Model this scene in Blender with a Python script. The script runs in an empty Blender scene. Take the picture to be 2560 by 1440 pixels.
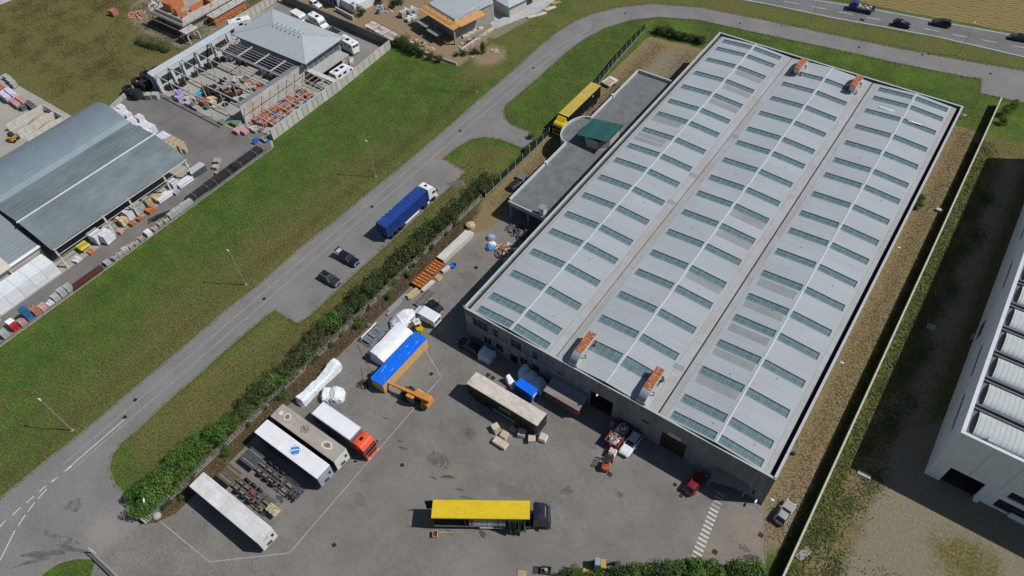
import bpy, bmesh, math, random
import numpy as np
from mathutils import Vector, Matrix
from mathutils.geometry import tessellate_polygon
R = math.radians
PI = math.pi
random.seed(7)
S = bpy.context.scene
C = S.collection
# ------------------------------------------------------------------ camera
CAM_H = 98.0
FPX = 1784.817          # focal length for a 2560 px wide picture
PITCH, ROLL, YAW = 0.878029, -0.061135, -0.663114
_cp, _sp = math.cos(PITCH), math.sin(PITCH)
FW = Vector((math.sin(YAW) * _cp, math.cos(YAW) * _cp, -_sp))
_rt = Vector((math.cos(YAW), -math.sin(YAW), 0))
_up = _rt.cross(FW)
RT = _rt * math.cos(ROLL) + _up * math.sin(ROLL)
UP = -_rt * math.sin(ROLL) + _up * math.cos(ROLL)
cam = bpy.data.cameras.new('camera')
cam.sensor_width = 36.0
cam.lens = FPX / 2560.0 * 36.0
cam.clip_start = 0.5
cam.clip_end = 6000
camo = bpy.data.objects.new('camera', cam)
C.objects.link(camo)
camo.matrix_world = Matrix(((RT.x, UP.x, -FW.x, 0), (RT.y, UP.y, -FW.y, 0), (RT.z, UP.z, -FW.z, CAM_H), (0, 0, 0, 1)))
S.camera = camo
# ------------------------------------------------------------------ light
SUN_AZ, SUN_EL = R(29.5), R(50.0)     # azimuth from +x towards +y
SD = Vector((math.cos(SUN_AZ) * math.cos(SUN_EL), math.sin(SUN_AZ) * math.cos(SUN_EL), math.sin(SUN_EL)))
W_ = bpy.data.worlds.new('World')
S.world = W_
W_.use_nodes = True
_nt = W_.node_tree
_sky = _nt.nodes.new('ShaderNodeTexSky')
_sky.sky_type = 'NISHITA'
_sky.sun_disc = False
_sky.sun_elevation = SUN_EL
_sky.sun_rotation = R(90) - SUN_AZ
_sky.air_density = 1.0
_sky.dust_density = 0.5
_nt.links.new(_sky.outputs['Color'], _nt.nodes['Background'].inputs['Color'])
_nt.nodes['Background'].inputs['Strength'].default_value = 0.062
sl = bpy.data.lights.new('sun', 'SUN')
sl.energy = 4.1
sl.angle = R(0.55)
sl.color = (1.0, 0.965, 0.92)
so = bpy.data.objects.new('sun', sl)
C.objects.link(so)
so.rotation_euler = SD.to_track_quat('Z', 'Y').to_euler()
so.location = SD * 150
S.view_settings.view_transform = 'Standard'
S.view_settings.look = 'None'
S.view_settings.exposure = 0.0
S.view_settings.gamma = 1.0
S.render.engine = 'CYCLES'

# ------------------------------------------------------------------ helpers
def G(px, py, z=0.0):
    """point of the place at height z seen at a spot of the 2560x1440 photograph"""
    d = FW * FPX + RT * (px - 1280) - UP * (py - 720)
    t = (z - CAM_H) / d.z
    return Vector((d.x * t, d.y * t, z))

def link(o):
    C.objects.link(o)
    return o

def tag(o, label=None, cat=None, group=None, kind=None):
    if label: o['label'] = label
    if cat: o['category'] = cat
    if group: o['group'] = group
    if kind: o['kind'] = kind
    return o

def thing(name, label, cat, loc=(0, 0, 0), deg=0.0, group=None):
    o = bpy.data.objects.new(name, None)
    o.empty_display_size = 0.3
    link(o)
    o.location = (loc[0], loc[1], loc[2] if len(loc) > 2 else 0)
    o.rotation_euler = (0, 0, R(deg))
    return tag(o, label, cat, group)

def kids(o, allobs):
    return [c for c in allobs if c.parent == o]

def copy_tree(root, loc=None, deg=None, label=None, group=None, scale=None):
    r = root.copy(); link(r)
    if loc is not None: r.location = (loc[0], loc[1], loc[2] if len(loc) > 2 else 0)
    if deg is not None: r.rotation_euler = (0, 0, R(deg))
    if label: r['label'] = label
    if group: r['group'] = group
    if scale: r.scale = scale if hasattr(scale, '__len__') else (scale,) * 3
    for ch in list(root.children):
        c = ch.copy(); link(c); c.parent = r
        for g in list(ch.children):
            d = g.copy(); link(d); d.parent = c
    return r

class MB:
    """collects faces, builds ONE mesh object"""
    def __init__(s):
        s.v = []; s.f = []; s.m = []; s.mi = 0
    def quad(s, a, b, c, d):
        n = len(s.v); s.v += [tuple(a), tuple(b), tuple(c), tuple(d)]
        s.f.append((n, n + 1, n + 2, n + 3)); s.m.append(s.mi); return s
    def face(s, pts):
        n = len(s.v); s.v += [tuple(p) for p in pts]
        s.f.append(tuple(range(n, n + len(pts)))); s.m.append(s.mi); return s
    def hexa(s, p):
        n = len(s.v); s.v += [tuple(q) for q in p]
        for f in ((3, 2, 1, 0), (4, 5, 6, 7), (0, 1, 5, 4), (1, 2, 6, 5), (2, 3, 7, 6), (3, 0, 4, 7)):
            s.f.append(tuple(n + i for i in f)); s.m.append(s.mi)
        return s
    def box(s, x0, x1, y0, y1, z0, z1):
        return s.hexa(((x0, y0, z0), (x1, y0, z0), (x1, y1, z0), (x0, y1, z0), (x0, y0, z1), (x1, y0, z1), (x1, y1, z1), (x0, y1, z1)))
    def cbox(s, c, size, deg=0.0, tilt=None):
        hx, hy, hz = size[0] / 2, size[1] / 2, size[2] / 2
        M_ = Matrix.Rotation(R(deg), 3, 'Z')
        if tilt: M_ = M_ @ Matrix.Rotation(R(tilt), 3, 'Y')
        c = Vector(c)
        return s.hexa([c + M_ @ Vector(q) for q in ((-hx, -hy, -hz), (hx, -hy, -hz), (hx, hy, -hz), (-hx, hy, -hz), (-hx, -hy, hz), (hx, -hy, hz), (hx, hy, hz), (-hx, hy, hz))])
    def taper(s, x0, x1, y0, y1, z0, z1, ix, iy):
        """box whose top is inset by ix, iy"""
        return s.hexa(((x0, y0, z0), (x1, y0, z0), (x1, y1, z0), (x0, y1, z0), (x0 + ix, y0 + iy, z1), (x1 - ix, y0 + iy, z1), (x1 - ix, y1 - iy, z1), (x0 + ix, y1 - iy, z1)))
    def bar(s, a, b, w, h=None):
        a, b = Vector(a), Vector(b); h = h or w
        d = (b - a).normalized()
        up = Vector((0, 0, 1)) if abs(d.z) < 0.95 else Vector((1, 0, 0))
        r = d.cross(up).normalized() * (w / 2); u = r.cross(d).normalized() * (h / 2)
        return s.hexa([a - r - u, b - r - u, b + r - u, a + r - u, a - r + u, b - r + u, b + r + u, a + r + u])
    def tube(s, pts, rad, n=6, cap=True):
        pts = [Vector(p) for p in pts]; rings = []
        rads = rad if hasattr(rad, '__len__') else [rad] * len(pts)
        for i, p in enumerate(pts):
            d = (pts[min(i + 1, len(pts) - 1)] - pts[max(i - 1, 0)]).normalized()
            up = Vector((0, 0, 1)) if abs(d.z) < 0.95 else Vector((1, 0, 0))
            r = d.cross(up).normalized(); u = r.cross(d).normalized()
            k = len(s.v)
            s.v += [tuple(p + (r * math.cos(2 * PI * j / n) + u * math.sin(2 * PI * j / n)) * rads[i]) for j in range(n)]
            rings.append(k)
        for a, b in zip(rings, rings[1:]):
            for j in range(n):
                s.f.append((a + j, b + j, b + (j + 1) % n, a + (j + 1) % n)); s.m.append(s.mi)
        if cap:
            s.f.append(tuple(rings[0] + j for j in range(n))); s.m.append(s.mi)
            s.f.append(tuple(rings[-1] + j for j in reversed(range(n)))); s.m.append(s.mi)
        return s
    def prism(s, poly, z0, z1, axis='z'):
        """poly: 2-D points; axis z: (x,y) lifted z0..z1, axis y: (x,z) pushed along y"""
        def P(p, t): return (p[0], p[1], t) if axis == 'z' else ((p[0], t, p[1]) if axis == 'y' else (t, p[0], p[1]))
        n = len(poly); k = len(s.v)
        s.v += [P(p, z0) for p in poly] + [P(p, z1) for p in poly]
        for i in range(n):
            j = (i + 1) % n
            s.f.append((k + i, k + j, k + n + j, k + n + i)); s.m.append(s.mi)
        tri = tessellate_polygon([[Vector((p[0], p[1], 0)) for p in poly]])
        for t in tri:
            s.f.append(tuple(k + n + i for i in t)); s.m.append(s.mi)
            s.f.append(tuple(k + i for i in reversed(t))); s.m.append(s.mi)
        return s
    def sheet(s, poly, z):
        k = len(s.v); s.v += [(p[0], p[1], z) for p in poly]
        for t in tessellate_polygon([[Vector((p[0], p[1], 0)) for p in poly]]):
            s.f.append(tuple(k + i for i in t)); s.m.append(s.mi)
        return s
    def loft(s, rings, close=True, cap=True):
        k0 = len(s.v); n = len(rings[0])
        for r in rings: s.v += [tuple(p) for p in r]
        for i in range(len(rings) - 1):
            for j in range(n if close else n - 1):
                a = k0 + i * n; b = a + n; jj = (j + 1) % n
                s.f.append((a + j, a + jj, b + jj, b + j)); s.m.append(s.mi)
        if cap:
            s.f.append(tuple(k0 + j for j in reversed(range(n)))); s.m.append(s.mi)
            e = k0 + (len(rings) - 1) * n
            s.f.append(tuple(e + j for j in range(n))); s.m.append(s.mi)
        return s
    def mesh(s, name, mats, smooth=False, fix=True):
        me = bpy.data.meshes.new(name)
        me.from_pydata(s.v, [], s.f)
        for m in (mats if isinstance(mats, (list, tuple)) else [mats]): me.materials.append(m)
        if any(s.m): me.polygons.foreach_set('material_index', s.m)
        if fix and len(s.f) < 60000:
            bm = bmesh.new(); bm.from_mesh(me); bmesh.ops.recalc_face_normals(bm, faces=bm.faces); bm.to_mesh(me); bm.free()
        if smooth: me.polygons.foreach_set('use_smooth', [True] * len(me.polygons))
        me.update()
        return me
    def build(s, name, mats, parent=None, smooth=False, loc=None, fix=True, bevel=0.0):
        o = bpy.data.objects.new(name, s.mesh(name, mats, smooth, fix))
        link(o); o.parent = parent
        if loc is not None: o.location = loc
        if bevel:
            b = o.modifiers.new('bevel', 'BEVEL'); b.width = bevel; b.segments = 2; b.limit_method = 'ANGLE'
        return o

def inst(name, me, parent=None, loc=(0, 0, 0), rot=(0, 0, 0), scale=None):
    o = bpy.data.objects.new(name, me); link(o); o.parent = parent
    o.location = loc; o.rotation_euler = rot
    if scale: o.scale = scale
    return o

def struct(o):
    o['kind'] = 'structure'; return o

# ------------------------------------------------------------------ materials
def srgb(r, g, b):
    return tuple(((c / 255 / 12.92) if c <= 10 else ((c / 255 + 0.055) / 1.055) ** 2.4) for c in (r, g, b)) + (1,)

MATS = {}
def M(name, col, rough=0.7, metal=0.0, var=0.12, scale=0.6, bump=0.0, bscale=25.0, col2=None, rnd=0.0, spec=0.3, stretch=None, world=False, alpha=None):
    """procedural material: base colour broken up by two noises, optional relief"""
    if name in MATS: return MATS[name]
    m = bpy.data.materials.new(name); m.use_nodes = True
    nt = m.node_tree; b = nt.nodes['Principled BSDF']; L = nt.links.new
    b.inputs['Roughness'].default_value = rough
    b.inputs['Metallic'].default_value = metal
    b.inputs['Specular IOR Level'].default_value = spec
    tc = nt.nodes.new('ShaderNodeTexCoord'); geo = nt.nodes.new('ShaderNodeNewGeometry')
    src = geo.outputs['Position'] if world else tc.outputs['Object']
    if stretch:
        mp = nt.nodes.new('ShaderNodeMapping'); mp.inputs['Scale'].default_value = stretch
        L(src, mp.inputs['Vector']); src = mp.outputs['Vector']
    n1 = nt.nodes.new('ShaderNodeTexNoise'); n1.inputs['Scale'].default_value = scale; n1.inputs['Detail'].default_value = 6
    n1.inputs['Roughness'].default_value = 0.65
    L(src, n1.inputs['Vector'])
    c2 = col2 or tuple(min(1, c * (1 + var)) for c in col[:3])
    c1 = col[:3] if col2 else tuple(c * (1 - var) for c in col[:3])
    rp = nt.nodes.new('ShaderNodeValToRGB')
    rp.color_ramp.elements[0].position = 0.35; rp.color_ramp.elements[1].position = 0.65
    rp.color_ramp.elements[0].color = tuple(c1[:3]) + (1,); rp.color_ramp.elements[1].color = tuple(c2[:3]) + (1,)
    L(n1.outputs['Fac'], rp.inputs['Fac'])
    out = rp.outputs['Color']
    if rnd:
        oi = nt.nodes.new('ShaderNodeObjectInfo'); hs = nt.nodes.new('ShaderNodeHueSaturation')
        mr = nt.nodes.new('ShaderNodeMapRange'); mr.inputs['To Min'].default_value = 1 - rnd; mr.inputs['To Max'].default_value = 1 + rnd
        L(oi.outputs['Random'], mr.inputs['Value']); L(mr.outputs['Result'], hs.inputs['Value']); L(out, hs.inputs['Color']); out = hs.outputs['Color']
    L(out, b.inputs['Base Color'])
    if bump:
        n2 = nt.nodes.new('ShaderNodeTexNoise'); n2.inputs['Scale'].default_value = bscale; n2.inputs['Detail'].default_value = 4
        L(src, n2.inputs['Vector'])
        bp = nt.nodes.new('ShaderNodeBump'); bp.inputs['Strength'].default_value = bump; bp.inputs['Distance'].default_value = 0.05
        L(n2.outputs['Fac'], bp.inputs['Height']); L(bp.outputs['Normal'], b.inputs['Normal'])
    if alpha is not None: b.inputs['Alpha'].default_value = alpha
    MATS[name] = m
    return m

def stripes(mat, scale, amount, axis='x', tint=0.0):
    """adds corrugation: relief and faint colour lines running across an axis"""
    nt = mat.node_tree; b = nt.nodes['Principled BSDF']; L = nt.links.new
    tc = nt.nodes.new('ShaderNodeTexCoord'); w = nt.nodes.new('ShaderNodeTexWave')
    w.wave_type = 'BANDS'; w.bands_direction = axis.upper(); w.inputs['Scale'].default_value = scale; w.inputs['Distortion'].default_value = 0
    L(tc.outputs['Object'], w.inputs['Vector'])
    bp = nt.nodes.new('ShaderNodeBump'); bp.inputs['Strength'].default_value = amount; bp.inputs['Distance'].default_value = 0.06
    L(w.outputs['Fac'], bp.inputs['Height'])
    if b.inputs['Normal'].links: L(b.inputs['Normal'].links[0].from_socket, bp.inputs['Normal'])
    L(bp.outputs['Normal'], b.inputs['Normal'])
    if tint:
        mr = nt.nodes.new('ShaderNodeMapRange'); mr.inputs['To Min'].default_value = 1 - tint; mr.inputs['To Max'].default_value = 1 + tint * 0.4; L(w.outputs['Fac'], mr.inputs['Value'])
        hs = nt.nodes.new('ShaderNodeHueSaturation'); L(mr.outputs['Result'], hs.inputs['Value']); L(b.inputs['Base Color'].links[0].from_socket, hs.inputs['Color']); L(hs.outputs['Color'], b.inputs['Base Color'])
    return mat

def grime(mat, col, scale, stretch, lo, hi, amt, world=False):
    """dirt, run-off streaks or fading laid over a material's colour"""
    nt = mat.node_tree; b = nt.nodes['Principled BSDF']; L = nt.links.new; N = nt.nodes.new
    tc = N('ShaderNodeTexCoord'); geo = N('ShaderNodeNewGeometry'); mp = N('ShaderNodeMapping'); mp.inputs['Scale'].default_value = stretch
    L(geo.outputs['Position'] if world else tc.outputs['Object'], mp.inputs['Vector']); n = N('ShaderNodeTexNoise'); n.inputs['Scale'].default_value = scale; n.inputs['Detail'].default_value = 7; n.inputs['Roughness'].default_value = 0.7
    L(mp.outputs['Vector'], n.inputs['Vector']); mr = N('ShaderNodeMapRange'); mr.inputs['From Min'].default_value = lo; mr.inputs['From Max'].default_value = hi; mr.inputs['To Max'].default_value = amt
    L(n.outputs['Fac'], mr.inputs['Value']); x = N('ShaderNodeMix'); x.data_type = 'RGBA'; L(mr.outputs['Result'], x.inputs[0]); L(b.inputs['Base Color'].links[0].from_socket, x.inputs[6]); x.inputs[7].default_value = tuple(col) + (1,)
    L(x.outputs[2], b.inputs['Base Color']); return mat

white = M('white_paint', (0.78, 0.79, 0.80), 0.45, var=0.05)
offwhite = M('offwhite_paint', (0.62, 0.61, 0.57), 0.6, var=0.1)
black = M('black_rubber', (0.018, 0.018, 0.020), 0.75, var=0.3, scale=3)
darkm = M('dark_steel', (0.045, 0.046, 0.05), 0.55, 0.3, var=0.3, scale=2)
steel = M('galvanised_steel', (0.42, 0.44, 0.46), 0.45, 0.5, var=0.12, scale=2)
rust = M('rusty_steel', (0.20, 0.075, 0.032), 0.85, 0.1, col2=(0.36, 0.13, 0.05), scale=2.5, bump=0.3)
glass_dark = M('dark_glass', (0.012, 0.016, 0.020), 0.08, 0.0, var=0.1, spec=0.6)
conc = M('concrete', (0.36, 0.35, 0.32), 0.85, var=0.14, scale=0.7, bump=0.25, bscale=9)
conc_l = M('pale_concrete', (0.50, 0.49, 0.45), 0.85, var=0.12, scale=0.8, bump=0.2, bscale=9)
wood = M('pallet_wood', (0.42, 0.30, 0.17), 0.8, col2=(0.52, 0.40, 0.25), scale=3, rnd=0.15)
wood_d = M('weathered_wood', (0.10, 0.075, 0.055), 0.85, col2=(0.19, 0.15, 0.12), scale=3)
rimm = M('wheel_rim', (0.45, 0.45, 0.46), 0.35, 0.7, var=0.05)
# ================================================================== ground
def sd_poly(X, Y, poly):
    """signed distance, positive inside"""
    P = np.array(poly, float); d = np.full(X.shape, 1e9); ins = np.zeros(X.shape, bool)
    for i in range(len(P)):
        a, b = P[i], P[(i + 1) % len(P)]; e = b - a
        t = np.clip(((X - a[0]) * e[0] + (Y - a[1]) * e[1]) / (e @ e), 0, 1)
        d = np.minimum(d, np.hypot(X - a[0] - t * e[0], Y - a[1] - t * e[1]))
        c = ((a[1] > Y) != (b[1] > Y)) & (X < (b[0] - a[0]) * (Y - a[1]) / (b[1] - a[1] + 1e-12) + a[0])
        ins ^= c
    return np.where(ins, d, -d)

def px(*pts): return [tuple(G(a, b)[:2]) for a, b in pts]

gx = np.concatenate([[-4000, -1500, -700, -420, -320], np.arange(-270, 61, 1.0), [90, 150, 300, 800, 1800, 4000]])
gy = np.concatenate([[-3000, -1000, -300, -120, -60], np.arange(-25, 241, 1.0), [280, 350, 500, 900, 2000, 5000]])
GX, GY = np.meshgrid(gx, gy)
def soft(poly, w=2.0): return np.clip(sd_poly(GX, GY, poly) / w + 0.5, 0, 1)
def blob(x, y, rx, ry, s=1.0): return s * np.clip(1.3 - np.hypot((GX - x) / rx, (GY - y) / ry), 0, 1)
mk = {k: np.zeros(GX.shape) for k in ('dry', 'straw', 'gravel', 'wheat', 'sand', 'soil')}
# dry field north-west of the builders' yard
mk['dry'] = np.maximum(mk['dry'], 0.78 * soft([(-157, 49), (-163, 67), (-157, 68), (-157, 92), (-163, 96), (-163, 114), (-186, 118), (-320, 175), (-420, 160), (-420, 49)], 3))
mk['dry'] = np.maximum(mk['dry'], blob(-172, 78, 14, 12, 0.6)); mk['dry'] = np.maximum(mk['dry'], blob(-165, 88, 9, 12, 0.9))
# lawn left of the access road: green along the yard fence, browned towards the road
g = np.clip((GX + 112) / 17, 0, 1) * (GX < -86) * (GX > -119)
g *= np.clip(1.15 - np.abs(GY - 38) / 75, 0.25, 1)
mk['dry'] = np.maximum(mk['dry'], 0.68 * g)
# verge between road and hedge, around the parking bay
mk['dry'] = np.maximum(mk['dry'], 0.62 * soft([(-83, 6), (-72, 2), (-70, 80), (-72, 96), (-80, 92), (-82, 40)], 2))
mk['dry'] = np.maximum(mk['dry'], 0.6 * soft(px((1280, 190), (1480, 40), (1640, 12), (1920, 55), (2600, 185), (2600, 145), (2200, 70), (1830, -5), (1430, -5), (1400, 60), (1240, 200)), 2))
mk['dry'] = np.maximum(mk['dry'], 0.55 * soft([(-100, 108), (-92, 108), (-88, 150), (-100, 145)], 3))
# straw strip along the warehouse and the office strip
mk['straw'] = np.maximum(mk['straw'], soft([(2, 47), (6.6, 47), (7.2, 152), (0, 152), (-2, 147.5), (2, 146.8)], 1.5))
mk['straw'] = np.maximum(mk['straw'], soft([(-67.6, 78), (-50, 78), (-50, 149), (-56, 150.5), (-68.5, 149)], 1.0))
mk['gravel'] = np.maximum(mk['gravel'], blob(-58.5, 139, 6, 9, 0.85))
mk['straw'] = np.maximum(mk['straw'], 0.9 * soft([(-66.6, 70), (-63.3, 70), (-60.5, 79), (-67.6, 79)], 1.0))
# lot on the right
mk['straw'] = np.maximum(mk['straw'], 0.36 * soft([(9.6, 36), (9.8, 80), (14, 80), (15, 36)], 2.0))
lot = [(8.4, 20), (8.4, 152), (30, 160), (90, 160), (90, 10)]
mk['dry'] = np.maximum(mk['dry'], 0.75 * soft(lot, 1.0))
mk['soil'] = np.maximum(mk['soil'], 0.42 * soft([(11.5, 78), (10.8, 150), (20, 150), (20, 72), (14, 72)], 3))
mk['gravel'] = np.maximum(mk['gravel'], 0.72 * soft([(13.2, 68), (14.5, 40), (17.5, 44), (24, 50), (44, 58), (44, 80), (20, 80), (13.8, 74)], 3.0))
mk['gravel'] = np.maximum(mk['gravel'], 0.55 * soft([(12.8, 70), (12.6, 148), (17.5, 148), (18.0, 72)], 3.0))
mk['gravel'] = np.maximum(mk['gravel'], blob(5, 51, 2.5, 4.5, 1.0)); mk['sand'] = np.maximum(mk['sand'], blob(5.2, 56, 2, 10, 0.75))
mk['sand'] = np.maximum(mk['sand'], blob(4.4, 48, 2.5, 4, 0.7))
# planted strip of bare soil between hedge fence and yard
mk['soil'] = np.maximum(mk['soil'], 0.7 * soft([(-72.2, -1), (-66.0, 0), (-65.3, 70), (-67, 78), (-71.5, 79)], 0.8))
# far wheat stubble
mk['wheat'] = np.maximum(mk['wheat'], soft(px((2100, -12), (2187, 12), (2320, 38), (2560, 84), (2900, 150)) + [(400, 260), (400, 600), (-300, 600), (-120, 210)], 1.5))
# building sites
mk['sand'] = np.maximum(mk['sand'], soft([(-162, 113), (-121, 113), (-112, 112), (-101, 114), (-102, 126), (-110, 140), (-128, 150), (-165, 132)], 1.5))
mk['sand'] = np.maximum(mk['sand'], blob(-97.5, 121.5, 4.5, 5, 0.95))
mk['gravel'] = np.maximum(mk['gravel'], 0.9 * soft([(-196, 88), (-186, 82), (-166, 82), (-165, 100), (-172, 112), (-200, 112)], 3))
mk['soil'] = np.maximum(mk['soil'], blob(-172, 83, 8, 4, 0.8))
mk['gravel'] = np.maximum(mk['gravel'], 0.8 * soft([(-108, 128), (-100.5, 128), (-97, 147), (-101, 160), (-120, 160)], 1))
gp = G(2410, 1400); mk['gravel'] *= 1 - np.clip(blob(gp.x, gp.y, 5.5, 4.5, 0.75), 0, 1); gp = G(2200, 1250); mk['gravel'] *= 1 - 0.5 * blob(gp.x - 3, gp.y, 3, 12)
nv = GX.size
rows, cols = GX.shape
verts = np.stack([GX.ravel(), GY.ravel(), np.zeros(nv)], 1)
idx = np.arange(nv).reshape(rows, cols)
faces = np.stack([idx[:-1, :-1], idx[:-1, 1:], idx[1:, 1:], idx[1:, :-1]], -1).reshape(-1, 4)
gm = bpy.data.meshes.new('ground')
gm.from_pydata(verts.tolist(), [], faces.tolist())
for nm, ks in (('mask_a', ('dry', 'straw', 'gravel')), ('mask_b', ('wheat', 'sand', 'soil'))):
    at = gm.color_attributes.new(nm, 'FLOAT_COLOR', 'POINT')
    arr = np.ones((nv, 4), 'f')
    for i, k in enumerate(ks): arr[:, i] = mk[k].ravel() * {'straw': 1.5, 'wheat': 1.5, 'sand': 1.25, 'gravel': 1.25}.get(k, 1.0)
    at.data.foreach_set('color', arr.ravel())
gm.update()
go = link(bpy.data.objects.new('ground', gm)); struct(go)

def ground_material():
    m = bpy.data.materials.new('ground_cover'); m.use_nodes = True
    nt = m.node_tree; N = nt.nodes.new; L = nt.links.new; b = nt.nodes['Principled BSDF']
    b.inputs['Roughness'].default_value = 0.95; b.inputs['Specular IOR Level'].default_value = 0.1
    geo = N('ShaderNodeNewGeometry'); pos = geo.outputs['Position']
    def noise(scale, detail=5, rough=0.6, stretch=None):
        n = N('ShaderNodeTexNoise'); n.inputs['Scale'].default_value = scale; n.inputs['Detail'].default_value = detail; n.inputs['Roughness'].default_value = rough
        if stretch:
            mp = N('ShaderNodeMapping'); mp.inputs['Scale'].default_value = stretch[0]; mp.inputs['Rotation'].default_value = (0, 0, stretch[1]); L(pos, mp.inputs['Vector']); L(mp.outputs['Vector'], n.inputs['Vector'])
        else: L(pos, n.inputs['Vector'])
        return n.outputs['Fac']
    def ramp(fac, stops):
        r = N('ShaderNodeValToRGB'); e = r.color_ramp.elements
        while len(e) < len(stops): e.new(0.5)
        for q, (p, c) in zip(e, stops): q.position = p; q.color = tuple(c) + (1,)
        L(fac, r.inputs['Fac']); return r.outputs['Color']
    def mix(f, a, c):
        x = N('ShaderNodeMix'); x.data_type = 'RGBA'; L(f, x.inputs[0]); L(a, x.inputs[6]); L(c, x.inputs[7]); return x.outputs[2]
    def math_(op, a, c=None, v=0.0, clamp=False):
        x = N('ShaderNodeMath'); x.operation = op; x.use_clamp = clamp; L(a, x.inputs[0])
        if c is not None: L(c, x.inputs[1])
        else: x.inputs[1].default_value = v
        return x.outputs[0]
    big = noise(0.09, 4); mid = noise(0.55, 5); fine = noise(2.6, 6, 0.7); tiny = noise(9.0, 4, 0.7)
    grain = math_('ADD', math_('MULTIPLY', fine, v=0.6), math_('MULTIPLY', tiny, v=0.4))
    grass = ramp(grain, [(0.36, (0.012, 0.028, 0.004)), (0.47, (0.050, 0.100, 0.015)), (0.56, (0.088, 0.155, 0.026)), (0.68, (0.165, 0.232, 0.058))])
    grass2 = ramp(grain, [(0.36, (0.018, 0.027, 0.007)), (0.48, (0.074, 0.094, 0.024)), (0.66, (0.165, 0.178, 0.060))])
    grass = mix(math_('MULTIPLY', math_('SUBTRACT', mid, v=0.42, clamp=True), v=4.0, clamp=True), grass, grass2)
    dry = ramp(grain, [(0.36, (0.032, 0.028, 0.009)), (0.48, (0.116, 0.102, 0.036)), (0.57, (0.180, 0.154, 0.060)), (0.68, (0.30, 0.255, 0.115))])
    straw = ramp(grain, [(0.30, (0.115, 0.088, 0.042)), (0.48, (0.205, 0.160, 0.082)), (0.62, (0.275, 0.215, 0.115)), (0.78, (0.36, 0.29, 0.165))])
    gravel = ramp(grain, [(0.30, (0.125, 0.106, 0.070)), (0.5, (0.218, 0.188, 0.132)), (0.75, (0.32, 0.28, 0.205))])
    wv = N('ShaderNodeTexWave'); wv.bands_direction = 'Y'; wv.inputs['Scale'].default_value = 0.32; wv.inputs['Distortion'].default_value = 7.0; wv.inputs['Detail'].default_value = 3
    mp = N('ShaderNodeMapping'); mp.inputs['Rotation'].default_value = (0, 0, R(-9)); L(pos, mp.inputs['Vector']); L(mp.outputs['Vector'], wv.inputs['Vector'])
    wheat = ramp(math_('ADD', math_('MULTIPLY', grain, v=0.7), math_('MULTIPLY', wv.outputs['Fac'], v=0.28)), [(0.30, (0.10, 0.078, 0.026)), (0.5, (0.225, 0.175, 0.070)), (0.75, (0.34, 0.275, 0.125))])
    sand = ramp(grain, [(0.30, (0.165, 0.115, 0.068)), (0.5, (0.255, 0.190, 0.118)), (0.75, (0.34, 0.265, 0.175))])
    soil = ramp(grain, [(0.30, (0.036, 0.026, 0.016)), (0.5, (0.092, 0.068, 0.043)), (0.75, (0.165, 0.125, 0.082))])
    pa = N('ShaderNodeAttribute'); pa.attribute_name = 'mask_a'; pb = N('ShaderNodeAttribute'); pb.attribute_name = 'mask_b'
    sa = N('ShaderNodeSeparateColor'); sb = N('ShaderNodeSeparateColor'); L(pa.outputs['Color'], sa.inputs[0]); L(pb.outputs['Color'], sb.inputs[0])
    # ragged transitions: mask plus noise, squeezed
    rag = math_('ADD', math_('MULTIPLY', math_('SUBTRACT', mid, v=0.5), v=1.5), math_('MULTIPLY', math_('SUBTRACT', big, v=0.5), v=1.3))
    rag = math_('ADD', rag, math_('MULTIPLY', math_('SUBTRACT', fine, v=0.5), v=0.8))
    def cover(sock, k=2.2):
        gate = math_('MULTIPLY', sock, v=6.0, clamp=True)
        x = math_('ADD', math_('SUBTRACT', sock, v=0.5), math_('MULTIPLY', rag, v=0.5))
        x = math_('ADD', math_('MULTIPLY', x, v=k), v=0.5, clamp=True) if False else math_('ADD', math_('MULTIPLY', x, v=k), v=0.5, clamp=True)
        return math_('MULTIPLY', x, gate)
    col = grass
    shade = ramp(noise(0.22, 5, 0.65), [(0.30, (0.72, 0.74, 0.80)), (0.50, (1.0, 1.0, 1.0)), (0.68, (1.38, 1.30, 1.25))])
    mm_ = N('ShaderNodeMix'); mm_.data_type = 'RGBA'; mm_.blend_type = 'MULTIPLY'; mm_.inputs[0].default_value = 1.0; L(col, mm_.inputs[6]); L(shade, mm_.inputs[7]); col = mm_.outputs[2]
    # sparse brown patches everywhere in the lawn
    col = mix(math_('MULTIPLY', math_('SUBTRACT', math_('ADD', big, math_('MULTIPLY', mid, v=0.5)), v=0.80, clamp=True), v=3.0, clamp=True), col, dry)
    col = mix(cover(sa.outputs[0], 1.6), col, dry)
    col = mix(cover(sa.outputs[1]), col, straw)
    col = mix(cover(sb.outputs[2]), col, soil)
    col = mix(cover(sa.outputs[2]), col, gravel)
    col = mix(cover(sb.outputs[1]), col, sand)
    col = mix(cover(sb.outputs[0], 3.0), col, wheat)
    L(col, b.inputs['Base Color'])
    bp = N('ShaderNodeBump'); bp.inputs['Strength'].default_value = 1.0; bp.inputs['Distance'].default_value = 0.22
    L(grain, bp.inputs['Height']); L(bp.outputs['Normal'], b.inputs['Normal'])
    return m
gm.materials.append(ground_material())

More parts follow.
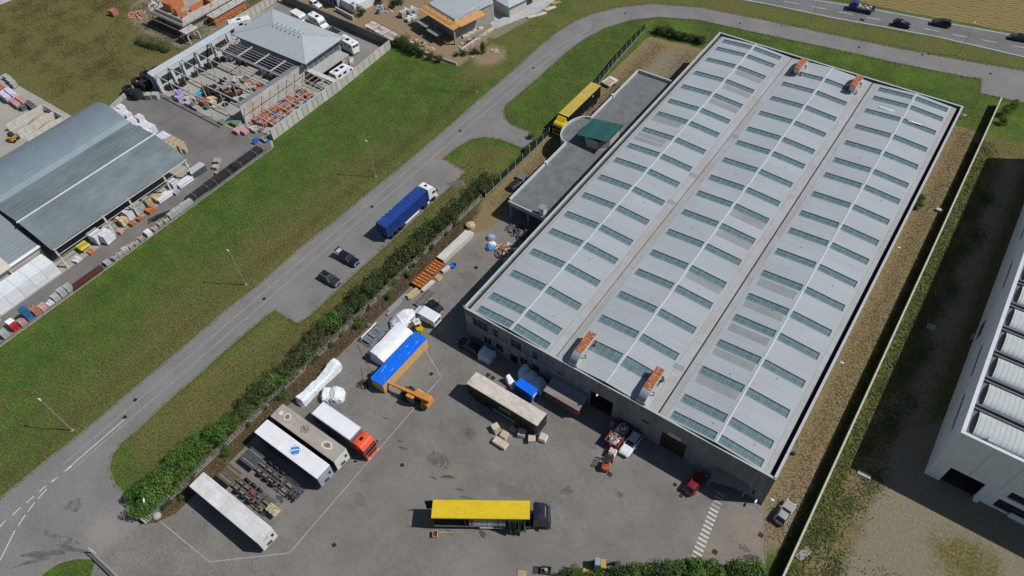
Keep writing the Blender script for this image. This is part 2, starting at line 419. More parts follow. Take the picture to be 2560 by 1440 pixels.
def pave_material(name, c1, c2, stain=(0.05, 0.05, 0.05), cob=None, stain_amt=0.35, moss=None, blobs=(), sandc=(0.26, 0.205, 0.145)):
    """asphalt or block paving: grain, broad wear, dark stains, optional block pattern"""
    m = bpy.data.materials.new(name); m.use_nodes = True
    nt = m.node_tree; N = nt.nodes.new; L = nt.links.new; b = nt.nodes['Principled BSDF']
    b.inputs['Roughness'].default_value = 0.9; b.inputs['Specular IOR Level'].default_value = 0.2
    geo = N('ShaderNodeNewGeometry'); pos = geo.outputs['Position']
    def noise(sc, d=5, r=0.6):
        n = N('ShaderNodeTexNoise'); n.inputs['Scale'].default_value = sc; n.inputs['Detail'].default_value = d; n.inputs['Roughness'].default_value = r; L(pos, n.inputs['Vector']); return n.outputs['Fac']
    def ramp(fac, stops):
        r = N('ShaderNodeValToRGB'); e = r.color_ramp.elements
        while len(e) < len(stops): e.new(0.5)
        for q, (p, c) in zip(e, stops): q.position = p; q.color = tuple(c) + (1,)
        L(fac, r.inputs['Fac']); return r.outputs['Color']
    def mixc(f, a, c, mode='MIX'):
        x = N('ShaderNodeMix'); x.data_type = 'RGBA'; x.blend_type = mode
        if isinstance(f, float): x.inputs[0].default_value = f
        else: L(f, x.inputs[0])
        L(a, x.inputs[6]); L(c, x.inputs[7]); return x.outputs[2]
    col = ramp(noise(0.16, 6), [(0.3, c1), (0.7, c2)])
    g = ramp(noise(6.0, 5, 0.75), [(0.32, (0.58, 0.58, 0.58)), (0.68, (1.32, 1.32, 1.32))])
    col = mixc(1.0, col, g, 'MULTIPLY')
    st = ramp(noise(0.42, 7, 0.7), [(0.60, (0, 0, 0)), (0.72, (1, 1, 1))])
    sm = N('ShaderNodeMath'); sm.operation = 'MULTIPLY'; L(st, sm.inputs[0]); sm.inputs[1].default_value = stain_amt
    rgb = N('ShaderNodeRGB'); rgb.outputs[0].default_value = tuple(stain) + (1,)
    col = mixc(sm.outputs[0], col, rgb.outputs[0])
    h = noise(14, 3)
    if cob:
        br = N('ShaderNodeTexBrick'); br.inputs['Scale'].default_value = 1.0; br.inputs['Brick Width'].default_value = cob; br.inputs['Row Height'].default_value = cob * 0.6
        br.inputs['Mortar Size'].default_value = 0.03; br.inputs['Color1'].default_value = (1.12, 1.12, 1.12, 1); br.inputs['Color2'].default_value = (0.88, 0.88, 0.88, 1); br.inputs['Mortar'].default_value = (0.62, 0.62, 0.60, 1)
        L(pos, br.inputs['Vector']); col = mixc(1.0, col, br.outputs['Color'], 'MULTIPLY')
    if moss:
        ms = ramp(noise(0.11, 5), [(0.52, (0, 0, 0)), (0.66, (1, 1, 1))]); rm = N('ShaderNodeRGB'); rm.outputs[0].default_value = tuple(moss) + (1,)
        mm = N('ShaderNodeMath'); mm.operation = 'MULTIPLY'; L(ms, mm.inputs[0]); mm.inputs[1].default_value = 0.4
        col = mixc(mm.outputs[0], col, rm.outputs[0])
    for (x, y, r_) in blobs:                       # sand blown or dragged onto the paving
        vm = N('ShaderNodeVectorMath'); vm.operation = 'DISTANCE'; L(pos, vm.inputs[0]); vm.inputs[1].default_value = (x, y, 0)
        k = N('ShaderNodeMath'); k.operation = 'MULTIPLY_ADD'; L(vm.outputs['Value'], k.inputs[0]); k.inputs[1].default_value = -0.5 / r_; k.inputs[2].default_value = 0.62
        k2 = N('ShaderNodeMath'); k2.operation = 'MULTIPLY_ADD'; L(noise(0.9, 6, 0.7), k2.inputs[0]); k2.inputs[1].default_value = 1.4; k2.inputs[2].default_value = -0.72
        k3 = N('ShaderNodeMath'); k3.operation = 'ADD'; k3.use_clamp = True; L(k.outputs[0], k3.inputs[0]); L(k2.outputs[0], k3.inputs[1])
        rs = N('ShaderNodeRGB'); rs.outputs[0].default_value = tuple(sandc) + (1,); col = mixc(k3.outputs[0], col, rs.outputs[0])
    L(col, b.inputs['Base Color'])
    bp = N('ShaderNodeBump'); bp.inputs['Strength'].default_value = 0.35; bp.inputs['Distance'].default_value = 0.03; L(h, bp.inputs['Height']); L(bp.outputs['Normal'], b.inputs['Normal'])
    return m

asphalt = pave_material('road_asphalt', (0.170, 0.166, 0.161), (0.226, 0.221, 0.215), stain_amt=0.12, blobs=((-74.5, 83.2, 4.0), (-72.5, -5.0, 3.5)), sandc=(0.27, 0.24, 0.20))
asphalt2 = pave_material('highway_asphalt', (0.135, 0.135, 0.136), (0.185, 0.185, 0.186), stain_amt=0.1)
paving = pave_material('yard_paving', (0.172, 0.163, 0.150), (0.245, 0.234, 0.217), stain=(0.085, 0.080, 0.074), cob=0.42, stain_amt=0.35, moss=(0.185, 0.165, 0.125), blobs=((0.8, 47.0, 2.6), (3.6, 45.4, 2.8), (-0.6, 42.0, 2.4), (-62.8, 72.0, 3.0)))
yard_conc = pave_material('storage_concrete', (0.30, 0.285, 0.25), (0.38, 0.365, 0.325), stain=(0.14, 0.13, 0.12), stain_amt=0.35)
yard_asph = pave_material('storage_asphalt', (0.135, 0.130, 0.122), (0.20, 0.19, 0.178), stain=(0.06, 0.057, 0.052), stain_amt=0.4)
pale_pave = pave_material('pale_paving', (0.38, 0.39, 0.41), (0.46, 0.47, 0.49), cob=0.8, stain_amt=0.1)
linepaint = M('road_line_paint', (0.62, 0.62, 0.60), 0.7, var=0.2, scale=4, bump=0.2)
worn_line = M('worn_line_paint', (0.33, 0.32, 0.295), 0.8, var=0.35, scale=5)
kerbm = M('kerb_stone', (0.205, 0.180, 0.140), 0.85, var=0.2, scale=1.5, bump=0.3)

# --- access road, junction, parking bay and spur (edges traced on the ground)
L_edge = [(-260, 1430), (-120, 1330), (0, 1247), (100, 1163), (207, 1080), (350, 959), (467, 860), (567, 773), (640, 718), (750, 620), (827, 560), (924, 480), (1023, 400), (1140, 300), (1207, 240), (1280, 178), (1347, 117), (1397, 77), (1440, 52), (1480, 35), (1547, 18), (1630, 10), (1747, 18), (1920, 52), (2087, 88), (2253, 122), (2420, 153), (2560, 177), (2900, 245)]
R_edge = [(2900, 335), (2560, 257), (2450, 233), (2453, 197), (2420, 193), (2253, 160), (2087, 123), (1920, 88), (1747, 50), (1647, 43), (1580, 50), (1513, 70), (1453, 103), (1413, 133), (1347, 193), (1280, 250), (1263, 263), (1258, 277), (1263, 297), (1280, 313), (1300, 322), (1336, 334)]
R_edge2 = [(1325, 376), (1280, 360), (1250, 348), (1213, 343), (1180, 348), (1140, 370), (1107, 397), (1128, 408), (1163, 430), (1117, 475), (1103, 487), (973, 607), (873, 697), (773, 790), (743, 808), (712, 790), (687, 775), (660, 793), (640, 811), (567, 873), (470, 960), (430, 993), (360, 1060), (300, 1110), (280, 1140), (273, 1173), (290, 1213), (330, 1250), (352, 1308), (265, 1385)]
arc_bl = [(245, 1397), (190, 1396), (145, 1408), (110, 1432), (60, 1480), (0, 1560)]
road_poly = px(*L_edge) + px(*R_edge) + px(*R_edge2) + px(*arc_bl) + px((-260, 1640))
rd = MB().sheet(road_poly, 0.012).build('access_road', asphalt); struct(rd)

def kerb(parent, pts, w=0.14, h=0.08, name='kerb', closed=False):
    mb = MB(); pts = [Vector(p) for p in pts]
    for i in range(len(pts)):
        pass
    L_, R_ = [], []
    for i, p in enumerate(pts):
        a = pts[max(i - 1, 0)]; b = pts[min(i + 1, len(pts) - 1)]
        d = (b - a).normalized(); n = Vector((-d.y, d.x)) * w / 2
        L_.append(p + n); R_.append(p - n)
    rings = [[(l.x, l.y, 0.0), (l.x, l.y, h), (r.x, r.y, h), (r.x, r.y, 0.0)] for l, r in zip(L_, R_)]
    mb.loft(rings, close=False)
    return mb.build(name, kerbm, parent)
kerb(rd, [Vector(p) for p in px(*L_edge)])
kerb(rd, [Vector(p) for p in px(*R_edge)])
kerb(rd, [Vector(p) for p in px(*R_edge2[:-2])])
kerb(rd, [Vector(p) for p in px(*arc_bl)], w=0.3, h=0.12)

def line(parent, a, b, w=0.12, z=0.017, m=None, name='lane_line'):
    a, b = Vector(a[:2]), Vector(b[:2]); d = (b - a).normalized(); n = Vector((-d.y, d.x)) * w / 2
    mb = MB().quad((*(a + n), z), (*(a - n), z), (*(b - n), z), (*(b + n), z))
    return mb.build(name, m or linepaint, parent)
for a, b in (((313, 1047), (133, 1203)), ((180, 1165), (128, 1205)), ((115, 1214), (98, 1230)), ((117, 1222), (95, 1247)), ((86, 1240), (66, 1257)), ((87, 1256), (70, 1279)), ((52, 1268), (31, 1288)), ((63, 1288), (45, 1315)), ((13, 1302), (0, 1317)), ((-8, 1320), (-30, 1342)), ((37, 1327), (0, 1402)), ((-6, 1415), (-30, 1470))):
    line(rd, G(*a), G(*b))

# --- yard in front of the warehouse
yard = [(-69.2, -1.2), (-67.2, 0.6), (-66.0, 3.0), (-65.7, 20), (-65.6, 40), (-65.2, 62), (-64.6, 70), (-62.4, 73.5), (-61.4, 79), (-61.0, 100), (-50, 100), (-50, 51.4), (2.3, 51.4), (4.0, 47), (6.2, 43), (4, 38), (-6, 27), (-20, 18), (-44, -12), (-66, -12), (-70.8, -7.2)]
yd = MB().sheet(yard, 0.010).build('yard_paving', paving); struct(yd)
kerb(yd, [Vector(p) for p in [(-67.2, 0.6), (-66.0, 3.0), (-65.7, 20), (-65.6, 40), (-65.2, 62), (-64.6, 70)]], w=0.15, h=0.10)
line(yd, (-70.4, -6.9), (-69.0, -1.2), 0.22, 0.016, kerbm, 'drain_channel')
line(yd, (-67.0, 0.9), (-56.5, 1.2), 0.12, 0.015, worn_line)
line(yd, (-56.5, 1.25), (-48.35, 8.3), 0.13, 0.015, worn_line)
line(yd, (-48.3, 8.4), (-48.8, 42.2), 0.13, 0.015, worn_line)
line(yd, (-48.8, 42.4), (-54.9, 45.4), 0.13, 0.015, worn_line)
line(yd, (-65.3, -7.4), (-62.0, -7.2), 0.12, 0.015, worn_line)
line(yd, (2.6, 50.8), (5.6, 44.4), 0.14, 0.02, kerbm, 'kerb')
def cwalk(t): return Vector((-3.3, 49.4)).lerp(Vector((-2.1, 38.6)), t)
for i in range(17):
    c = cwalk(i / 16); d = Vector((0.82, 0.57)).normalized() * 0
    line(yd, (c.x - 0.62, c.y - 0.0), (c.x + 0.62, c.y + 0.0), 0.30, 0.015, worn_line if i < 4 else M('crossing_paint', (0.50, 0.495, 0.47), 0.75, var=0.3, scale=5), 'crossing_stripe')

# oil and wear patches with their own shapes
def patch(parent, c, rx, ry, m, seed, z=0.0145, deg=0, name='oil_stain', n=22, rag=0.45):
    rnd = random.Random(seed); pts = []
    ph = [rnd.uniform(0, 6.28) for _ in range(4)]
    for i in range(n):
        a = 2 * PI * i / n
        k = 1 + rag * (0.4 * math.sin(2 * a + ph[0]) + 0.3 * math.sin(3 * a + ph[1]) + 0.3 * math.sin(5 * a + ph[2])) + rnd.uniform(-0.12, 0.12)
        x, y = rx * k * math.cos(a), ry * k * math.sin(a); t = R(deg)
        pts.append((c[0] + x * math.cos(t) - y * math.sin(t), c[1] + x * math.sin(t) + y * math.cos(t)))
    return MB().sheet(pts, z).build(name, m, parent)
oil = M('oil_stain', (0.072, 0.068, 0.064), 0.7, var=0.55, scale=6.0, world=True)
oil_l = M('faint_stain', (0.142, 0.134, 0.124), 0.8, var=0.3, scale=5, world=True)
dust = M('sand_dust', (0.215, 0.175, 0.128), 0.95, var=0.2, scale=2, world=True)
skid = M('tyre_rubber_marks', (0.112, 0.109, 0.105), 0.8, var=0.35, scale=1.5, world=True)
for i, (a, b, rx, ry, dg) in enumerate(((1120, 1192, 0.9, 0.28, 30), (1150, 1224, 0.6, 0.12, 20), (1083, 1194, 0.7, 0.12, 10), (1000, 1103, 0.5, 0.12, 15), (1007, 1120, 0.7, 0.16, 20), (965, 1046, 0.5, 0.12, 20), (1165, 1244, 1.0, 0.12, 25), (1875, 1395, 0.9, 0.5, 60), (700, 1247, 0.8, 0.4, 0))):
    patch(yd, G(a, b), rx, ry, oil, i + 3, deg=dg)
for i, (a, b, rx, ry, dg) in enumerate(((1150, 1060, 1.5, 0.6, 20), (1280, 1230, 2.5, 1.0, 20), (1010, 905, 1.2, 0.8, 0), (1240, 990, 1.4, 0.9, 0), (1470, 1100, 1.6, 1.0, 0), (930, 930, 1.2, 0.6, 0), (1170, 690, 1.6, 1.0, 0), (1190, 640, 1.0, 0.6, 0), (900, 1250, 1.4, 0.8, 0))):
    patch(yd, G(a, b), rx, ry, oil_l, i + 40, z=0.0135, deg=dg)
# dark blocks of oil-soaked paving: single stones stained, thinning out at the edge
def soaked(c, rx, ry, seed, m=None):
    rn = random.Random(seed); mb_ = MB()
    for i in range(-9, 10):
        for j in range(-12, 13):
            x, y = i * 0.30 + (0.15 if j % 2 else 0), j * 0.20
            r_ = math.hypot(x / rx, y / ry)
            if r_ < 1 and rn.random() < 1.15 - r_ * 0.8: mb_.quad((c[0] + x - 0.12, c[1] + y - 0.075, 0.0146), (c[0] + x + 0.12, c[1] + y - 0.075, 0.0146), (c[0] + x + 0.12, c[1] + y + 0.075, 0.0146), (c[0] + x - 0.12, c[1] + y + 0.075, 0.0146))
    mb_.build('oil_stain', m or oil, yd, fix=False)
for i, (a, b, rx, ry) in enumerate(((1170, 1083, 1.3, 1.2), (1095, 1150, 2.0, 1.3), (1418, 1226, 0.8, 0.7), (1552, 1236, 0.7, 0.6), (1864, 1372, 0.9, 0.6), (1530, 1360, 0.4, 0.4))): soaked(G(a, b), rx, ry, i)
# faint curved tyre marks
tyre = M('tyre_trace', (0.168, 0.159, 0.147), 0.85, var=0.2, scale=4, world=True)
def tyre_arc(parent, c, r, a0, a1, w=0.28, z=0.0128):
    rings = []
    for k in range(21):
        a = R(a0 + (a1 - a0) * k / 20); rings.append([(c[0] + q * math.cos(a), c[1] + q * math.sin(a), z) for q in (r - w / 2, r + w / 2)])
    MB().loft(rings, close=False, cap=False).build('tyre_mark', tyre, parent, fix=False)
for i, (x, y, r_, a0, a1) in enumerate(((-33, 34, 6.5, -60, 70), (-33.4, 34.3, 8.6, -70, 60), (-26, 20, 17, 60, 150), (-26, 20, 19, 58, 140), (-40, 14, 12, 20, 110), (-15, 30, 12, 95, 190), (-15, 30, 13.9, 100, 185), (-52, 52, 14, -60, 0), (-36, 2, 22, 60, 130))): tyre_arc(yd, (x, y), r_, a0, a1, 0.3, 0.0122 + i * 0.0001)
for i in range(46):                                   # small drips and bits scattered over the paving
    a, b = random.uniform(700, 1720), random.uniform(1060, 1430)
    p = G(a, b)
    if p.x > 2 or (p.y > 40 and p.x > -47): continue
    patch(yd, p, random.uniform(0.07, 0.16), random.uniform(0.05, 0.10), oil, 200 + i, z=0.0155, deg=random.uniform(0, 180), n=8)
patch(rd, G(110, 1385), 2.6, 0.55, skid, 90, z=0.0165, deg=38, name='skid_mark'); patch(rd, G(180, 1372), 2.2, 0.35, skid, 91, z=0.016, deg=20, name='skid_mark')
patch(rd, G(80, 1405), 2.0, 0.25, skid, 92, z=0.0158, deg=52, name='skid_mark')
for i, (a, b, rx, ry) in enumerate(((185, 1262, 1.4, 0.9), (150, 1345, 3.0, 0.5), (1140, 460, 1.8, 1.2), (790, 760, 1.2, 0.6))):
    patch(rd, G(a, b), rx, ry, M('road_dark_patch', (0.145, 0.142, 0.138), 0.9, var=0.4, scale=1.2, world=True), 95 + i, z=0.0152, deg=20, name='worn_patch')
patch(rd, G(1104, 386), 0.5, 2.0, M('rust_stain', (0.24, 0.155, 0.105), 0.9, var=0.3, scale=2, world=True), 99, z=0.0155, name='rust_stain')

wear = M('wheel_track', (0.222, 0.217, 0.210), 0.9, var=0.12, scale=1.5, world=True)
for dx in (-0.95, 0.95):
    pts_ = [(-86.0 + dx, -2), (-86.0 + dx, 40), (-85.7 + dx, 95), (-85.4 + dx, 122), (-84.4 + dx * 0.9, 134), (-82 + dx * 0.8, 144)]
    for a, b in zip(pts_, pts_[1:]): line(rd, a, b, 0.42, 0.0126, wear, 'wheel_track')
# manhole covers and drain gratings
castm = M('cast_iron', (0.035, 0.034, 0.033), 0.6, 0.4, var=0.3, scale=4)
def cover(parent, p, s=0.62, z=0.018, ring=True, deg=0):
    mb = MB(); mb.cbox((0, 0, 0), (s, s, 0.012))
    for k in range(4): mb.cbox((0, -s * 0.36 + k * s * 0.24, 0.009), (s * 0.8, s * 0.09, 0.008))
    o = mb.build('manhole_cover', castm, parent, loc=(p[0], p[1], z)); o.rotation_euler[2] = R(deg)
    if ring:
        q = MB()
        for sx, sy, w, h in ((0, 1, s + 0.3, 0.15), (0, -1, s + 0.3, 0.15), (1, 0, 0.15, s), (-1, 0, 0.15, s)):
            q.cbox((sx * (s / 2 + 0.075), sy * (s / 2 + 0.075), 0), (w, h, 0.01))
        q.build('cover_frame', kerbm, o)
for a, b in ((312, 1043), (338, 1000), (660, 747), (930, 517), (1150, 327), (1333, 170), (1563, 33), (1850, 58), (2148, 118), (2305, 137), (2476, 184)): cover(rd, G(a, b), 0.6, 0.019, False)
for a, b, rg in ((1005, 1163, 1), (835, 1363, 1), (1078, 935, 1), (1094, 771, 1), (1190, 669, 0), (1010, 810, 1), (1687, 1212, 1), (1702, 1240, 1), (1902, 1338, 0), (1524, 1186, 0), (1787, 1380, 0), (1225, 1010, 0), (1290, 1068, 0), (1232, 945, 0), (1220, 938, 0)): cover(yd, G(a, b), 0.6 if rg else 0.7, 0.02, bool(rg))

# --- highway
hw_n = [(1600, -42), (1830, -3), (1920, 13), (2087, 48), (2220, 72), (2353, 97), (2560, 145), (2900, 225)]
hw_f = [(2900, 155), (2560, 90), (2320, 46), (2187, 21), (2127, 11), (2043, -2), (1880, -32)]
hw = MB().sheet(px(*hw_n) + px(*hw_f), 0.05).build('highway', asphalt2); struct(hw)
def off(p, d): return p
for pl, dy in ((hw_n, -3.0), (hw_f, 3.5)):
    q = [G(a, b + dy * (1 if a < 3000 else 1)) for a, b in pl]
    for i in range(len(q) - 1): line(hw, q[i], q[i + 1], 0.16, 0.056, linepaint, 'edge_line')
for a, b in (((120, 10), (230, 30)), ((330, 50), (435, 70)), ((530, 90), (635, 110)), ((740, 130), (845, 150)), ((960, 175), (1065, 195)), ((1175, 215), (1285, 237)), ((1385, 258), (1495, 280)), ((1600, 298), (1715, 320)), ((1830, 343), (1930, 362))):
    line(hw, G(1920 + a[0] / 3, a[1] / 3), G(1920 + b[0] / 3, b[1] / 3), 0.15, 0.056)
cover(hw, G(2155, 50), 1.1, 0.057, False, 8)
# --- track in the far corner beyond the field
tr = MB().sheet(px((-60, 35), (0, 12), (60, -12), (120, -40), (40, -40), (-120, 0)), 0.012).build('gravel_track', pale_pave); struct(tr)
# --- builders' yard surfaces
st = MB().sheet([(-116.3, -30), (-116.3, 68), (-119.3, 70), (-120.8, 112), (-162, 112), (-162.5, 95), (-156.5, 92), (-156.5, 69), (-163.5, 67), (-158, 50), (-215, 50), (-215, -30)], 0.010).build('storage_yard', yard_conc); struct(st)
sa_ = MB().sheet([(-116.5, -30), (-116.5, 67.5), (-121, 70.5), (-130, 67.3), (-156, 67.3), (-163, 66), (-158.5, 53), (-122.6, 53), (-122.6, -30)], 0.015).build('storage_lane', yard_asph); struct(sa_)
sb_ = MB().sheet([(-119.6, 92), (-121, 111.6), (-161.5, 111.6), (-161.5, 101), (-126, 101), (-126, 92)], 0.015).build('camper_yard', pave_material('camper_yard_concrete', (0.185, 0.178, 0.165), (0.25, 0.24, 0.222), stain=(0.10, 0.09, 0.08), stain_amt=0.5)); struct(sb_)
pl_ = MB().sheet(px((1165, -20), (1172, 10), (1240, 72), (1290, 52), (1348, 30), (1400, -8)), 0.012).build('house_paving', pale_pave); struct(pl_)
# ================================================================== warehouse
X0, X1, Y0, Y1, HT = -50.1, 2.1, 51.3, 146.7, 8.0
wallm = M('warehouse_wall', (0.19, 0.185, 0.175), 0.9, col2=(0.27, 0.262, 0.25), scale=0.5, bump=0.3, bscale=6, stretch=(1, 1, 0.25))
roofm = M('warehouse_roof', (0.322, 0.350, 0.372), 0.55, 0.0, col2=(0.368, 0.394, 0.414), scale=0.22, stretch=(0.25, 1.0, 1))
grime(roofm, (0.26, 0.255, 0.245), 1.2, (0.10, 1.6, 1), 0.52, 0.74, 0.40); grime(roofm, (0.30, 0.25, 0.215), 0.11, (1.0, 0.6, 1), 0.52, 0.74, 0.30); stripes(roofm, 0.5, 0.15, 'y', 0.03)
flash = M('roof_flashing', (0.365, 0.388, 0.408), 0.5, 0.0, col2=(0.315, 0.30, 0.285), scale=0.3, stretch=(1.6, 0.3, 1))
copem = M('coping', (0.40, 0.42, 0.44), 0.55, var=0.08, scale=0.6)
grime(flash, (0.25, 0.205, 0.17), 0.9, (0.5, 0.9, 1), 0.50, 0.70, 0.45)
grime(wallm, (0.085, 0.082, 0.078), 0.9, (1.3, 1.3, 0.12), 0.50, 0.72, 0.7)
gutter = M('bitumen_and_shade', (0.022, 0.022, 0.028), 0.8, var=0.3, scale=1)  # bitumen black; also paints the shade in the gap, beam hollow and vault ends
joint = M('roof_joint', (0.095, 0.06, 0.045), 0.85, var=0.35, scale=0.7)
def glass_material(name, c1, c2):
    m = M(name, c1, 0.25, 0.0, col2=c2, scale=0.55, spec=0.5)
    return m
skyglass = glass_material('skylight_glass', (0.090, 0.158, 0.172), (0.150, 0.228, 0.238))
skyframe = M('skylight_frame', (0.29, 0.345, 0.36), 0.5, 0.2, var=0.1, scale=2)
wh = thing('warehouse', 'large grey warehouse with flat triple-bay skylit roof beside the paved truck yard', 'warehouse')

def wall_cells(mb, a0, a1, z0, z1, holes, put):
    """wall split into boxes around rectangular openings; holes = (a0,a1,z0,z1)"""
    xs = sorted(set([a0, a1] + [h[0] for h in holes] + [h[1] for h in holes]))
    for p, q in zip(xs, xs[1:]):
        hz = sorted([(h[2], h[3]) for h in holes if h[0] <= p + 1e-6 and h[1] >= q - 1e-6])
        z = z0
        for b0, b1 in hz:
            if b0 > z + 1e-4: put(mb, p, q, z, b0)
            z = max(z, b1)
        if z1 > z + 1e-4: put(mb, p, q, z, z1)

f_holes = [(-48.6, -41.5, 4.55, 6.55), (-41.1, -32.8, 4.45, 6.55), (-46.6, -45.1, 0.95, 2.95), (-44.2, -42.7, 0.95, 2.95), (-41.3, -39.8, 0.0, 2.25), (-39.4, -37.9, 0.95, 2.9), (-37.0, -35.6, 1.0, 2.95), (-32.1, -31.0, 4.05, 4.7), (-26.2, -22.3, 0.0, 4.3), (-17.4, -16.2, 3.95, 4.6), (-14.1, -10.2, 0.0, 4.2), (0.3, 0.55, 1.2, 2.6)]
mb = MB()
seg = [X0, -41.3, -32.6, -28.8, -21.0, -15.3, -8.0, X1]
wall_cells(mb, X0, X1, 0, HT - 0.12, f_holes, lambda b, p, q, z0, z1: b.box(p, q, Y0, Y0 + 0.3, z0, z1))
mb.build('front_wall', wallm, wh)
for i, x in enumerate((-46.0 + 0.0, -32.65, -29.6, -20.9, -15.3, -7.0, -0.9)):   # precast panel joints: thin raised pilasters
    MB().box(x - 0.05, x + 0.05, Y0 - 0.025, Y0, 6.6 if x < -32.7 else 0.0, HT - 0.14).build('panel_joint', wallm, wh)
MB().box(X0, X0 + 0.3, Y0 + 0.3, Y1, 0, HT).build('side_wall', wallm, wh)
MB().box(X1 - 0.3, X1, Y0 + 0.3, Y1, 0, HT).build('side_wall', wallm, wh)
MB().box(X0 + 0.3, X1 - 0.3, Y1 - 0.3, Y1, 0, HT).build('back_wall', wallm, wh)
MB().box(X0 + 0.3, X1 - 0.3, Y0 + 14.0, Y0 + 14.2, 0, 7.3).build('inner_partition', M('interior_shade', (0.05, 0.048, 0.045), 0.9), wh)  # near-black so the interior's shade is in its colour
MB().box(X0 + 0.3, X1 - 0.3, Y0 + 0.3, Y0 + 5.0, 4.42, 4.44).build('inner_floor', MATS['interior_shade'], wh) if False else None
# window strip: frames, panes, posters of daylight-blue film
winf = M('window_frame', (0.36, 0.36, 0.35), 0.6, 0.3, var=0.2, scale=3)
pane_b = M('hazy_pane', (0.16, 0.20, 0.24), 0.2, var=0.35, scale=1.2, spec=0.6)
pane_d = M('dark_pane', (0.025, 0.028, 0.032), 0.12, var=0.3, scale=1.0, spec=0.6)
def window(x0, x1, z0, z1, nx, nz, pat, depth=0.12, sub=True):
    f = MB(); y = Y0 + depth; t = 0.05
    for i in range(nx + 1):
        x = x0 + (x1 - x0) * i / nx; f.box(x - t / 2 if 0 < i < nx else (x if i == 0 else x - t), x + t / 2 if 0 < i < nx else (x + t if i == 0 else x), y - 0.03, y + 0.03, z0, z1)
    for j in range(nz + 1):
        z = z0 + (z1 - z0) * j / nz; zz = min(max(z, z0 + t / 2), z1 - t / 2); f.box(x0, x1, y - 0.026, y + 0.026, zz - t / 2, zz + t / 2)
    o = f.build('window', winf, wh)
    for i in range(nx):
        a = x0 + (x1 - x0) * i / nx; b = x0 + (x1 - x0) * (i + 1) / nx
        MB().box(a + 0.03, b - 0.03, y + 0.012, y + 0.02, z0 + 0.04, z1 - 0.04).build('pane', pane_b if pat[i % len(pat)] else pane_d, o)
    MB().box(x0 - 0.1, x1 + 0.1, Y0 - 0.12, Y0 + 0.02, z0 - 0.12, z0).build('sill', conc, o)
window(-48.6, -41.5, 4.55, 6.55, 7, 2, (0, 0, 0, 1, 0, 1, 1))
window(-41.1, -32.8, 4.45, 6.55, 8, 2, (0, 0, 1, 1, 0, 1, 1, 1))
for a, b, c, d in ((-46.6, -45.1, 0.95, 2.95), (-44.2, -42.7, 0.95, 2.95), (-39.4, -37.9, 0.95, 2.9), (-37.0, -35.6, 1.0, 2.95)): window(a, b, c, d, 2, 1, (0,))
window(-32.1, -31.0, 4.05, 4.7, 2, 1, (0,)); window(-17.4, -16.2, 3.95, 4.6, 2, 1, (0,))
MB().box(-41.3, -40.6, Y0 + 0.15, Y0 + 0.2, 0.02, 2.25).build('door', darkm, wh)
MB().box(0.3, 0.55, Y0 + 0.2, Y0 + 0.24, 1.2, 2.6).build('slot_window', glass_dark, wh)
# pale infill panel left of the window strip, vertical pilasters below it
MB().box(-49.9, -48.7, Y0 - 0.04, Y0, 4.7, 6.5).build('infill_panel', M('pale_panel', (0.27, 0.29, 0.31), 0.7, var=0.2, scale=2), wh)
for i in range(11):
    x = -49.5 + i * 1.6
    if any(h[0] - 0.15 < x < h[1] + 0.15 and h[2] < 3 for h in f_holes): continue
    MB().box(x - 0.09, x + 0.09, Y0 - 0.06, Y0, 0, 4.3).build('pilaster', wallm, wh)
# gates: sliding leaf pushed aside in one, brown leaf in the other, tracks
MB().box(-26.3, -22.2, Y0 - 0.06, Y0 - 0.003, 4.32, 4.5).build('gate_track', darkm, wh)
g = MB()
for k in range(8): g.box(-14.1 + k * 0.4875, -14.1 + (k + 1) * 0.4875 - 0.015, Y0 + 0.22, Y0 + 0.27, 0.02, 4.2)
g.build('gate_leaf', M('brown_gate', (0.055, 0.028, 0.020), 0.7, var=0.25, scale=2), wh)
# sign over the gate
sg = MB().box(-13.15, -11.15, Y0 - 0.1, Y0 - 0.02, 4.4, 5.2).build('sign', M('sign_white', (0.62, 0.62, 0.6), 0.5, var=0.08), wh)
def lettering(txt, size, m, parent, loc, rot, name='lettering', sx=1.0, extr=0.004):
    cu = bpy.data.curves.new('txt', 'FONT'); cu.body = txt; cu.size = size; cu.align_x = 'CENTER'; cu.align_y = 'CENTER'; cu.extrude = extr; cu.offset = 0.01 * size
    t = bpy.data.objects.new('txt', cu); link(t); bpy.context.view_layer.update()
    me = bpy.data.meshes.new_from_object(t.evaluated_get(bpy.context.evaluated_depsgraph_get()))
    bpy.data.objects.remove(t); me.materials.clear(); me.materials.append(m)
    o = inst(name, me, parent, loc, rot); o.scale = (sx, 1, 1); return o
inkm = M('sign_ink', (0.03, 0.03, 0.035), 0.6)
lettering('MAGAZZ. C', 0.32, inkm, sg, (-12.15, Y0 - 0.105, 4.82), (PI / 2, 0, 0))
# roof: three shallow double-pitch bays with recessed skylights
RX0, RX1, RY0, RY1 = -49.15, 1.15, Y0 + 0.25, 145.75
ridges = (-41.1, -23.93, -6.68); valleys = (RX0, -32.66, -15.33, RX1)
ZV, ZR = 7.86, 8.42
rows = [(144.8, 1.45), (141.3, 1.45), (136.3, 1.45), (130.35, 1.45), (124.5, 1.45), (118.5, 1.45), (113.5, 1.45), (107.45, 1.45), (101.6, 1.45), (96.5, 1.45), (90.7, 1.45), (84.9, 1.45), (79.05, 1.45), (73.95, 1.45), (68.15, 1.45), (62.3, 1.45), (56.5, 1.45), (53.15, 1.3)]
rows2 = [(141.4, 1.45)] + rows[2:16] + [(57.35, 2.0)]
def zroof(bay, x):
    xr = ridges[bay]; xv = valleys[bay] if x <= xr else valleys[bay + 1]
    return ZR + (ZV - ZR) * abs(x - xr) / abs(xv - xr)
roofmb = MB(); flashmb = MB(); sky = []
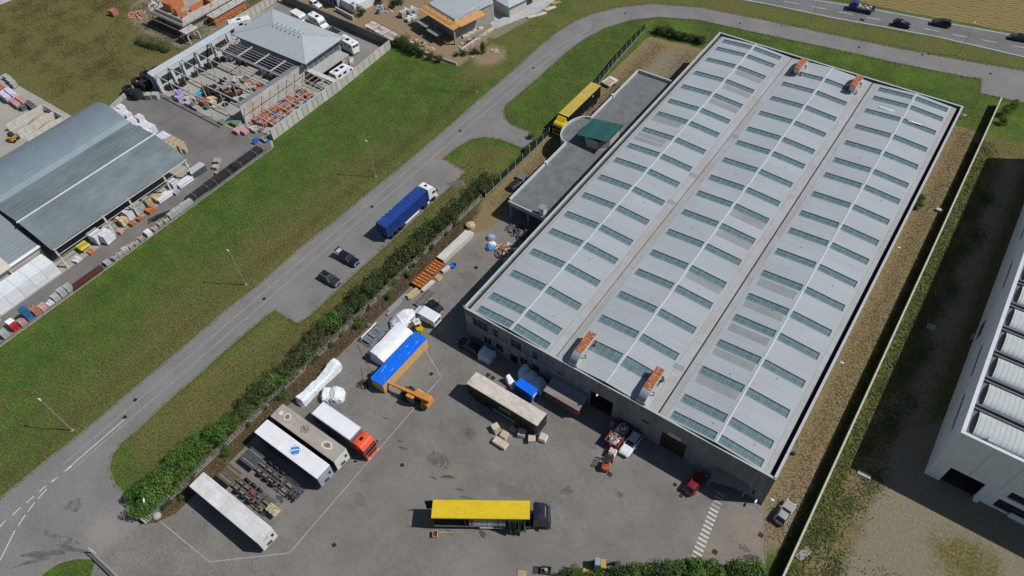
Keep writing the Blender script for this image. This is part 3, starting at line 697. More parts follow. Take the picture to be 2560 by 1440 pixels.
for bay in range(3):
    xr = ridges[bay]; rr = rows2 if bay == 1 else rows
    for side in (-1, 1):
        xv = valleys[bay] if side < 0 else valleys[bay + 1]
        s0, s1 = (xr - 6.95, xr - 0.42) if side < 0 else (xr + 0.2, xr + 6.45)
        def strip(mbx, a, b, holes):
            za, zb = zroof(bay, a), zroof(bay, b)
            y = RY0
            for h1, dep in sorted(holes):
                h0 = h1 - dep
                mbx.quad((a, y, za), (b, y, zb), (b, h0, zb), (a, h0, za)); y = h1
            mbx.quad((a, y, za), (b, y, zb), (b, RY1, zb), (a, RY1, za))
        if side < 0:
            strip(flashmb, xv, s0 - 0.6, []); strip(roofmb, s0 - 0.6, s0, []); strip(roofmb, s0, s1, rr); strip(roofmb, s1, xr, [])
        else:
            strip(roofmb, xr, s0, []); strip(roofmb, s0, s1, rr); strip(roofmb, s1, s1 + 0.6, []); strip(flashmb, s1 + 0.6, xv, [])
        for (h1, dep) in rr: sky.append((bay, side, s0, s1, h1 - dep, h1))
rf = roofmb.build('roof', roofm, wh, fix=False)
flashmb.build('valley_flashing', flash, wh, fix=False)
# thick edge below the sheets so the roof is a solid slab
MB().box(RX0, RX1, RY0, RY1, 7.30, 7.36).build('roof_deck', gutter, wh)
for x in ridges: MB().box(x - 0.12, x + 0.12, RY0, RY1, ZR - 0.02, ZR + 0.05).build('ridge_cap', M('ridge_cap', (0.52, 0.54, 0.56), 0.5, var=0.06), wh)
MB().box(valleys[1] - 0.06, valleys[1] + 0.06, RY0, RY1, ZV - 0.05, ZV + 0.015).build('valley_joint', joint, wh)
MB().box(valleys[2] - 0.11, valleys[2] + 0.11, RY0, RY1, ZV - 0.05, ZV + 0.015).build('valley_joint', M('black_joint', (0.02, 0.02, 0.022), 0.8), wh)
# skylights: curb, mullions, panes
def sky_parts(w, dep, z0, z1):
    c = MB(); d = 0.11                       # curb walls lining the opening, hung in the roof plane
    def zz(t): return z0 + (z1 - z0) * t
    def wall(x0, y0, x1_, y1_):
        t0, t1 = x0 / w, x1_ / w
        c.quad((x0, y0, zz(t0) + 0.03), (x1_, y1_, zz(t1) + 0.03), (x1_, y1_, zz(t1) - d - 0.05), (x0, y0, zz(t0) - d - 0.05))
    for (a, b, e, f_) in ((0, 0, w, 0), (w, 0, w, dep), (w, dep, 0, dep), (0, dep, 0, 0)): wall(a, b, e, f_)
    rim = 0.07
    for (a, b, e, f_) in ((-rim, -rim, w + rim, 0), (-rim, dep, w + rim, dep + rim), (-rim, 0, 0, dep), (w, 0, w + rim, dep)):
        c.hexa([(a, b, zz(a / w) + 0.004), (e, b, zz(e / w) + 0.004), (e, f_, zz(e / w) + 0.004), (a, f_, zz(a / w) + 0.004), (a, b, zz(a / w) + 0.034), (e, b, zz(e / w) + 0.034), (e, f_, zz(e / w) + 0.034), (a, f_, zz(a / w) + 0.034)])
    n = 6; bw = 0.05
    for i in range(1, n):
        x = w * i / n; z = zz(i / n) - d
        c.box(x - bw / 2, x + bw / 2, 0, dep, z - 0.03, z + 0.03)
    c.hexa([(0, dep * 0.55 - bw / 2, zz(0) - d - 0.025), (w, dep * 0.55 - bw / 2, zz(1) - d - 0.025), (w, dep * 0.55 + bw / 2, zz(1) - d - 0.025), (0, dep * 0.55 + bw / 2, zz(0) - d - 0.025), (0, dep * 0.55 - bw / 2, zz(0) - d + 0.028), (w, dep * 0.55 - bw / 2, zz(1) - d + 0.028), (w, dep * 0.55 + bw / 2, zz(1) - d + 0.028), (0, dep * 0.55 + bw / 2, zz(0) - d + 0.028)])
    fr = c.mesh('skylight', skyframe, fix=False)
    panes = []
    for i in range(n):
        a, b = w * i / n, w * (i + 1) / n
        za, zb = zz(i / n) - d - 0.035, zz((i + 1) / n) - d - 0.035
        p = MB(); p.hexa([(a, 0, za - 0.02), (b, 0, zb - 0.02), (b, dep, zb - 0.02), (a, dep, za - 0.02), (a, 0, za), (b, 0, zb), (b, dep, zb), (a, dep, za)])
        panes.append(p.mesh('pane', skyglass))
    al = MB()
    al.hexa([(0, 0, zz(0) - d - 0.055), (w, 0, zz(1) - d - 0.055), (w, dep, zz(1) - d - 0.055), (0, dep, zz(0) - d - 0.055), (0, 0, zz(0) - d - 0.035), (w, 0, zz(1) - d - 0.035), (w, dep, zz(1) - d - 0.035), (0, dep, zz(0) - d - 0.035)])
    return fr, panes, al.mesh('glass', skyglass)
cache = {}
sky.sort(key=lambda s: s[4])
for k, (bay, side, s0, s1, h0, h1) in enumerate(sky):
    key = (bay, side, round(h1 - h0, 2))
    if key not in cache: cache[key] = sky_parts(s1 - s0, h1 - h0, zroof(bay, s0), zroof(bay, s1))
    fr, panes, al = cache[key]
    o = inst('skylight', fr, wh, (s0, h0, 0))
    if k < 48:
        for p in panes: inst('pane', p, o)
    else: inst('glass', al, o)
# darker replaced roof sheets
rep = M('replaced_sheet', (0.245, 0.258, 0.268), 0.6, var=0.08, scale=0.4); stripes(rep, 0.5, 0.15, 'y', 0.03)
for bay, side, ya, yb, xa, xb in ((0, 1, 133.0, 134.6, 0.6, 6.4), (0, 1, 127.0, 128.6, 0.6, 6.4), (0, 1, 121.0, 122.7, 0.4, 6.5), (0, -1, 110.2, 111.9, 1.0, 7.0), (0, -1, 104.4, 105.6, 1.0, 7.0), (0, -1, 103.0, 104.1, 1.0, 7.0), (1, 1, 93.2, 95.0, 0.4, 6.5), (1, 1, 87.5, 89.3, 0.4, 6.5), (1, 1, 76.1, 77.6, 0.4, 6.5), (2, -1, 81.2, 83.0, 0.6, 6.8), (2, -1, 76.0, 77.4, 0.6, 6.8), (2, -1, 70.4, 72.0, 0.6, 6.8), (2, -1, 65.0, 66.4, 0.6, 6.8), (2, -1, 59.2, 60.8, 0.6, 6.8), (1, 1, 59.6, 60.6, 6.6, 8.2), (0, 1, 99.2, 100.3, 6.7, 8.2), (1, -1, 113.8, 114.8, 7.2, 8.4), (0, 1, 90.6, 91.6, 6.7, 8.2)):
    xr = ridges[bay]; a, b = (xr - xb, xr - xa) if side < 0 else (xr + xa, xr + xb)
    za, zb = zroof(bay, a) + 0.008, zroof(bay, b) + 0.008
    MB().hexa([(a, ya, za - 0.006), (b, ya, zb - 0.006), (b, yb, zb - 0.006), (a, yb, za - 0.006), (a, ya, za), (b, ya, zb), (b, yb, zb), (a, yb, za)]).build('replaced_sheet', rep, wh)
for ya, xa, xb in ((137.7, -11.6, -8.5), (136.1, -5.6, -3.0)):
    MB().box(xa, xb, ya, ya + 0.28, zroof(2, (xa + xb) / 2) + 0.02, zroof(2, (xa + xb) / 2) + 0.08).build('loose_sheet', white, wh)
# parapets with coping, dark gutters
for a, b, c, d in ((X0, X0 + 0.3, Y0 + 0.12, Y1), (X1 - 0.3, X1, Y0 + 0.12, Y1)): MB().box(a - 0.04, b + 0.04, c, d - 0.34, HT + 0.001, HT + 0.16).build('parapet', copem, wh)
MB().box(X0 - 0.04, X1 + 0.04, Y1 - 0.34, Y1 + 0.04, HT + 0.003, HT + 0.165).build('parapet', copem, wh)
MB().box(X0 - 0.05, X1 + 0.05, Y0 - 0.06, Y0 + 0.26, HT - 0.12, HT - 0.02).build('front_coping', copem, wh)
MB().box(X0 + 0.36, RX0 + 0.0, Y0 + 0.26, Y1 - 0.36, 7.40, 7.46).build('gutter', gutter, wh)
MB().box(RX1, X1 - 0.36, Y0 + 0.26, Y1 - 0.36, 7.40, 7.46).build('gutter', gutter, wh)
MB().box(RX0, RX1, RY1, Y1 - 0.36, 7.40, 7.46).build('gutter', gutter, wh)
lapm = M('sheet_lap', (0.19, 0.20, 0.21), 0.7, var=0.2)
# small roof vents
for x, y in ((-46.3, 109.5), (-38.2, 116.0), (-45.2, 98.2), (-37.6, 88.1), (-44.4, 75.2), (-38.6, 71.0), (-43.7, 63.0), (-37.0, 57.8), (-27.1, 104.0), (-20.2, 110.5), (-27.5, 87.0), (-20.6, 75.1), (-22.3, 55.2), (-9.8, 120.5), (-3.6, 127.0), (-2.9, 111.2), (-10.4, 92.8), (-3.2, 87.4), (-9.2, 77.5), (-3.8, 66.0), (-9.7, 63.0), (-26.0, 139.0), (-4.4, 140.0), (-8.2, 54.2), (-2.2, 54.4)):
    bay = 0 if x < -32.6 else (1 if x < -15.3 else 2)
    MB().box(x - 0.06, x + 0.06, y - 0.11, y + 0.11, zroof(bay, x), zroof(bay, x) + 0.09).build('roof_vent', lapm, wh)
# wall floodlights on brackets
floodm = M('floodlight_housing', (0.70, 0.70, 0.68), 0.4, var=0.05)
def flood(x, y, z, dx, dy):
    o = MB().bar((x, y, z), (x + dx * 0.7, y + dy * 0.7, z + 0.05), 0.05).build('floodlight', steel, wh)
    h = MB(); n = 8; rings = []
    for t, r in ((0, 0.06), (0.15, 0.15), (0.45, 0.17), (0.62, 0.10)):
        c = Vector((x + dx * (0.55 + t), y + dy * (0.55 + t), z + 0.05)); sx = Vector((-dy, dx, 0))
        rings.append([c + sx * r * math.cos(2 * PI * k / n) + Vector((0, 0, 1)) * r * 0.7 * math.sin(2 * PI * k / n) for k in range(n)])
    h.loft(rings); h.build('lamp_head', floodm, o, smooth=True)
for a in ((X0, 52.3, 6.6, -1, 0), (-24.6, Y0, 5.9, 0, -1), (X1, 51.8, 1.6, 1, 0), (X1, 75.0, 6.8, 1, 0), (X1, 103.0, 6.8, 1, 0), (X1, 146.0, 6.8, 1, 0), (1.2, Y0, 1.4, 0, -1)): flood(*a)

for bay in range(3):
    for dx in (-7.55, 7.05):
        x = ridges[bay] + dx; z = zroof(bay, x); MB().box(x - 0.02, x + 0.02, RY0, RY1, z - 0.01, z + 0.012).build('sheet_lap', lapm, wh)
MB().box(X0 + 0.31, X1 - 0.31, Y0 + 0.31, Y0 + 13.99, 0.0, 0.03).build('floor', MATS['interior_shade'], wh)  # floor coloured dark to stand in for the shade behind the gates
# --- rooftop ventilation units
duct_g = M('duct_grey', (0.34, 0.37, 0.41), 0.45, 0.4, var=0.1, scale=2)
duct_w = M('duct_side', (0.50, 0.46, 0.40), 0.6, 0.1, var=0.2, scale=1.5)
rusttop = M('rusted_top', (0.23, 0.065, 0.025), 0.85, col2=(0.42, 0.155, 0.07), scale=1.6, bump=0.3, bscale=12)
def roof_unit(x, y, deg, label):
    """long duct casing on legs, elbow at one end; local +y is the casing direction"""
    t = thing('ventilation_unit', label, 'roof unit', (x, y, 8.0), deg, 'ventilation units on the warehouse roof')
    MB().box(-0.58, 0.58, -2.1, 2.1, 0.75, 1.9).build('casing', duct_w, t, bevel=0.03)
    for j, (a, b) in enumerate(((-2.12, -0.75), (-0.70, 0.95), (1.0, 2.12))):
        o = MB().box(-0.62, 0.62, a, b, 1.9, 1.96).build('top_panel', rusttop, t)
        for k in range(3):
            yy = a + (b - a) * (k + random.uniform(0.4, 0.9)) / 3.4
            for sx in random.sample((-0.38, -0.15, 0.1, 0.3), 1): MB().box(sx - 0.10, sx + 0.14, yy - 0.03, yy + 0.05, 1.962, 1.968).build('bare_patch', M('bare_zinc', (0.62, 0.52, 0.42), 0.6, var=0.2), o)
    e = MB(); rings = []
    for k in range(7):
        a = R(90 * k / 6); c = Vector((0, -2.1, 0.55)); 
        o_ = c + Vector((0, -math.sin(a) * 1.35, math.cos(a) * 1.35)); i_ = c + Vector((0, -math.sin(a) * 0.2, math.cos(a) * 0.2))
        rings.append([(-0.6, o_.y, o_.z), (0.6, o_.y, o_.z), (0.6, i_.y, i_.z), (-0.6, i_.y, i_.z)])
    e.loft(rings).build('elbow', duct_g, t)
    MB().box(-0.75, 0.75, -3.55, -2.2, 0.02, 0.55).build('roof_curb', duct_w, t)
    for sx in (-1, 1):
        for sy in (-1.4, 1.5):
            MB().box(sx * 0.95 - 0.05, sx * 0.95 + 0.05, sy - 0.05, sy + 0.05, 0.0, 0.85).build('leg', darkm, t)
    for sy in (-1.4, 1.5): MB().box(-1.0, 1.0, sy - 0.04, sy + 0.04, 0.68, 0.75).build('cross_beam', darkm, t)
    for sx in (-1, 1): MB().box(sx * 0.95 - 0.22, sx * 0.95 + 0.22, 1.3, 1.7, 0.25, 0.33).build('foot_pad', rust, t)
    return t
roof_unit(-29.7, 55.1, 0, 'rusty-topped ventilation unit at the front edge next to the brown roof joint')
roof_unit(-18.2, 55.1, 0, 'rusty-topped ventilation unit at the front edge close to the black roof joint')
roof_unit(-29.6, 141.5, 180, 'rusty-topped ventilation unit at the road-side roof edge next to the brown roof joint')
roof_unit(-17.9, 141.4, 180, 'rusty-topped ventilation unit at the road-side roof edge near the black roof joint')

# --- lean-to canopy and timber shed on the front wall
sheetm = M('rusty_corrugated', (0.15, 0.16, 0.18), 0.6, 0.2, col2=(0.26, 0.14, 0.10), scale=1.1, stretch=(0.25, 2.0, 1))
lt = thing('lean_to_canopy', 'dark corrugated lean-to canopy fixed low on the warehouse wall near its corner', 'canopy', (-2.9, 51.2, 0))
for k in range(9):
    x = -2.5 + k * 0.55; ln = 2.05 - k * 0.16
    MB().hexa([(x, -ln, 2.25), (x + 0.53, -ln + 0.14, 2.27), (x + 0.53, 0.0, 2.95), (x, 0.0, 2.95), (x, -ln, 2.28), (x + 0.53, -ln + 0.14, 2.30), (x + 0.53, 0.0, 2.98), (x, 0.0, 2.98)]).build('roof_sheet', sheetm, lt)
for x, y in ((-2.4, -1.9), (2.3, -0.7)): MB().box(x - 0.05, x + 0.05, y - 0.05, y + 0.05, 0, 2.25).build('post', steel, lt)
sh = thing('timber_shed', 'dark timber shed with rusty corrugated sheet roof against the warehouse wall', 'shed', (-29.5, 49.65, 0))
for k in range(22):
    MB().box(-3.05 + k * 0.277, -3.05 + k * 0.277 + 0.26, -1.28, -1.22, 0.03, 2.72).build('plank', wood_d, sh)
for k in range(9):
    for sx in (-3.08, 3.02): MB().box(sx, sx + 0.06, -1.2 + k * 0.27, -1.2 + k * 0.27 + 0.255, 0.03, 2.75).build('plank', wood_d, sh)
sheet2 = M('shed_roof_sheet', (0.17, 0.185, 0.215), 0.6, 0.2, col2=(0.24, 0.235, 0.24), scale=0.8, stretch=(0.3, 3, 1), rnd=0.2)
sheet3 = M('shed_rust_sheet', (0.27, 0.265, 0.265), 0.75, 0.1, col2=(0.25, 0.13, 0.09), scale=0.9, stretch=(0.3, 3, 1))
for k in range(7):
    a = -1.5 + k * 0.44
    MB().hexa([(-3.2, a, 2.74 + k * 0.05), (3.2, a, 2.74 + k * 0.05), (3.2, a + 0.45, 2.80 + k * 0.05), (-3.2, a + 0.45, 2.80 + k * 0.05), (-3.2, a, 2.78 + k * 0.05), (3.2, a, 2.78 + k * 0.05), (3.2, a + 0.45, 2.84 + k * 0.05), (-3.2, a + 0.45, 2.84 + k * 0.05)]).build('roof_sheet', sheet3 if k < 2 else sheet2, sh)

# --- office annex along the side
ax0, ax1, ay0, ay1, az = -60.85, -52.4, 78.6, 128.8, 4.0
an = thing('office_annex', 'long low office wing with grey gravel roof beside the warehouse', 'building')
anw = M('annex_wall', (0.30, 0.295, 0.28), 0.85, var=0.12, scale=0.6); felt = M('roof_felt', (0.115, 0.125, 0.128), 0.9, col2=(0.165, 0.175, 0.172), scale=0.5, bump=0.3, bscale=5)
parm = M('parapet_white', (0.48, 0.505, 0.53), 0.55, var=0.07)
arc = []                                       # rounded bay towards the lorry
cyc, rad = 103.6, 4.85
for k in range(17):
    a = R(90 + 180 * k / 16); arc.append((ax0 + math.cos(a) * 3.1, cyc + math.sin(a) * rad))
arc = arc[::-1]
outline = [(ax1, ay0), (ax1, ay1), (ax0, ay1)] + arc[::-1] + [(ax0, ay0)]
MB().prism([(ax1, ay0 + 2.4), (ax1, ay1), (ax0, ay1)] + arc[::-1] + [(ax0, ay0 + 2.4)], 0.0, az).build('wall', anw, an)
MB().box(ax0, ax1, ay0, ay0 + 2.398, 3.05, az).build('porch_slab', anw, an)
for x_ in (ax0 + 0.2, -56.6, ax1 - 0.2): MB().box(x_ - 0.15, x_ + 0.15, ay0 + 0.1, ay0 + 0.4, 0, 3.05).build('porch_column', anw, an)
MB().prism([(p[0] + (0.02 if p[0] < -53 else -0.02), p[1]) for p in outline], az + 0.002, az + 0.03).build('roof', felt, an)
def para(pts, h=0.55, w=0.28, z=az + 0.03, name='parapet', m=None):
    pts = [Vector(p) for p in pts]; rings = []
    for i, p in enumerate(pts):
        a = pts[max(i - 1, 0)]; b = pts[min(i + 1, len(pts) - 1)]; d = (b - a).normalized(); n = Vector((-d.y, d.x)) * w / 2
        rings.append([(p.x + n.x, p.y + n.y, z - 0.3), (p.x + n.x, p.y + n.y, z + h), (p.x - n.x, p.y - n.y, z + h), (p.x - n.x, p.y - n.y, z - 0.3)])
    return MB().loft(rings).build(name, m or parm, an)
para([(ax0, ay0 + 0.3), (ax0, 90.9)]); para([(ax0, 91.6), (ax0, cyc - rad)]); para(arc, 0.55, 0.22); para([(ax0, cyc + rad), (ax0, 117.2)]); para([(ax0, 117.9), (ax0, ay1)])
para([(ax0 + 0.15, ay1), (ax1, ay1)], 0.7); para([(ax0 - 0.14, ay0), (ax1, ay0)], 0.12, 0.2)
for y in (91.25, 117.55): MB().box(ax0 - 0.25, ax0 + 0.35, y - 0.3, y + 0.3, az - 0.1, az + 0.8).build('parapet_pier', parm, an)
MB().box(ax1 - 0.12, ax1 + 0.12, 85.5, 90.0, az + 0.03, az + 0.2).build('edge_strip', white, an)
MB().box(ax1 + 0.02, X0 - 0.06, 78.7, 128.7, 0.03, 2.9).build('gap_shade_block', gutter, an)  # dark block standing in for the shaded gap between annex and warehouse
# open porch under the near end
MB().box(ax0 + 0.1, ax1 - 0.1, ay0 + 2.4, ay0 + 2.5, 0.76, 1.4).build('porch_beam', M('porch_beam', (0.16, 0.12, 0.08), 0.8), an)
# chimney
ch = MB().box(-54.0, -53.05, 78.75, 79.7, az + 0.03, 5.7).build('chimney', offwhite, an)
MB().box(-54.25, -52.85, 78.55, 79.95, 5.86, 5.94).build('chimney_cap', M('cap_zinc', (0.30, 0.36, 0.45), 0.4, 0.4), ch)
for sx in (-53.9, -53.15):
    for sy in (78.85, 79.6): MB().box(sx - 0.05, sx + 0.05, sy - 0.05, sy + 0.05, 5.7, 5.86).build('cap_post', offwhite, ch)
# tiled lantern
pav = thing('roof_pavilion', 'small faceted stairwell pavilion with green tiled roof on the office wing', 'pavilion', (-55.75, 103.6, 4.03))
pw = M('pavilion_wall', (0.44, 0.39, 0.32), 0.8, var=0.12, scale=1.0)
oct_ = [(-2.9, -1.0), (-1.2, -3.0), (1.4, -3.0), (2.95, -1.4), (2.95, 2.4), (-2.9, 2.4)]
for i in range(len(oct_)):
    p, q = Vector(oct_[i]), Vector(oct_[(i + 1) % len(oct_)]); d = (q - p).normalized(); n = Vector((d.y, -d.x)) * 0.1
    MB().hexa([(*(p - n), 0), (*(q - n), 0), (*(q + n), 0), (*(p + n), 0), (*(p - n), 2.05), (*(q - n), 2.05), (*(q + n), 2.05), (*(p + n), 2.05)]).build('wall_facet', pw, pav)
MB().prism([(p[0] * 1.06, p[1] * 1.06) for p in oct_], 0.0, 0.12).build('base_ledge', parm, pav)
tile = M('green_tile', (0.020, 0.085, 0.082), 0.55, var=0.25, scale=3, rnd=0.12)
rows_t = 15
for k in range(rows_t):                       # courses of tiles, sloping down towards the lorry side
    a0 = -3.6 + 7.1 * k / rows_t; a1 = a0 + 7.1 / rows_t * 1.15
    z0, z1 = 1.95 + 1.15 * (k / rows_t), 1.95 + 1.15 * ((k + 1.15) / rows_t)
    z0 += 0.05
    MB().hexa([(a0, -3.25, z0 - 0.04), (a1, -3.25, z1 - 0.09), (a1, 3.1, z1 - 0.09), (a0, 3.1, z0 - 0.04), (a0, -3.25, z0 + 0.03), (a1, -3.25, z1 - 0.02), (a1, 3.1, z1 - 0.02), (a0, 3.1, z0 + 0.03)]).build('tile_course', tile, pav)

# ================================================================== right-hand hall
rb = thing('white_hall', 'tall white industrial hall with rows of barrel skylights beyond the boundary wall', 'building')
bx, by, bh = 19.2, 68.6, 12.0
rbw = M('white_panel_wall', (0.78, 0.78, 0.78), 0.7, var=0.06, scale=0.8, bump=0.15, bscale=8)
mb = MB()
fh = [(21.2, 25.7, 0.0, 4.1), (28.4, 33.6, 3.6, 5.2), (28.0, 36.0, 0.35, 2.6)]
wall_cells(mb, bx, 62, 0, bh, fh, lambda b, p, q, z0, z1: b.box(p, q, by, by + 0.3, z0, z1))
mb.build('front_wall', rbw, rb)
mb = MB(); lh = [(72.5, 79.5, 6.2, 7.2), (83.0, 90.0, 6.2, 7.2), (95.0, 99.0, 1.2, 3.6), (103.0, 110.0, 6.2, 7.2), (116.0, 123.0, 6.2, 7.2)]
wall_cells(mb, by + 0.3, 150, 0, bh, lh, lambda b, p, q, z0, z1: b.box(bx, bx + 0.3, p, q, z0, z1))
mb.build('side_wall', rbw, rb)
MB().box(bx + 0.3, 62, 149.7, 150, 0, bh).build('back_wall', rbw, rb)
MB().box(bx + 0.31, 61, by + 0.31, by + 5.99, 0, 0.03).build('floor', MATS['interior_shade'], rb)  # hall floor, inner wall and ceiling share the painted interior shade
MB().box(bx + 2.5, 40, by + 6, by + 6.2, 0, 6).build('inner_wall', MATS['interior_shade'], rb)
MB().box(bx + 0.32, 61.9, by + 0.32, 149.6, 5.85, 5.95).build('inner_ceiling', MATS['interior_shade'], rb)
for y0, y1, z0, z1 in lh:
    w_ = MB(); n = 7 if z0 > 5 else 2
    for k in range(n + 1):
        y = y0 + (y1 - y0) * k / n; w_.box(bx + 0.08, bx + 0.14, max(y - 0.04, y0), min(y + 0.04, y1), z0, z1)
    w_.box(bx + 0.085, bx + 0.135, y0, y1, z0, z0 + 0.06); w_.box(bx + 0.085, bx + 0.135, y0, y1, z1 - 0.06, z1)
    o = w_.build('window', winf, rb)
    for k in range(n): MB().box(bx + 0.15, bx + 0.16, y0 + (y1 - y0) * k / n, y0 + (y1 - y0) * (k + 1) / n, z0, z1).build('pane', pane_d, o)
o = MB().box(28.4, 33.6, by - 0.08, by + 0.02, 3.5, 3.6).build('window', white, rb)
for k in range(2): MB().box(28.4 + k * 2.62, 30.95 + k * 2.65, by + 0.12, by + 0.13, 3.6, 5.2).build('pane', pane_d, o)
MB().box(30.95, 31.02, by + 0.05, by + 0.2, 3.6, 5.2).build('mullion', white, o)
MB().box(28.0, 36.0, by + 0.2, by + 0.22, 0.35, 2.6).build('loading_door', pane_d, rb)
MB().box(30.2, 36.0, by - 0.25, by - 0.02, 0.0, 1.0).build('low_panel', rbw, rb); MB().box(25.75, 26.4, by - 0.5, by - 0.05, 0.0, 0.35).build('step', white, rb)
for x in (23.4, 27.2, 35.0): MB().box(x - 0.02, x + 0.02, by - 0.012, by, 4.2, bh - 0.2).build('panel_joint', M('joint_grey', (0.25, 0.25, 0.26), 0.8), rb)
for y in (80.9, 92.5, 101.0, 113.0): MB().box(bx - 0.012, bx, y - 0.02, y + 0.02, 0, bh - 0.2).build('panel_joint', MATS['joint_grey'], rb)
copew = M('metal_coping', (0.56, 0.60, 0.65), 0.4, 0.1, var=0.05)
n = 12
for k in range(n):
    ya, yb = by + 0.35 + (149.6 - by - 0.35) * k / n, by + 0.35 + (149.6 - by - 0.35) * (k + 1) / n - 0.03
    MB().box(bx - 0.08, bx + 0.42, ya, yb, bh + 0.002, bh + 0.1).build('coping', copew, rb)
for k in range(7):
    xa = bx - 0.08 + k * 6.0; MB().box(xa, xa + 5.97, by - 0.08, by + 0.34, bh + 0.002, bh + 0.1).build('coping', copew, rb)
deck = M('grey_roof_deck', (0.125, 0.135, 0.145), 0.8, var=0.1, scale=0.7)
MB().box(bx + 0.32, 61.9, by + 0.32, 149.6, 10.75, 10.9).build('roof', deck, rb)
vaultm = M('vault_sheet', (0.42, 0.455, 0.46), 0.55, var=0.06, scale=0.6); rib_m = M('vault_rib', (0.355, 0.385, 0.39), 0.6, var=0.08)
rings = []
vault_parts = None
def vault(y, w=1.75, h=1.05):
    prof = [(-w * math.cos(R(180 * k / 12)), h * math.sin(R(180 * k / 12))) for k in range(13)]
    o = inst('barrel_skylight', VM, rb, (bx + 1.4, y, 10.95)); c = inst('ribs', VR, o, (0, 0, 0)); e = inst('end_cap', VE, o)
w, h = 2.05, 0.72
prof = [(w * math.cos(R(15 * k)), h * math.sin(R(15 * k))) for k in range(13)]
m_ = MB(); m_.loft([[(x, p[0], p[1]) for p in prof] for x in (0, 40)], close=False, cap=False)
VM = m_.mesh('barrel_skylight', vaultm, smooth=True)
m_ = MB()
for k in range(64):
    x = 0.25 + k * 0.62
    m_.loft([[(xx, p[0] * 1.012, p[1] * 1.015 + 0.004) for p in prof] for xx in (x, x + 0.09)], close=False, cap=False)
VR = m_.mesh('ribs', rib_m, fix=False)
m_ = MB(); m_.face([(0.02, p[0], p[1]) for p in prof]); VE = m_.mesh('end_cap', gutter)  # black end cap: the shadow on the vault end put into its colour
for k in range(15):
    y = 71.9 + k * 5.26
    vault(y); MB().box(bx + 0.5, 61, y + 2.16, y + 2.4, 10.9, 11.25).build('upstand', deck, rb); MB().box(bx + 0.5, 61, y - 2.42, y - 2.16, 10.9, 11.3).build('upstand', deck, rb)
MB().box(22.2, 23.2, 69.2, 70.0, 10.9, 12.2).build('roof_box', MATS['duct_grey'], rb)

# ================================================================== boundary wall on the right
bw = thing('boundary_wall', 'long thin pale concrete boundary wall beside the straw strip', 'wall')
wp = M('boundary_panel', (0.36, 0.33, 0.27), 0.85, var=0.15, scale=1.0)
y = 36.0; k = 0
shared = MB().box(-0.07, 0.07, 0.01, 3.99, 0, 2.0).mesh('wall_panel', wp); sharedc = MB().box(-0.13, 0.13, 0.0, 3.97, 2.002, 2.09).mesh('coping', M('wall_coping', (0.47, 0.44, 0.37), 0.85, var=0.15, scale=1.2))
while y < 164:
    o = inst('wall_panel', shared, bw, (8.15, y, 0)); inst('coping', sharedc, o); y += 4.0
# ================================================================== vehicles
def paint(name, col, rough=0.3, var=0.06): return M('paint_' + name, col, rough, 0.0, var=var, scale=0.8, spec=0.5)
def wheel_mesh(r, w, name):
    m = MB(); n = 16; rings = []
    for yy, rr in ((-w / 2, r * 0.6), (-w / 2, r * 0.92), (-w * 0.36, r), (w * 0.36, r), (w / 2, r * 0.92), (w / 2, r * 0.6)):
        rings.append([(rr * math.cos(2 * PI * k / n), yy, rr * math.sin(2 * PI * k / n)) for k in range(n)])
    m.loft(rings); a = m.mesh(name, black, smooth=False)
    q = MB(); rings = []
    for yy, rr in ((-w / 2 - 0.004, r * 0.58), (-w / 2 + 0.05, r * 0.30), (-w / 2 + 0.02, r * 0.12)):
        rings.append([(rr * math.cos(2 * PI * k / n), yy, rr * math.sin(2 * PI * k / n)) for k in range(n)])
    q.loft(rings, cap=False); q.face([p for p in rings[-1]])
    return a, q.mesh('rim', rimm)
CARW = wheel_mesh(0.32, 0.21, 'wheel'); TRW = wheel_mesh(0.52, 0.34, 'wheel')
def wheel(parent, x, y, ms, s=1.0):
    r = ms[0].vertices[32].co.length if False else None
    o = inst('wheel', ms[0], parent, (x, y, (0.32 if ms is CARW else 0.52) * s), (0, 0, 0 if y < 0 else PI), (s, s, s))
    inst('rim', ms[1], o); return o

def rrect(x0, x1, hw, z, r=0.25, n=4, yc=0.0):
    """rounded rectangle ring in plan"""
    pts = []
    for cx_, cy_, a0 in ((x1 - r, hw - r, 0), (x0 + r, hw - r, 90), (x0 + r, -hw + r, 180), (x1 - r, -hw + r, 270)):
        for k in range(n): a = R(a0 + 90 * k / (n - 1)); pts.append((cx_ + r * math.cos(a), yc + cy_ + r * math.sin(a), z))
    return pts

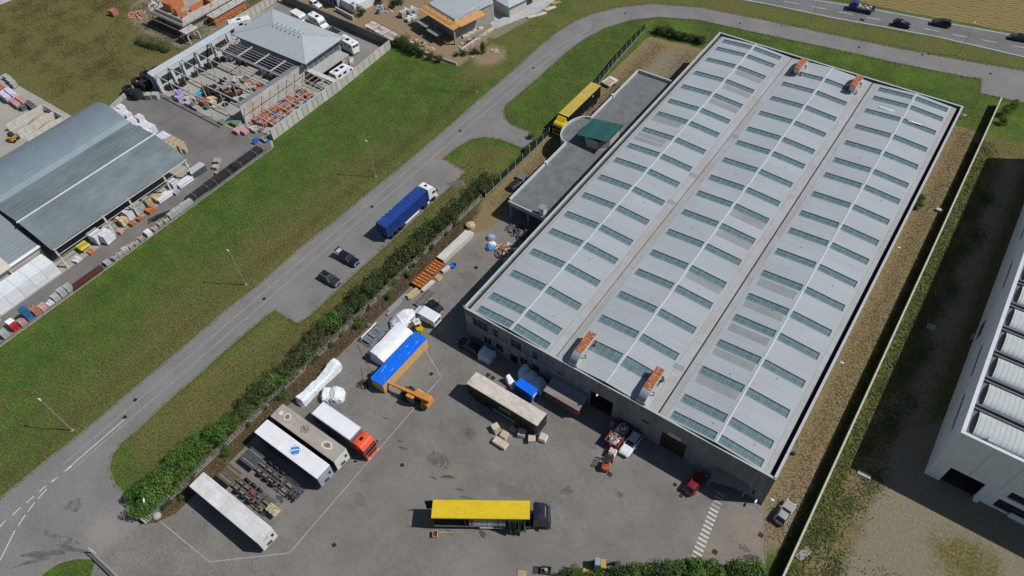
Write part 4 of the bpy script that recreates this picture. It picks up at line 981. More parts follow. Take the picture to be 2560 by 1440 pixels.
def car(name, label, cat, loc, deg, pm, L=4.3, W=1.76, H=1.5, style='hatch', group=None, open_tail=False, roofm_=None, rack=False):
    t = thing(name, label, cat, loc, deg, group)
    hl = L / 2; hw = W / 2
    b = MB()                                                # lower hull, four rings
    b.loft([rrect(-hl + 0.12, hl - 0.14, hw - 0.08, 0.22, 0.30), rrect(-hl + 0.02, hl - 0.02, hw, 0.42, 0.42), rrect(-hl, hl, hw, 0.62, 0.45), rrect(-hl + 0.04, hl - 0.12, hw - 0.03, 0.82, 0.42), rrect(-hl + 0.10, hl - 0.34, hw - 0.10, 0.93, 0.36)])
    body = b.build('body', pm, t, smooth=False, bevel=0.02)
    # bonnet rises to the windscreen
    bx0 = hl - 1.45 if style != 'van' else hl - 0.75
    MB().loft([[(hl - 0.42, -hw + 0.22, 0.90), (hl - 0.42, hw - 0.22, 0.90), (hl - 0.42, hw - 0.22, 0.95), (hl - 0.42, -hw + 0.22, 0.95)], [(bx0 - 0.15, -hw + 0.14, 0.90), (bx0 - 0.15, hw - 0.14, 0.90), (bx0 - 0.15, hw - 0.16, 1.04), (bx0 - 0.15, -hw + 0.16, 1.04)]]).build('bonnet', pm, t)
    # greenhouse: glass core with a roof shell and pillars
    rear = {'hatch': -hl + 0.12, 'sedan': -hl + 0.85, 'suv': -hl + 0.08}.get(style, -hl + 0.1)
    rrear = {'hatch': rear + 0.55, 'sedan': rear + 0.75, 'suv': rear + 0.32}.get(style, rear + 0.3)
    f0, f1 = bx0, bx0 - 0.85
    zb, zt = 0.92, H - 0.05
    gw0, gw1 = hw - 0.10, hw - 0.26
    def q(x, y, z): return (x, y, z)
    gl = MB(); gl.quad((f0, -gw0 + 0.05, zb), (f0, gw0 - 0.05, zb), (f1, gw1 - 0.03, zt), (f1, -gw1 + 0.03, zt)); ws = gl.build('windscreen', glass_dark, t)
    gl = MB(); gl.quad((rear, gw0 - 0.05, zb), (rear, -gw0 + 0.05, zb), (rrear, -gw1 + 0.03, zt), (rrear, gw1 - 0.03, zt))
    if not open_tail: gl.build('rear_window', glass_dark, t)
    for s_ in (-1, 1):
        gl = MB(); gl.quad((f0 - 0.05, s_ * gw0, zb), (rear + 0.05, s_ * gw0, zb), (rrear, s_ * gw1, zt), (f1, s_ * gw1, zt)); gl.build('side_window', glass_dark, t)
        pl = MB()
        for (xa, xb) in ((f0, f1), (-0.05, -0.12), (rear, rrear)):
            pl.bar((xa, s_ * (gw0 + 0.005), zb), (xb, s_ * (gw1 + 0.005), zt + 0.01), 0.09, 0.05)
        pl.build('pillars', pm, t)
    rf_ = MB(); rf_.loft([rrect(rrear - 0.06, f1 + 0.06, gw1 + 0.03, zt - 0.02, 0.16), rrect(rrear, f1, gw1 - 0.02, zt + 0.04, 0.18), rrect(rrear + 0.2, f1 - 0.2, gw1 - 0.2, zt + 0.065, 0.16)]); rf_.build('roof', roofm_ or pm, t, smooth=False)
    if rack:
        for s_ in (-1, 1): MB().bar((rrear + 0.15, s_ * (gw1 - 0.05), zt + 0.12), (f1 - 0.1, s_ * (gw1 - 0.05), zt + 0.12), 0.05, 0.06).build('roof_rail', steel, t)
        MB().box(rrear + 0.4, f1 - 0.3, -0.4, 0.4, zt + 0.066, zt + 0.075).build('sunroof', glass_dark, t)
    if open_tail:
        MB().hexa([(rrear - 0.1, -gw1, zt), (rrear - 0.1, gw1, zt), (rrear - 1.25, gw1, zt + 0.42), (rrear - 1.25, -gw1, zt + 0.42), (rrear - 0.1, -gw1, zt + 0.06), (rrear - 0.1, gw1, zt + 0.06), (rrear - 1.25, gw1, zt + 0.48), (rrear - 1.25, -gw1, zt + 0.48)]).build('tailgate', pm, t)
        MB().hexa([(rrear - 0.3, -gw1 + 0.12, zt + 0.14), (rrear - 0.3, gw1 - 0.12, zt + 0.14), (rrear - 0.95, gw1 - 0.12, zt + 0.372), (rrear - 0.95, -gw1 + 0.12, zt + 0.372), (rrear - 0.3, -gw1 + 0.12, zt + 0.145), (rrear - 0.3, gw1 - 0.12, zt + 0.145), (rrear - 0.95, gw1 - 0.12, zt + 0.385), (rrear - 0.95, -gw1 + 0.12, zt + 0.385)]).build('rear_window', M('pale_glass', (0.32, 0.36, 0.40), 0.15, spec=0.6), t)
    wb = L * 0.30
    for x in (-wb - 0.03, wb + 0.1):
        for s_ in (-1, 1): wheel(t, x, s_ * (hw - 0.09), CARW)
    for s_ in (-1, 1):
        MB().cbox((hl - 0.13, s_ * (hw - 0.34), 0.70), (0.16, 0.36, 0.15), deg=-s_ * 22).build('headlight', M('headlight', (0.62, 0.64, 0.66), 0.15, spec=0.6), t)
        MB().cbox((-hl + 0.06, s_ * (hw - 0.24), 0.78), (0.10, 0.28, 0.18), deg=s_ * 15).build('tail_light', M('tail_light', (0.30, 0.015, 0.012), 0.25, spec=0.5), t)
        MB().cbox((f0 - 0.35, s_ * (hw + 0.08), 1.0), (0.12, 0.2, 0.13)).build('mirror', pm, t)
    MB().box(hl - 0.06, hl + 0.015, -0.45, 0.45, 0.40, 0.56).build('grille', darkm, t)
    MB().box(-hl - 0.012, -hl + 0.03, -0.26, 0.26, 0.48, 0.6).build('number_plate', white, t)
    return t
blk = paint('black', (0.010, 0.010, 0.014), 0.18); dgr = paint('dark_grey', (0.028, 0.030, 0.034), 0.25); nav = paint('navy', (0.012, 0.012, 0.030), 0.22)
slv = paint('silver', (0.36, 0.385, 0.42), 0.3); whc = paint('white_car', (0.70, 0.72, 0.75), 0.3); redc = paint('red', (0.20, 0.012, 0.022), 0.3)
car('parked_car', 'black hatchback with its tailgate open in the roadside parking bay', 'car', (-79.1, 52.7), 0, nav, 4.5, 1.8, 1.5, 'hatch', open_tail=True, group=None)
car('parked_car', 'dark grey estate car with roof rails, tailgate shut, in the roadside parking bay', 'car', (-78.6, 47.2), 0, dgr, 4.5, 1.8, 1.52, 'suv', rack=True)
car('parked_car', 'white and silver compact car beside the red skip of rubbish', 'car', (-17.55, 48.75), -92, whc, 4.3, 1.78, 1.55, 'suv', roofm_=slv)
car('parked_car', 'red hatchback half in the shade of the warehouse', 'car', (-6.95, 48.55), 83, redc, 4.0, 1.7, 1.5, 'hatch')
car('parked_car', 'silver hatchback on bare ground by the warehouse corner', 'car', (5.15, 51.6), 84, paint('silver_dim', (0.30, 0.30, 0.305), 0.3), 4.0, 1.7, 1.48, 'hatch')
car('parked_car', 'black estate car in the shade under the warehouse windows', 'car', (-48.4, 49.55), 178, blk, 4.6, 1.8, 1.5, 'suv')
car('moving_car', 'black hatchback driving on the highway behind a dark people carrier', 'car', G(2252, 66)[:] , 8, blk, 4.3, 1.76, 1.55, 'hatch', group='cars on the highway')
car('moving_car', 'dark grey people carrier on the far lane of the highway', 'car', G(2350, 64)[:], 188, dgr, 4.6, 1.8, 1.7, 'suv', group='cars on the highway')
car('moving_car', 'dark blue saloon car at the end of the visible highway', 'car', G(2546, 100)[:], 190, paint('slate', (0.03, 0.036, 0.055), 0.25), 4.5, 1.78, 1.45, 'sedan', group='cars on the highway')
for o in bpy.data.objects:
    if o.name.startswith('moving_car'): o.location.z = 0.055

# --- panel vans and campers
def van(name, label, cat, loc, deg, pm, L=5.0, W=1.95, H=2.2, camper=False, solar=1, cab_over=False, side_glass=False, group=None):
    t = thing(name, label, cat, loc, deg, group); hl, hw = L / 2, W / 2
    if not camper:
        prof = [(-hl, 0.35), (-hl, H - 0.12), (-hl + 0.12, H), (hl - 1.75, H), (hl - 1.3, H - 0.08), (hl - 0.75, 1.28), (hl - 0.1, 1.05), (hl, 0.75), (hl, 0.35)]
    else:
        prof = [(-hl, 0.45), (-hl, H - 0.1), (-hl + 0.1, H), (hl - (0.55 if cab_over else 2.0), H), (hl - (0.15 if cab_over else 1.55), H - 0.25), (hl - (0.2 if cab_over else 1.3), H - 0.75), (hl - 0.85, 1.25), (hl - 0.1, 1.02), (hl, 0.7), (hl, 0.4)]
    b = MB().prism(prof, -hw, hw, 'y').build('body', pm, t, bevel=0.07)
    xa, za, xb, zb2 = (hl - 1.28, H - 0.12, hl - 0.79, 1.32) if not camper else (hl - (0.24 if cab_over else 1.29), H - 0.80, hl - 0.88, 1.30)
    dx, dz = xb - xa, zb2 - za; nn = Vector((-dz, 0, dx)).normalized() * 0.02
    if nn.z < 0: nn = -nn
    MB().quad((xa + nn.x, -hw + 0.14, za + nn.z), (xa + nn.x, hw - 0.14, za + nn.z), (xb + nn.x, hw - 0.1, zb2 + nn.z), (xb + nn.x, -hw + 0.1, zb2 + nn.z)).build('windscreen', M('camper_glass', (0.16, 0.20, 0.19), 0.15, spec=0.6) if camper else glass_dark, t)
    for s_ in (-1, 1):
        y = s_ * (hw + 0.006)
        MB().face([(hl - 1.45, y, 1.22), (hl - 0.95, y, 1.22), (hl - 1.35, y, min(H - 0.3, 1.85)), (hl - 1.9, y, min(H - 0.3, 1.85)), (hl - 1.9, y, 1.22)]).build('side_window', glass_dark, t)
        if side_glass:
            for k in range(2): MB().box(-hl + 0.7 + k * 1.7, -hl + 1.7 + k * 1.7, min(y, y * 1.01), max(y, y * 1.01), H - 1.15, H - 0.6).build('side_window', glass_dark, t)
        for x in (-L * 0.29, L * 0.33): wheel(t, x, s_ * (hw - 0.1), CARW, 1.05)
        MB().cbox((hl - 0.04, s_ * (hw - 0.25), 0.82), (0.1, 0.3, 0.2)).build('headlight', MATS['headlight'], t)
        MB().cbox((-hl, s_ * (hw - 0.1), 1.0), (0.05, 0.12, 0.4)).build('tail_light', MATS['tail_light'], t)
        MB().cbox((hl - 1.15, s_ * (hw + 0.14), 1.3), (0.12, 0.22, 0.26)).build('mirror', darkm, t)
    MB().box(-hl - 0.012, -hl, -hw + 0.25, -0.05, H - 0.95, H - 0.4).build('rear_window', glass_dark, t); MB().box(-hl - 0.012, -hl, 0.05, hw - 0.25, H - 0.95, H - 0.4).build('rear_window', glass_dark, t)
    if solar and camper:
        MB().box(-0.6, 0.5, -0.45, 0.45, H + 0.012, H + 0.05).build('solar_panel', glass_dark, t); MB().box(-hl + 0.5, -hl + 0.9, -0.25, 0.25, H + 0.01, H + 0.12).build('roof_vent', MATS['pale_glass'], t)
        if solar > 1: MB().box(-hl + 1.1, -hl + 1.9, -0.5, 0.5, H + 0.012, H + 0.05).build('solar_panel', glass_dark, t)
    return t
vanw = paint('van_white', (0.66, 0.70, 0.75), 0.35); campw = paint('camper_white', (0.72, 0.74, 0.75), 0.4)
van('delivery_van', 'white panel van parked beside the yellow forklift', 'van', (-58.3, 50.35), 180, vanw, 5.0, 1.95, 2.0)
car('parked_car', 'dark blue car nose showing behind the white panel van', 'car', (-58.6, 52.9), 170, paint('teal_dark', (0.010, 0.022, 0.035), 0.25), 3.4, 1.6, 1.4, 'hatch')
van('camper_van', 'grey-white camper van with roof solar panel behind the hip-roofed building', 'camper', (-143.6, 109.0), -8, campw, 6.0, 2.05, 2.7, True, 1, side_glass=True, group='campers in the walled yard')
van('caravan', 'small white caravan by the dark yard wall', 'caravan', (-149.6, 107.8), -8, paint('caravan', (0.70, 0.69, 0.66), 0.4), 4.6, 2.1, 2.55, True, 0, cab_over=True, side_glass=True, group='campers in the walled yard')
van('motorhome', 'white motorhome standing end-on beside the flat-roofed carport', 'motorhome', (-128.7, 104.8), 172, campw, 6.0, 2.2, 3.0, True, 1, cab_over=True, side_glass=True, group='campers in the walled yard')
van('motorhome', 'white motorhome with two solar panels against the precast fence', 'motorhome', (-121.6, 95.5), 88, campw, 6.4, 2.2, 2.8, True, 2, cab_over=False, side_glass=True, group='campers in the walled yard')
van('motorhome', 'white motorhome half hidden behind the roofless shed wall', 'motorhome', (-159.9, 96.9), 60, campw, 5.6, 2.2, 2.9, True, 1, cab_over=True, side_glass=True, group='campers in the walled yard')
car('parked_car', 'white car beyond the dark yard wall', 'car', (-151.5, 115.6), -8, whc, 4.2, 1.75, 1.5, 'hatch')

# --- lorries
def chassis(t, x0, x1, axles, z=0.95, w=0.42):
    c = MB()
    for s_ in (-1, 1): c.box(x0, x1, s_ * w - 0.07, s_ * w + 0.07, z - 0.14, z + 0.10)
    k = x0 + 0.4
    while k < x1: c.box(k - 0.05, k + 0.05, -w + 0.07, w - 0.07, z - 0.08, z + 0.06); k += 1.6
    c.build('chassis', darkm, t)
    for x in axles:
        MB().tube([(x, -1.05, 0.52), (x, 1.05, 0.52)], 0.08).build('axle', darkm, t)
        for s_ in (-1, 1): wheel(t, x, s_ * 1.06, TRW)

def trailer(name, label, loc, deg, L, roof, side, front, rear, cat='trailer', H=4.0, ribs=True, group=None, tail=True, radius=0.02, W=2.52, nribs=14, legs=True, front_gear=True):
    """box semitrailer, +x is the kingpin end"""
    t = thing(name, label, cat, loc, deg, group); hl, hw = L / 2, W / 2
    for s_ in (-1, 1):
        MB().box(-hl + 0.06, hl - 0.06, s_ * hw - 0.03, s_ * hw + 0.03, 1.15, H - 0.10).build('side_curtain', side, t)
        MB().box(-hl + 0.05, hl - 0.05, s_ * hw - 0.04, s_ * hw + 0.04, H - 0.10, H - 0.005).build('top_rail', roof, t)
        for k in range(9):
            x = -hl + 0.8 + (L - 1.6) * k / 8; MB().box(x - 0.02, x + 0.02, s_ * (hw + 0.03) - 0.008, s_ * (hw + 0.03) + 0.008, 1.15, 1.4).build('strap', darkm, t)
        MB().box(-hl + 4.6, hl - 4.2, s_ * (hw - 0.1) - 0.02, s_ * (hw - 0.1) + 0.02, 0.45, 0.95).build('side_guard', steel, t)
    fr = MB().box(hl - 0.06, hl, -hw, hw, 1.1, H - 0.01).build('front_wall', front, t)
    rr = MB()
    for s_ in (-1, 1): rr.box(-hl, -hl + 0.05, min(s_ * 0.02, s_ * (hw - 0.01)), max(s_ * 0.02, s_ * (hw - 0.01)), 1.15, H - 0.04)
    rr.build('rear_doors', rear, t)
    rm_ = MB()
    rm_.box(-hl, hl, -hw, hw, H, H + 0.03)
    ro = rm_.build('roof', roof, t, bevel=0.012)
    if ribs:
        for k in range(nribs):
            x = -hl + 0.5 + (L - 1.0) * k / (nribs - 1)
            MB().box(x - 0.06, x + 0.06, -hw + 0.05, hw - 0.05, H + 0.03, H + 0.055).build('roof_bow', roof, ro)
    MB().box(-hl + 0.02, hl - 0.02, -hw + 0.04, hw - 0.04, 1.02, 1.14).build('deck', darkm, t)
    chassis(t, -hl + 0.1, hl - 0.6, (-hl + 1.6, -hl + 2.95, -hl + 4.3), 0.92)
    if legs:
        for s_ in (-1, 1): MB().box(hl - 3.1, hl - 2.95, s_ * 0.7 - 0.08, s_ * 0.7 + 0.08, 0.0, 1.0).build('landing_leg', darkm, t)
    if front_gear:
        g_ = MB(); g_.box(hl, hl + 0.06, -0.5, 0.2, 1.35, 1.6); g_.box(hl, hl + 0.08, -0.25, -0.15, 1.5, 2.1); g_.box(hl, hl + 0.07, 0.15, 0.3, 1.3, 1.9); g_.box(hl, hl + 0.09, -0.6, 0.3, 1.85, 1.93)
        g_.build('air_couplings', darkm, t)
        MB().box(hl, hl + 0.02, 0.55, 0.95, 2.2, 2.9).build('document_box', MATS['dark_pane'], t)
    MB().box(-hl - 0.03, -hl + 0.05, -hw + 0.1, hw - 0.1, 0.5, 0.65).build('bumper', darkm, t)
    return t
tr_w = M('trailer_roof_white', (0.66, 0.67, 0.68), 0.55, col2=(0.74, 0.75, 0.76), scale=0.5)
tr_w2 = M('trailer_roof_dirty', (0.52, 0.52, 0.51), 0.6, col2=(0.68, 0.68, 0.68), scale=0.35)
tr_beige = M('trailer_roof_grimy', (0.30, 0.265, 0.225), 0.75, col2=(0.40, 0.36, 0.315), scale=0.5, stretch=(0.4, 1, 1))
tr_gts = M('trailer_roof_sand', (0.47, 0.42, 0.36), 0.75, col2=(0.60, 0.55, 0.49), scale=0.9, stretch=(0.5, 1.5, 1))
grime(tr_w, (0.44, 0.43, 0.41), 0.8, (0.5, 1.5, 1), 0.54, 0.75, 0.45); grime(tr_w2, (0.34, 0.33, 0.315), 0.9, (0.4, 1.6, 1), 0.48, 0.72, 0.6); grime(tr_gts, (0.22, 0.19, 0.155), 1.3, (0.8, 0.8, 1), 0.5, 0.72, 0.6); grime(tr_beige, (0.20, 0.175, 0.15), 0.8, (0.4, 1.4, 1), 0.5, 0.72, 0.6)
curt_n = M('curtain_navy', (0.028, 0.030, 0.075), 0.5, var=0.2, scale=0.7); curt_k = M('curtain_black', (0.012, 0.012, 0.013), 0.45, var=0.3, scale=0.8); curt_g = M('curtain_grey', (0.075, 0.082, 0.10), 0.5, var=0.15)
bulk_w = M('bulkhead_white', (0.60, 0.60, 0.56), 0.5, var=0.08); bulk_g = M('bulkhead_grey', (0.30, 0.33, 0.38), 0.5, var=0.1)
t1 = trailer('semi_trailer', 'white-roofed trailer with navy curtains standing by the hedge corner', (-58.0, 7.75), 0, 14.4, tr_w2, curt_n, bulk_w, bulk_w, group='trailers parked along the hedge')
lettering('knap', 0.42, inkm, t1, (7.205, -0.1, 3.3), (PI / 2, 0, PI / 2))
def ringstain(parent, x, y, z, r0, r1, m, sx=1.0, seed=1):
    rnd = random.Random(seed); n = 24; a_, b_ = [], []
    for k in range(n):
        a = 2 * PI * k / n; j = 1 + rnd.uniform(-0.12, 0.12); a_.append((x + r0 * j * sx * math.cos(a), y + r0 * j * math.sin(a), z)); b_.append((x + r1 * j * sx * math.cos(a), y + r1 * j * math.sin(a), z))
    return MB().loft([a_, b_], cap=False).build('ring_stain', m, parent)
t2 = trailer('semi_trailer', 'white-roofed trailer with a blue diamond-shaped patch on its roof', (-57.4, 18.85), 0, 13.2, tr_w, curt_n, bulk_g, bulk_w, ribs=False, group='trailers parked along the hedge')
bl = M('blue_print', (0.035, 0.19, 0.48), 0.5, col2=(0.06, 0.27, 0.60), scale=3)
MB().sheet([(0.1, -0.75), (1.0, 0.02), (0.15, 0.85), (-0.75, 0.05)], 0.0).build('blue_patch', bl, t2, loc=(0.6, 0, 4.036)); ring = []
for k in range(4): ringstain(t2, 0.7 + 0.62 * math.cos(R(45 + 90 * k)), 0.05 + 0.58 * math.sin(R(45 + 90 * k)), 4.034, 0.19, 0.25, bl, 1.0, k)
MB().bar((0.2, -0.35, 4.045), (1.0, 0.45, 4.045), 0.14, 0.01).build('white_streak', white, t2)
lettering('ARG', 0.36, white, t2, (0.62, 0.02, 4.05), (0, 0, R(45))) if False else None
t3 = trailer('semi_trailer', 'trailer with grimy brown roof marked by pale ring stains', (-57.4, 22.1), 0, 13.4, tr_beige, curt_k, bulk_w, bulk_w, ribs=False, H=3.9, group='trailers parked along the hedge')
mud = M('mud_stain', (0.16, 0.145, 0.13), 0.8, var=0.3, scale=3); pale_st = M('pale_stain', (0.62, 0.60, 0.56), 0.7, var=0.15, scale=3)
for i, (x, r, mm) in enumerate(((-4.4, 0.55, pale_st), (-0.7, 0.65, mud), (4.0, 0.62, pale_st))):
    ringstain(t3, x, 0.1, 3.935, r * 0.75, r, mm, 1.5 if i == 2 else 1.1, i); patch(t3, (x, 0.1), r * 0.7, r * 0.5, mud, 300 + i, z=3.934, name='dirt_patch')
MB().box(-6.0, -5.4, -0.3, 0.3, 3.931, 3.936).build('pale_patch', pale_st, t3)
t4 = trailer('semi_trailer', 'black curtain trailer with sandy ribbed roof and three pale letters on its side', (-36.25, 43.25), 0, 13.2, tr_gts, curt_k, curt_k, curt_k, W=2.45, nribs=16)
gold = M('gold_print', (0.42, 0.40, 0.34), 0.5)
lettering('GTS', 1.15, gold, t4, (0.55, -1.262, 2.55), (PI / 2, 0, 0))
MB().box(-0.95, -0.7, -1.262, -1.258, 2.9, 3.15).build('logo_mark', M('olive_print', (0.13, 0.12, 0.03), 0.5), t4)

def cab(t, x0, pm, H=3.7, W=2.45, Lc=2.3, deflector=True, flat_roof=False, hatch=True, glassm=None):
    """tractor cab with its back at x0, facing +x"""
    hw = W / 2
    top = H if deflector else H - 0.6
    prof = [(x0, 1.05), (x0, top - 0.10), (x0 + 0.12, top), (x0 + 0.75, top + 0.02), (x0 + 1.55, top - 0.18), (x0 + Lc - 0.22, 2.62), (x0 + Lc - 0.02, 1.75), (x0 + Lc, 0.65), (x0 + Lc - 0.05, 0.42), (x0 + 1.75, 0.42), (x0 + 1.7, 1.05)]
    b = MB().prism(prof, -hw, hw, 'y').build('cab', pm, t, bevel=0.09)
    xa, za, xb, zb = x0 + Lc - 0.27, 2.60, x0 + Lc - 0.03, 1.78
    MB().quad((xa + 0.03, -hw + 0.12, za + 0.02), (xa + 0.03, hw - 0.12, za + 0.02), (xb + 0.03, hw - 0.08, zb + 0.02), (xb + 0.03, -hw + 0.08, zb + 0.02)).build('windscreen', glass_dark, t)
    MB().hexa([(xa - 0.1, -hw + 0.1, za + 0.1), (xa + 0.25, -hw + 0.1, za + 0.06), (xa + 0.25, hw - 0.1, za + 0.06), (xa - 0.1, hw - 0.1, za + 0.1), (xa - 0.1, -hw + 0.1, za + 0.15), (xa + 0.25, -hw + 0.1, za + 0.1), (xa + 0.25, hw - 0.1, za + 0.1), (xa - 0.1, hw - 0.1, za + 0.15)]).build('sun_visor', M('visor', (0.05, 0.05, 0.055), 0.3), t)
    MB().box(x0 + Lc, x0 + Lc + 0.03, -0.85, 0.85, 0.9, 1.55).build('grille', darkm, t)
    MB().box(x0 + Lc - 0.3, x0 + Lc + 0.08, -hw - 0.01, hw + 0.01, 0.40, 0.72).build('bumper', pm, t, bevel=0.04)
    for s_ in (-1, 1):
        y = s_ * (hw + 0.006)
        MB().face([(x0 + Lc - 1.35, y, 1.85), (x0 + Lc - 0.42, y, 1.85), (x0 + Lc - 0.55, y, 2.5), (x0 + Lc - 1.35, y, 2.5)]).build('side_window', glass_dark, t)
        MB().cbox((x0 + Lc - 0.1, s_ * (hw + 0.22), 2.15), (0.1, 0.26, 0.62)).build('mirror', darkm, t)
        MB().cbox((x0 + Lc + 0.07, s_ * (hw - 0.3), 0.58), (0.06, 0.4, 0.16)).build('headlight', MATS['headlight'], t)
        wheel(t, x0 + Lc - 1.05, s_ * 1.03, TRW)
        MB().box(x0 - 0.9, x0 + 0.6, s_ * 0.9 - 0.26, s_ * 0.9 + 0.26, 0.45, 1.0).build('fuel_tank', steel if s_ > 0 else darkm, t)
    if hatch: MB().box(x0 + 0.55, x0 + 1.05, -0.3, 0.3, top + 0.02, top + 0.05).build('roof_hatch', glass_dark, t)
    return b
# orange-red rigid lorry
rt = thing('box_lorry', 'orange-red cab lorry with white box roof parked beside the stained trailer', 'lorry', (-53.5, 25.9), 0)
L_, hw = 8.0, 1.25
side_b = M('box_side_grey', (0.16, 0.18, 0.215), 0.5, var=0.1)
for s_ in (-1, 1):
    MB().box(-5.6, 2.3, s_ * hw - 0.03, s_ * hw + 0.03, 1.15, 3.88).build('side_panel', side_b, rt)
    MB().box(-5.62, 2.32, s_ * hw - 0.06, s_ * hw + 0.06, 3.88, 4.0).build('top_rail', M('rail_grey', (0.33, 0.36, 0.42), 0.45), rt)
MB().box(-5.6, 2.3, -hw + 0.07, hw - 0.07, 3.96, 4.01).build('roof', M('box_roof', (0.70, 0.72, 0.74), 0.5, var=0.05), rt)
for k in range(7): MB().box(-5.0 + k * 1.15, -4.96 + k * 1.15, -hw + 0.1, hw - 0.1, 4.01, 4.03).build('roof_bow', MATS['box_roof'], rt)
MB().box(-5.64, -5.6, -hw, hw, 1.15, 3.95).build('rear_doors', MATS['rail_grey'], rt); MB().box(2.3, 2.34, -hw, hw, 1.15, 3.95).build('front_wall', side_b, rt)
MB().box(-5.6, 2.3, -hw + 0.05, hw - 0.05, 1.03, 1.14).build('deck', darkm, rt)
chassis(rt, -5.4, 3.2, (-3.2, -1.9), 0.92)
orm = paint('orange_red', (0.66, 0.075, 0.020), 0.35); cab(rt, 2.55, orm, 3.55, 2.42, 2.45)
# white tractor with blue container
bt = thing('container_lorry', 'blue shipping container on a white lorry parked in the roadside bay', 'lorry', (-77.35, 66.4), 90)
blue = M('container_blue', (0.016, 0.052, 0.23), 0.5, var=0.15, scale=0.8)
grime(blue, (0.05, 0.075, 0.17), 1.0, (1, 1, 0.4), 0.5, 0.74, 0.55); hw = 1.22
def corr(mb_, x0, x1, y, z0, z1, n, dep, s_):
    for k in range(n):
        a = x0 + (x1 - x0) * k / n; w = (x1 - x0) / n
        mb_.hexa([(a, y - s_ * 0.02, z0), (a + w * 0.5, y - s_ * 0.02, z0), (a + w * 0.42, y + s_ * dep, z0), (a + w * 0.08, y + s_ * dep, z0), (a, y - s_ * 0.02, z1), (a + w * 0.5, y - s_ * 0.02, z1), (a + w * 0.42, y + s_ * dep, z1), (a + w * 0.08, y + s_ * dep, z1)])
z0, z1 = 1.3, 3.9
co = MB().box(-5.9, 5.9, -hw + 0.06, hw - 0.06, z0, z1 - 0.03).build('container', blue, bt)
for s_ in (-1, 1):
    m_ = MB(); corr(m_, -5.85, 5.85, s_ * (hw - 0.05), z0 + 0.12, z1 - 0.1, 40, 0.045, s_); m_.build('corrugation', blue, co, fix=False)
    MB().box(-5.98, 5.98, s_ * hw - 0.05, s_ * hw + 0.03, z1 - 0.10, z1 + 0.01).build('top_rail', blue, co); MB().box(-5.98, 5.98, s_ * hw - 0.05, s_ * hw + 0.03, z0, z0 + 0.12).build('bottom_rail', blue, co)
    for x in (-5.95, 5.95): MB().box(x - 0.06, x + 0.06, s_ * hw - 0.08, s_ * hw + 0.035, z0, z1 + 0.02).build('corner_post', blue, co)
m_ = MB()
for k in range(12): m_.box(-5.6 + k * 0.95, -5.15 + k * 0.95, -hw + 0.12, hw - 0.12, z1 - 0.03, z1 + 0.0)
m_.build('roof_corrugation', blue, co)
for k in range(3): MB().box(-6.03, -5.97, -0.9 + k * 0.9 - 0.03, -0.9 + k * 0.9 + 0.03, z0 + 0.1, z1 - 0.1).build('locking_bar', blue, co)
for k in range(4): MB().box(-4.8 + k * 1.05, -4.7 + k * 1.05, hw - 0.12, hw + 0.01, z1 + 0.012, z1 + 0.016).build('scuff', pale_st, co)
lettering('TLLU 4812', 0.22, M('container_letter', (0.45, 0.5, 0.6), 0.6), co, (5.2, -hw - 0.045, 2.75), (PI / 2, PI / 2, 0)) if False else None
chassis(bt, -6.1, 7.0, (-4.7, -3.35, -2.0, 5.0), 1.05); cab(bt, 6.35, paint('lorry_white', (0.70, 0.71, 0.70), 0.3), 3.75, 2.45, 2.4)
MB().box(-0.9, 3.1, -1.2, -1.12, 0.55, 0.95).build('side_guard', white, bt); MB().box(-0.9, 3.1, 1.12, 1.2, 0.55, 0.95).build('side_guard', white, bt)
MB().box(5.7, 6.3, -1.24, -1.2, 0.5, 1.0).build('side_fairing', white, bt); MB().box(-6.3, -6.15, -1.2, 1.2, 0.55, 0.62).build('rear_bumper', steel, bt)
# yellow roofed lorry with open side, unloading
yt = thing('curtain_lorry', 'black lorry with yellow trailer roof, side curtain drawn back over white brick pallets', 'lorry', (-28.95, 27.15), 33.7)
yel = M('yellow_tarp', (0.60, 0.42, 0.012), 0.5, col2=(0.66, 0.48, 0.018), scale=0.6, bump=0.25, bscale=2.5)
grime(yel, (0.36, 0.26, 0.03), 0.9, (0.5, 1.4, 1), 0.5, 0.74, 0.5)
hl, hw = 6.7, 1.28
ro = MB().box(-hl, hl, -hw, hw, 3.93, 3.99).build('roof', yel, yt, bevel=0.02)
for k in range(13): MB().box(-hl + 0.5 + k * 1.0, -hl + 0.58 + k * 1.0, -hw + 0.06, hw - 0.06, 3.99, 4.005).build('roof_bow', yel, ro)
for s_ in (-1, 1): MB().box(-hl, hl, s_ * hw - 0.05, s_ * hw + 0.05, 3.80, 3.929).build('top_rail', M('rail_yellow', (0.30, 0.21, 0.01), 0.6), yt)
MB().box(-hl + 0.05, hl - 0.05, hw - 0.04, hw + 0.02, 1.15, 3.80).build('side_curtain', curt_k, yt)
MB().box(hl - 0.08, hl, -hw, hw, 1.05, 3.80).build('front_wall', curt_k, yt)
MB().box(-hl, hl, -hw, hw, 1.02, 1.14).build('deck', M('deck_boards', (0.055, 0.045, 0.038), 0.8, var=0.3, scale=2), yt)
for x in (-hl + 0.06, -2.2, 2.3): MB().box(x - 0.05, x + 0.05, -hw, -hw + 0.1, 1.14, 3.8).build('stanchion', darkm, yt)
MB().box(-hl, hl, -hw - 0.03, -hw + 0.02, 1.0, 1.16).build('side_raves', M('rave', (0.16, 0.15, 0.14), 0.6), yt); MB().box(-0.3, 2.9, -hw - 0.1, -hw - 0.04, 0.7, 0.82).build('side_guard', white, yt)
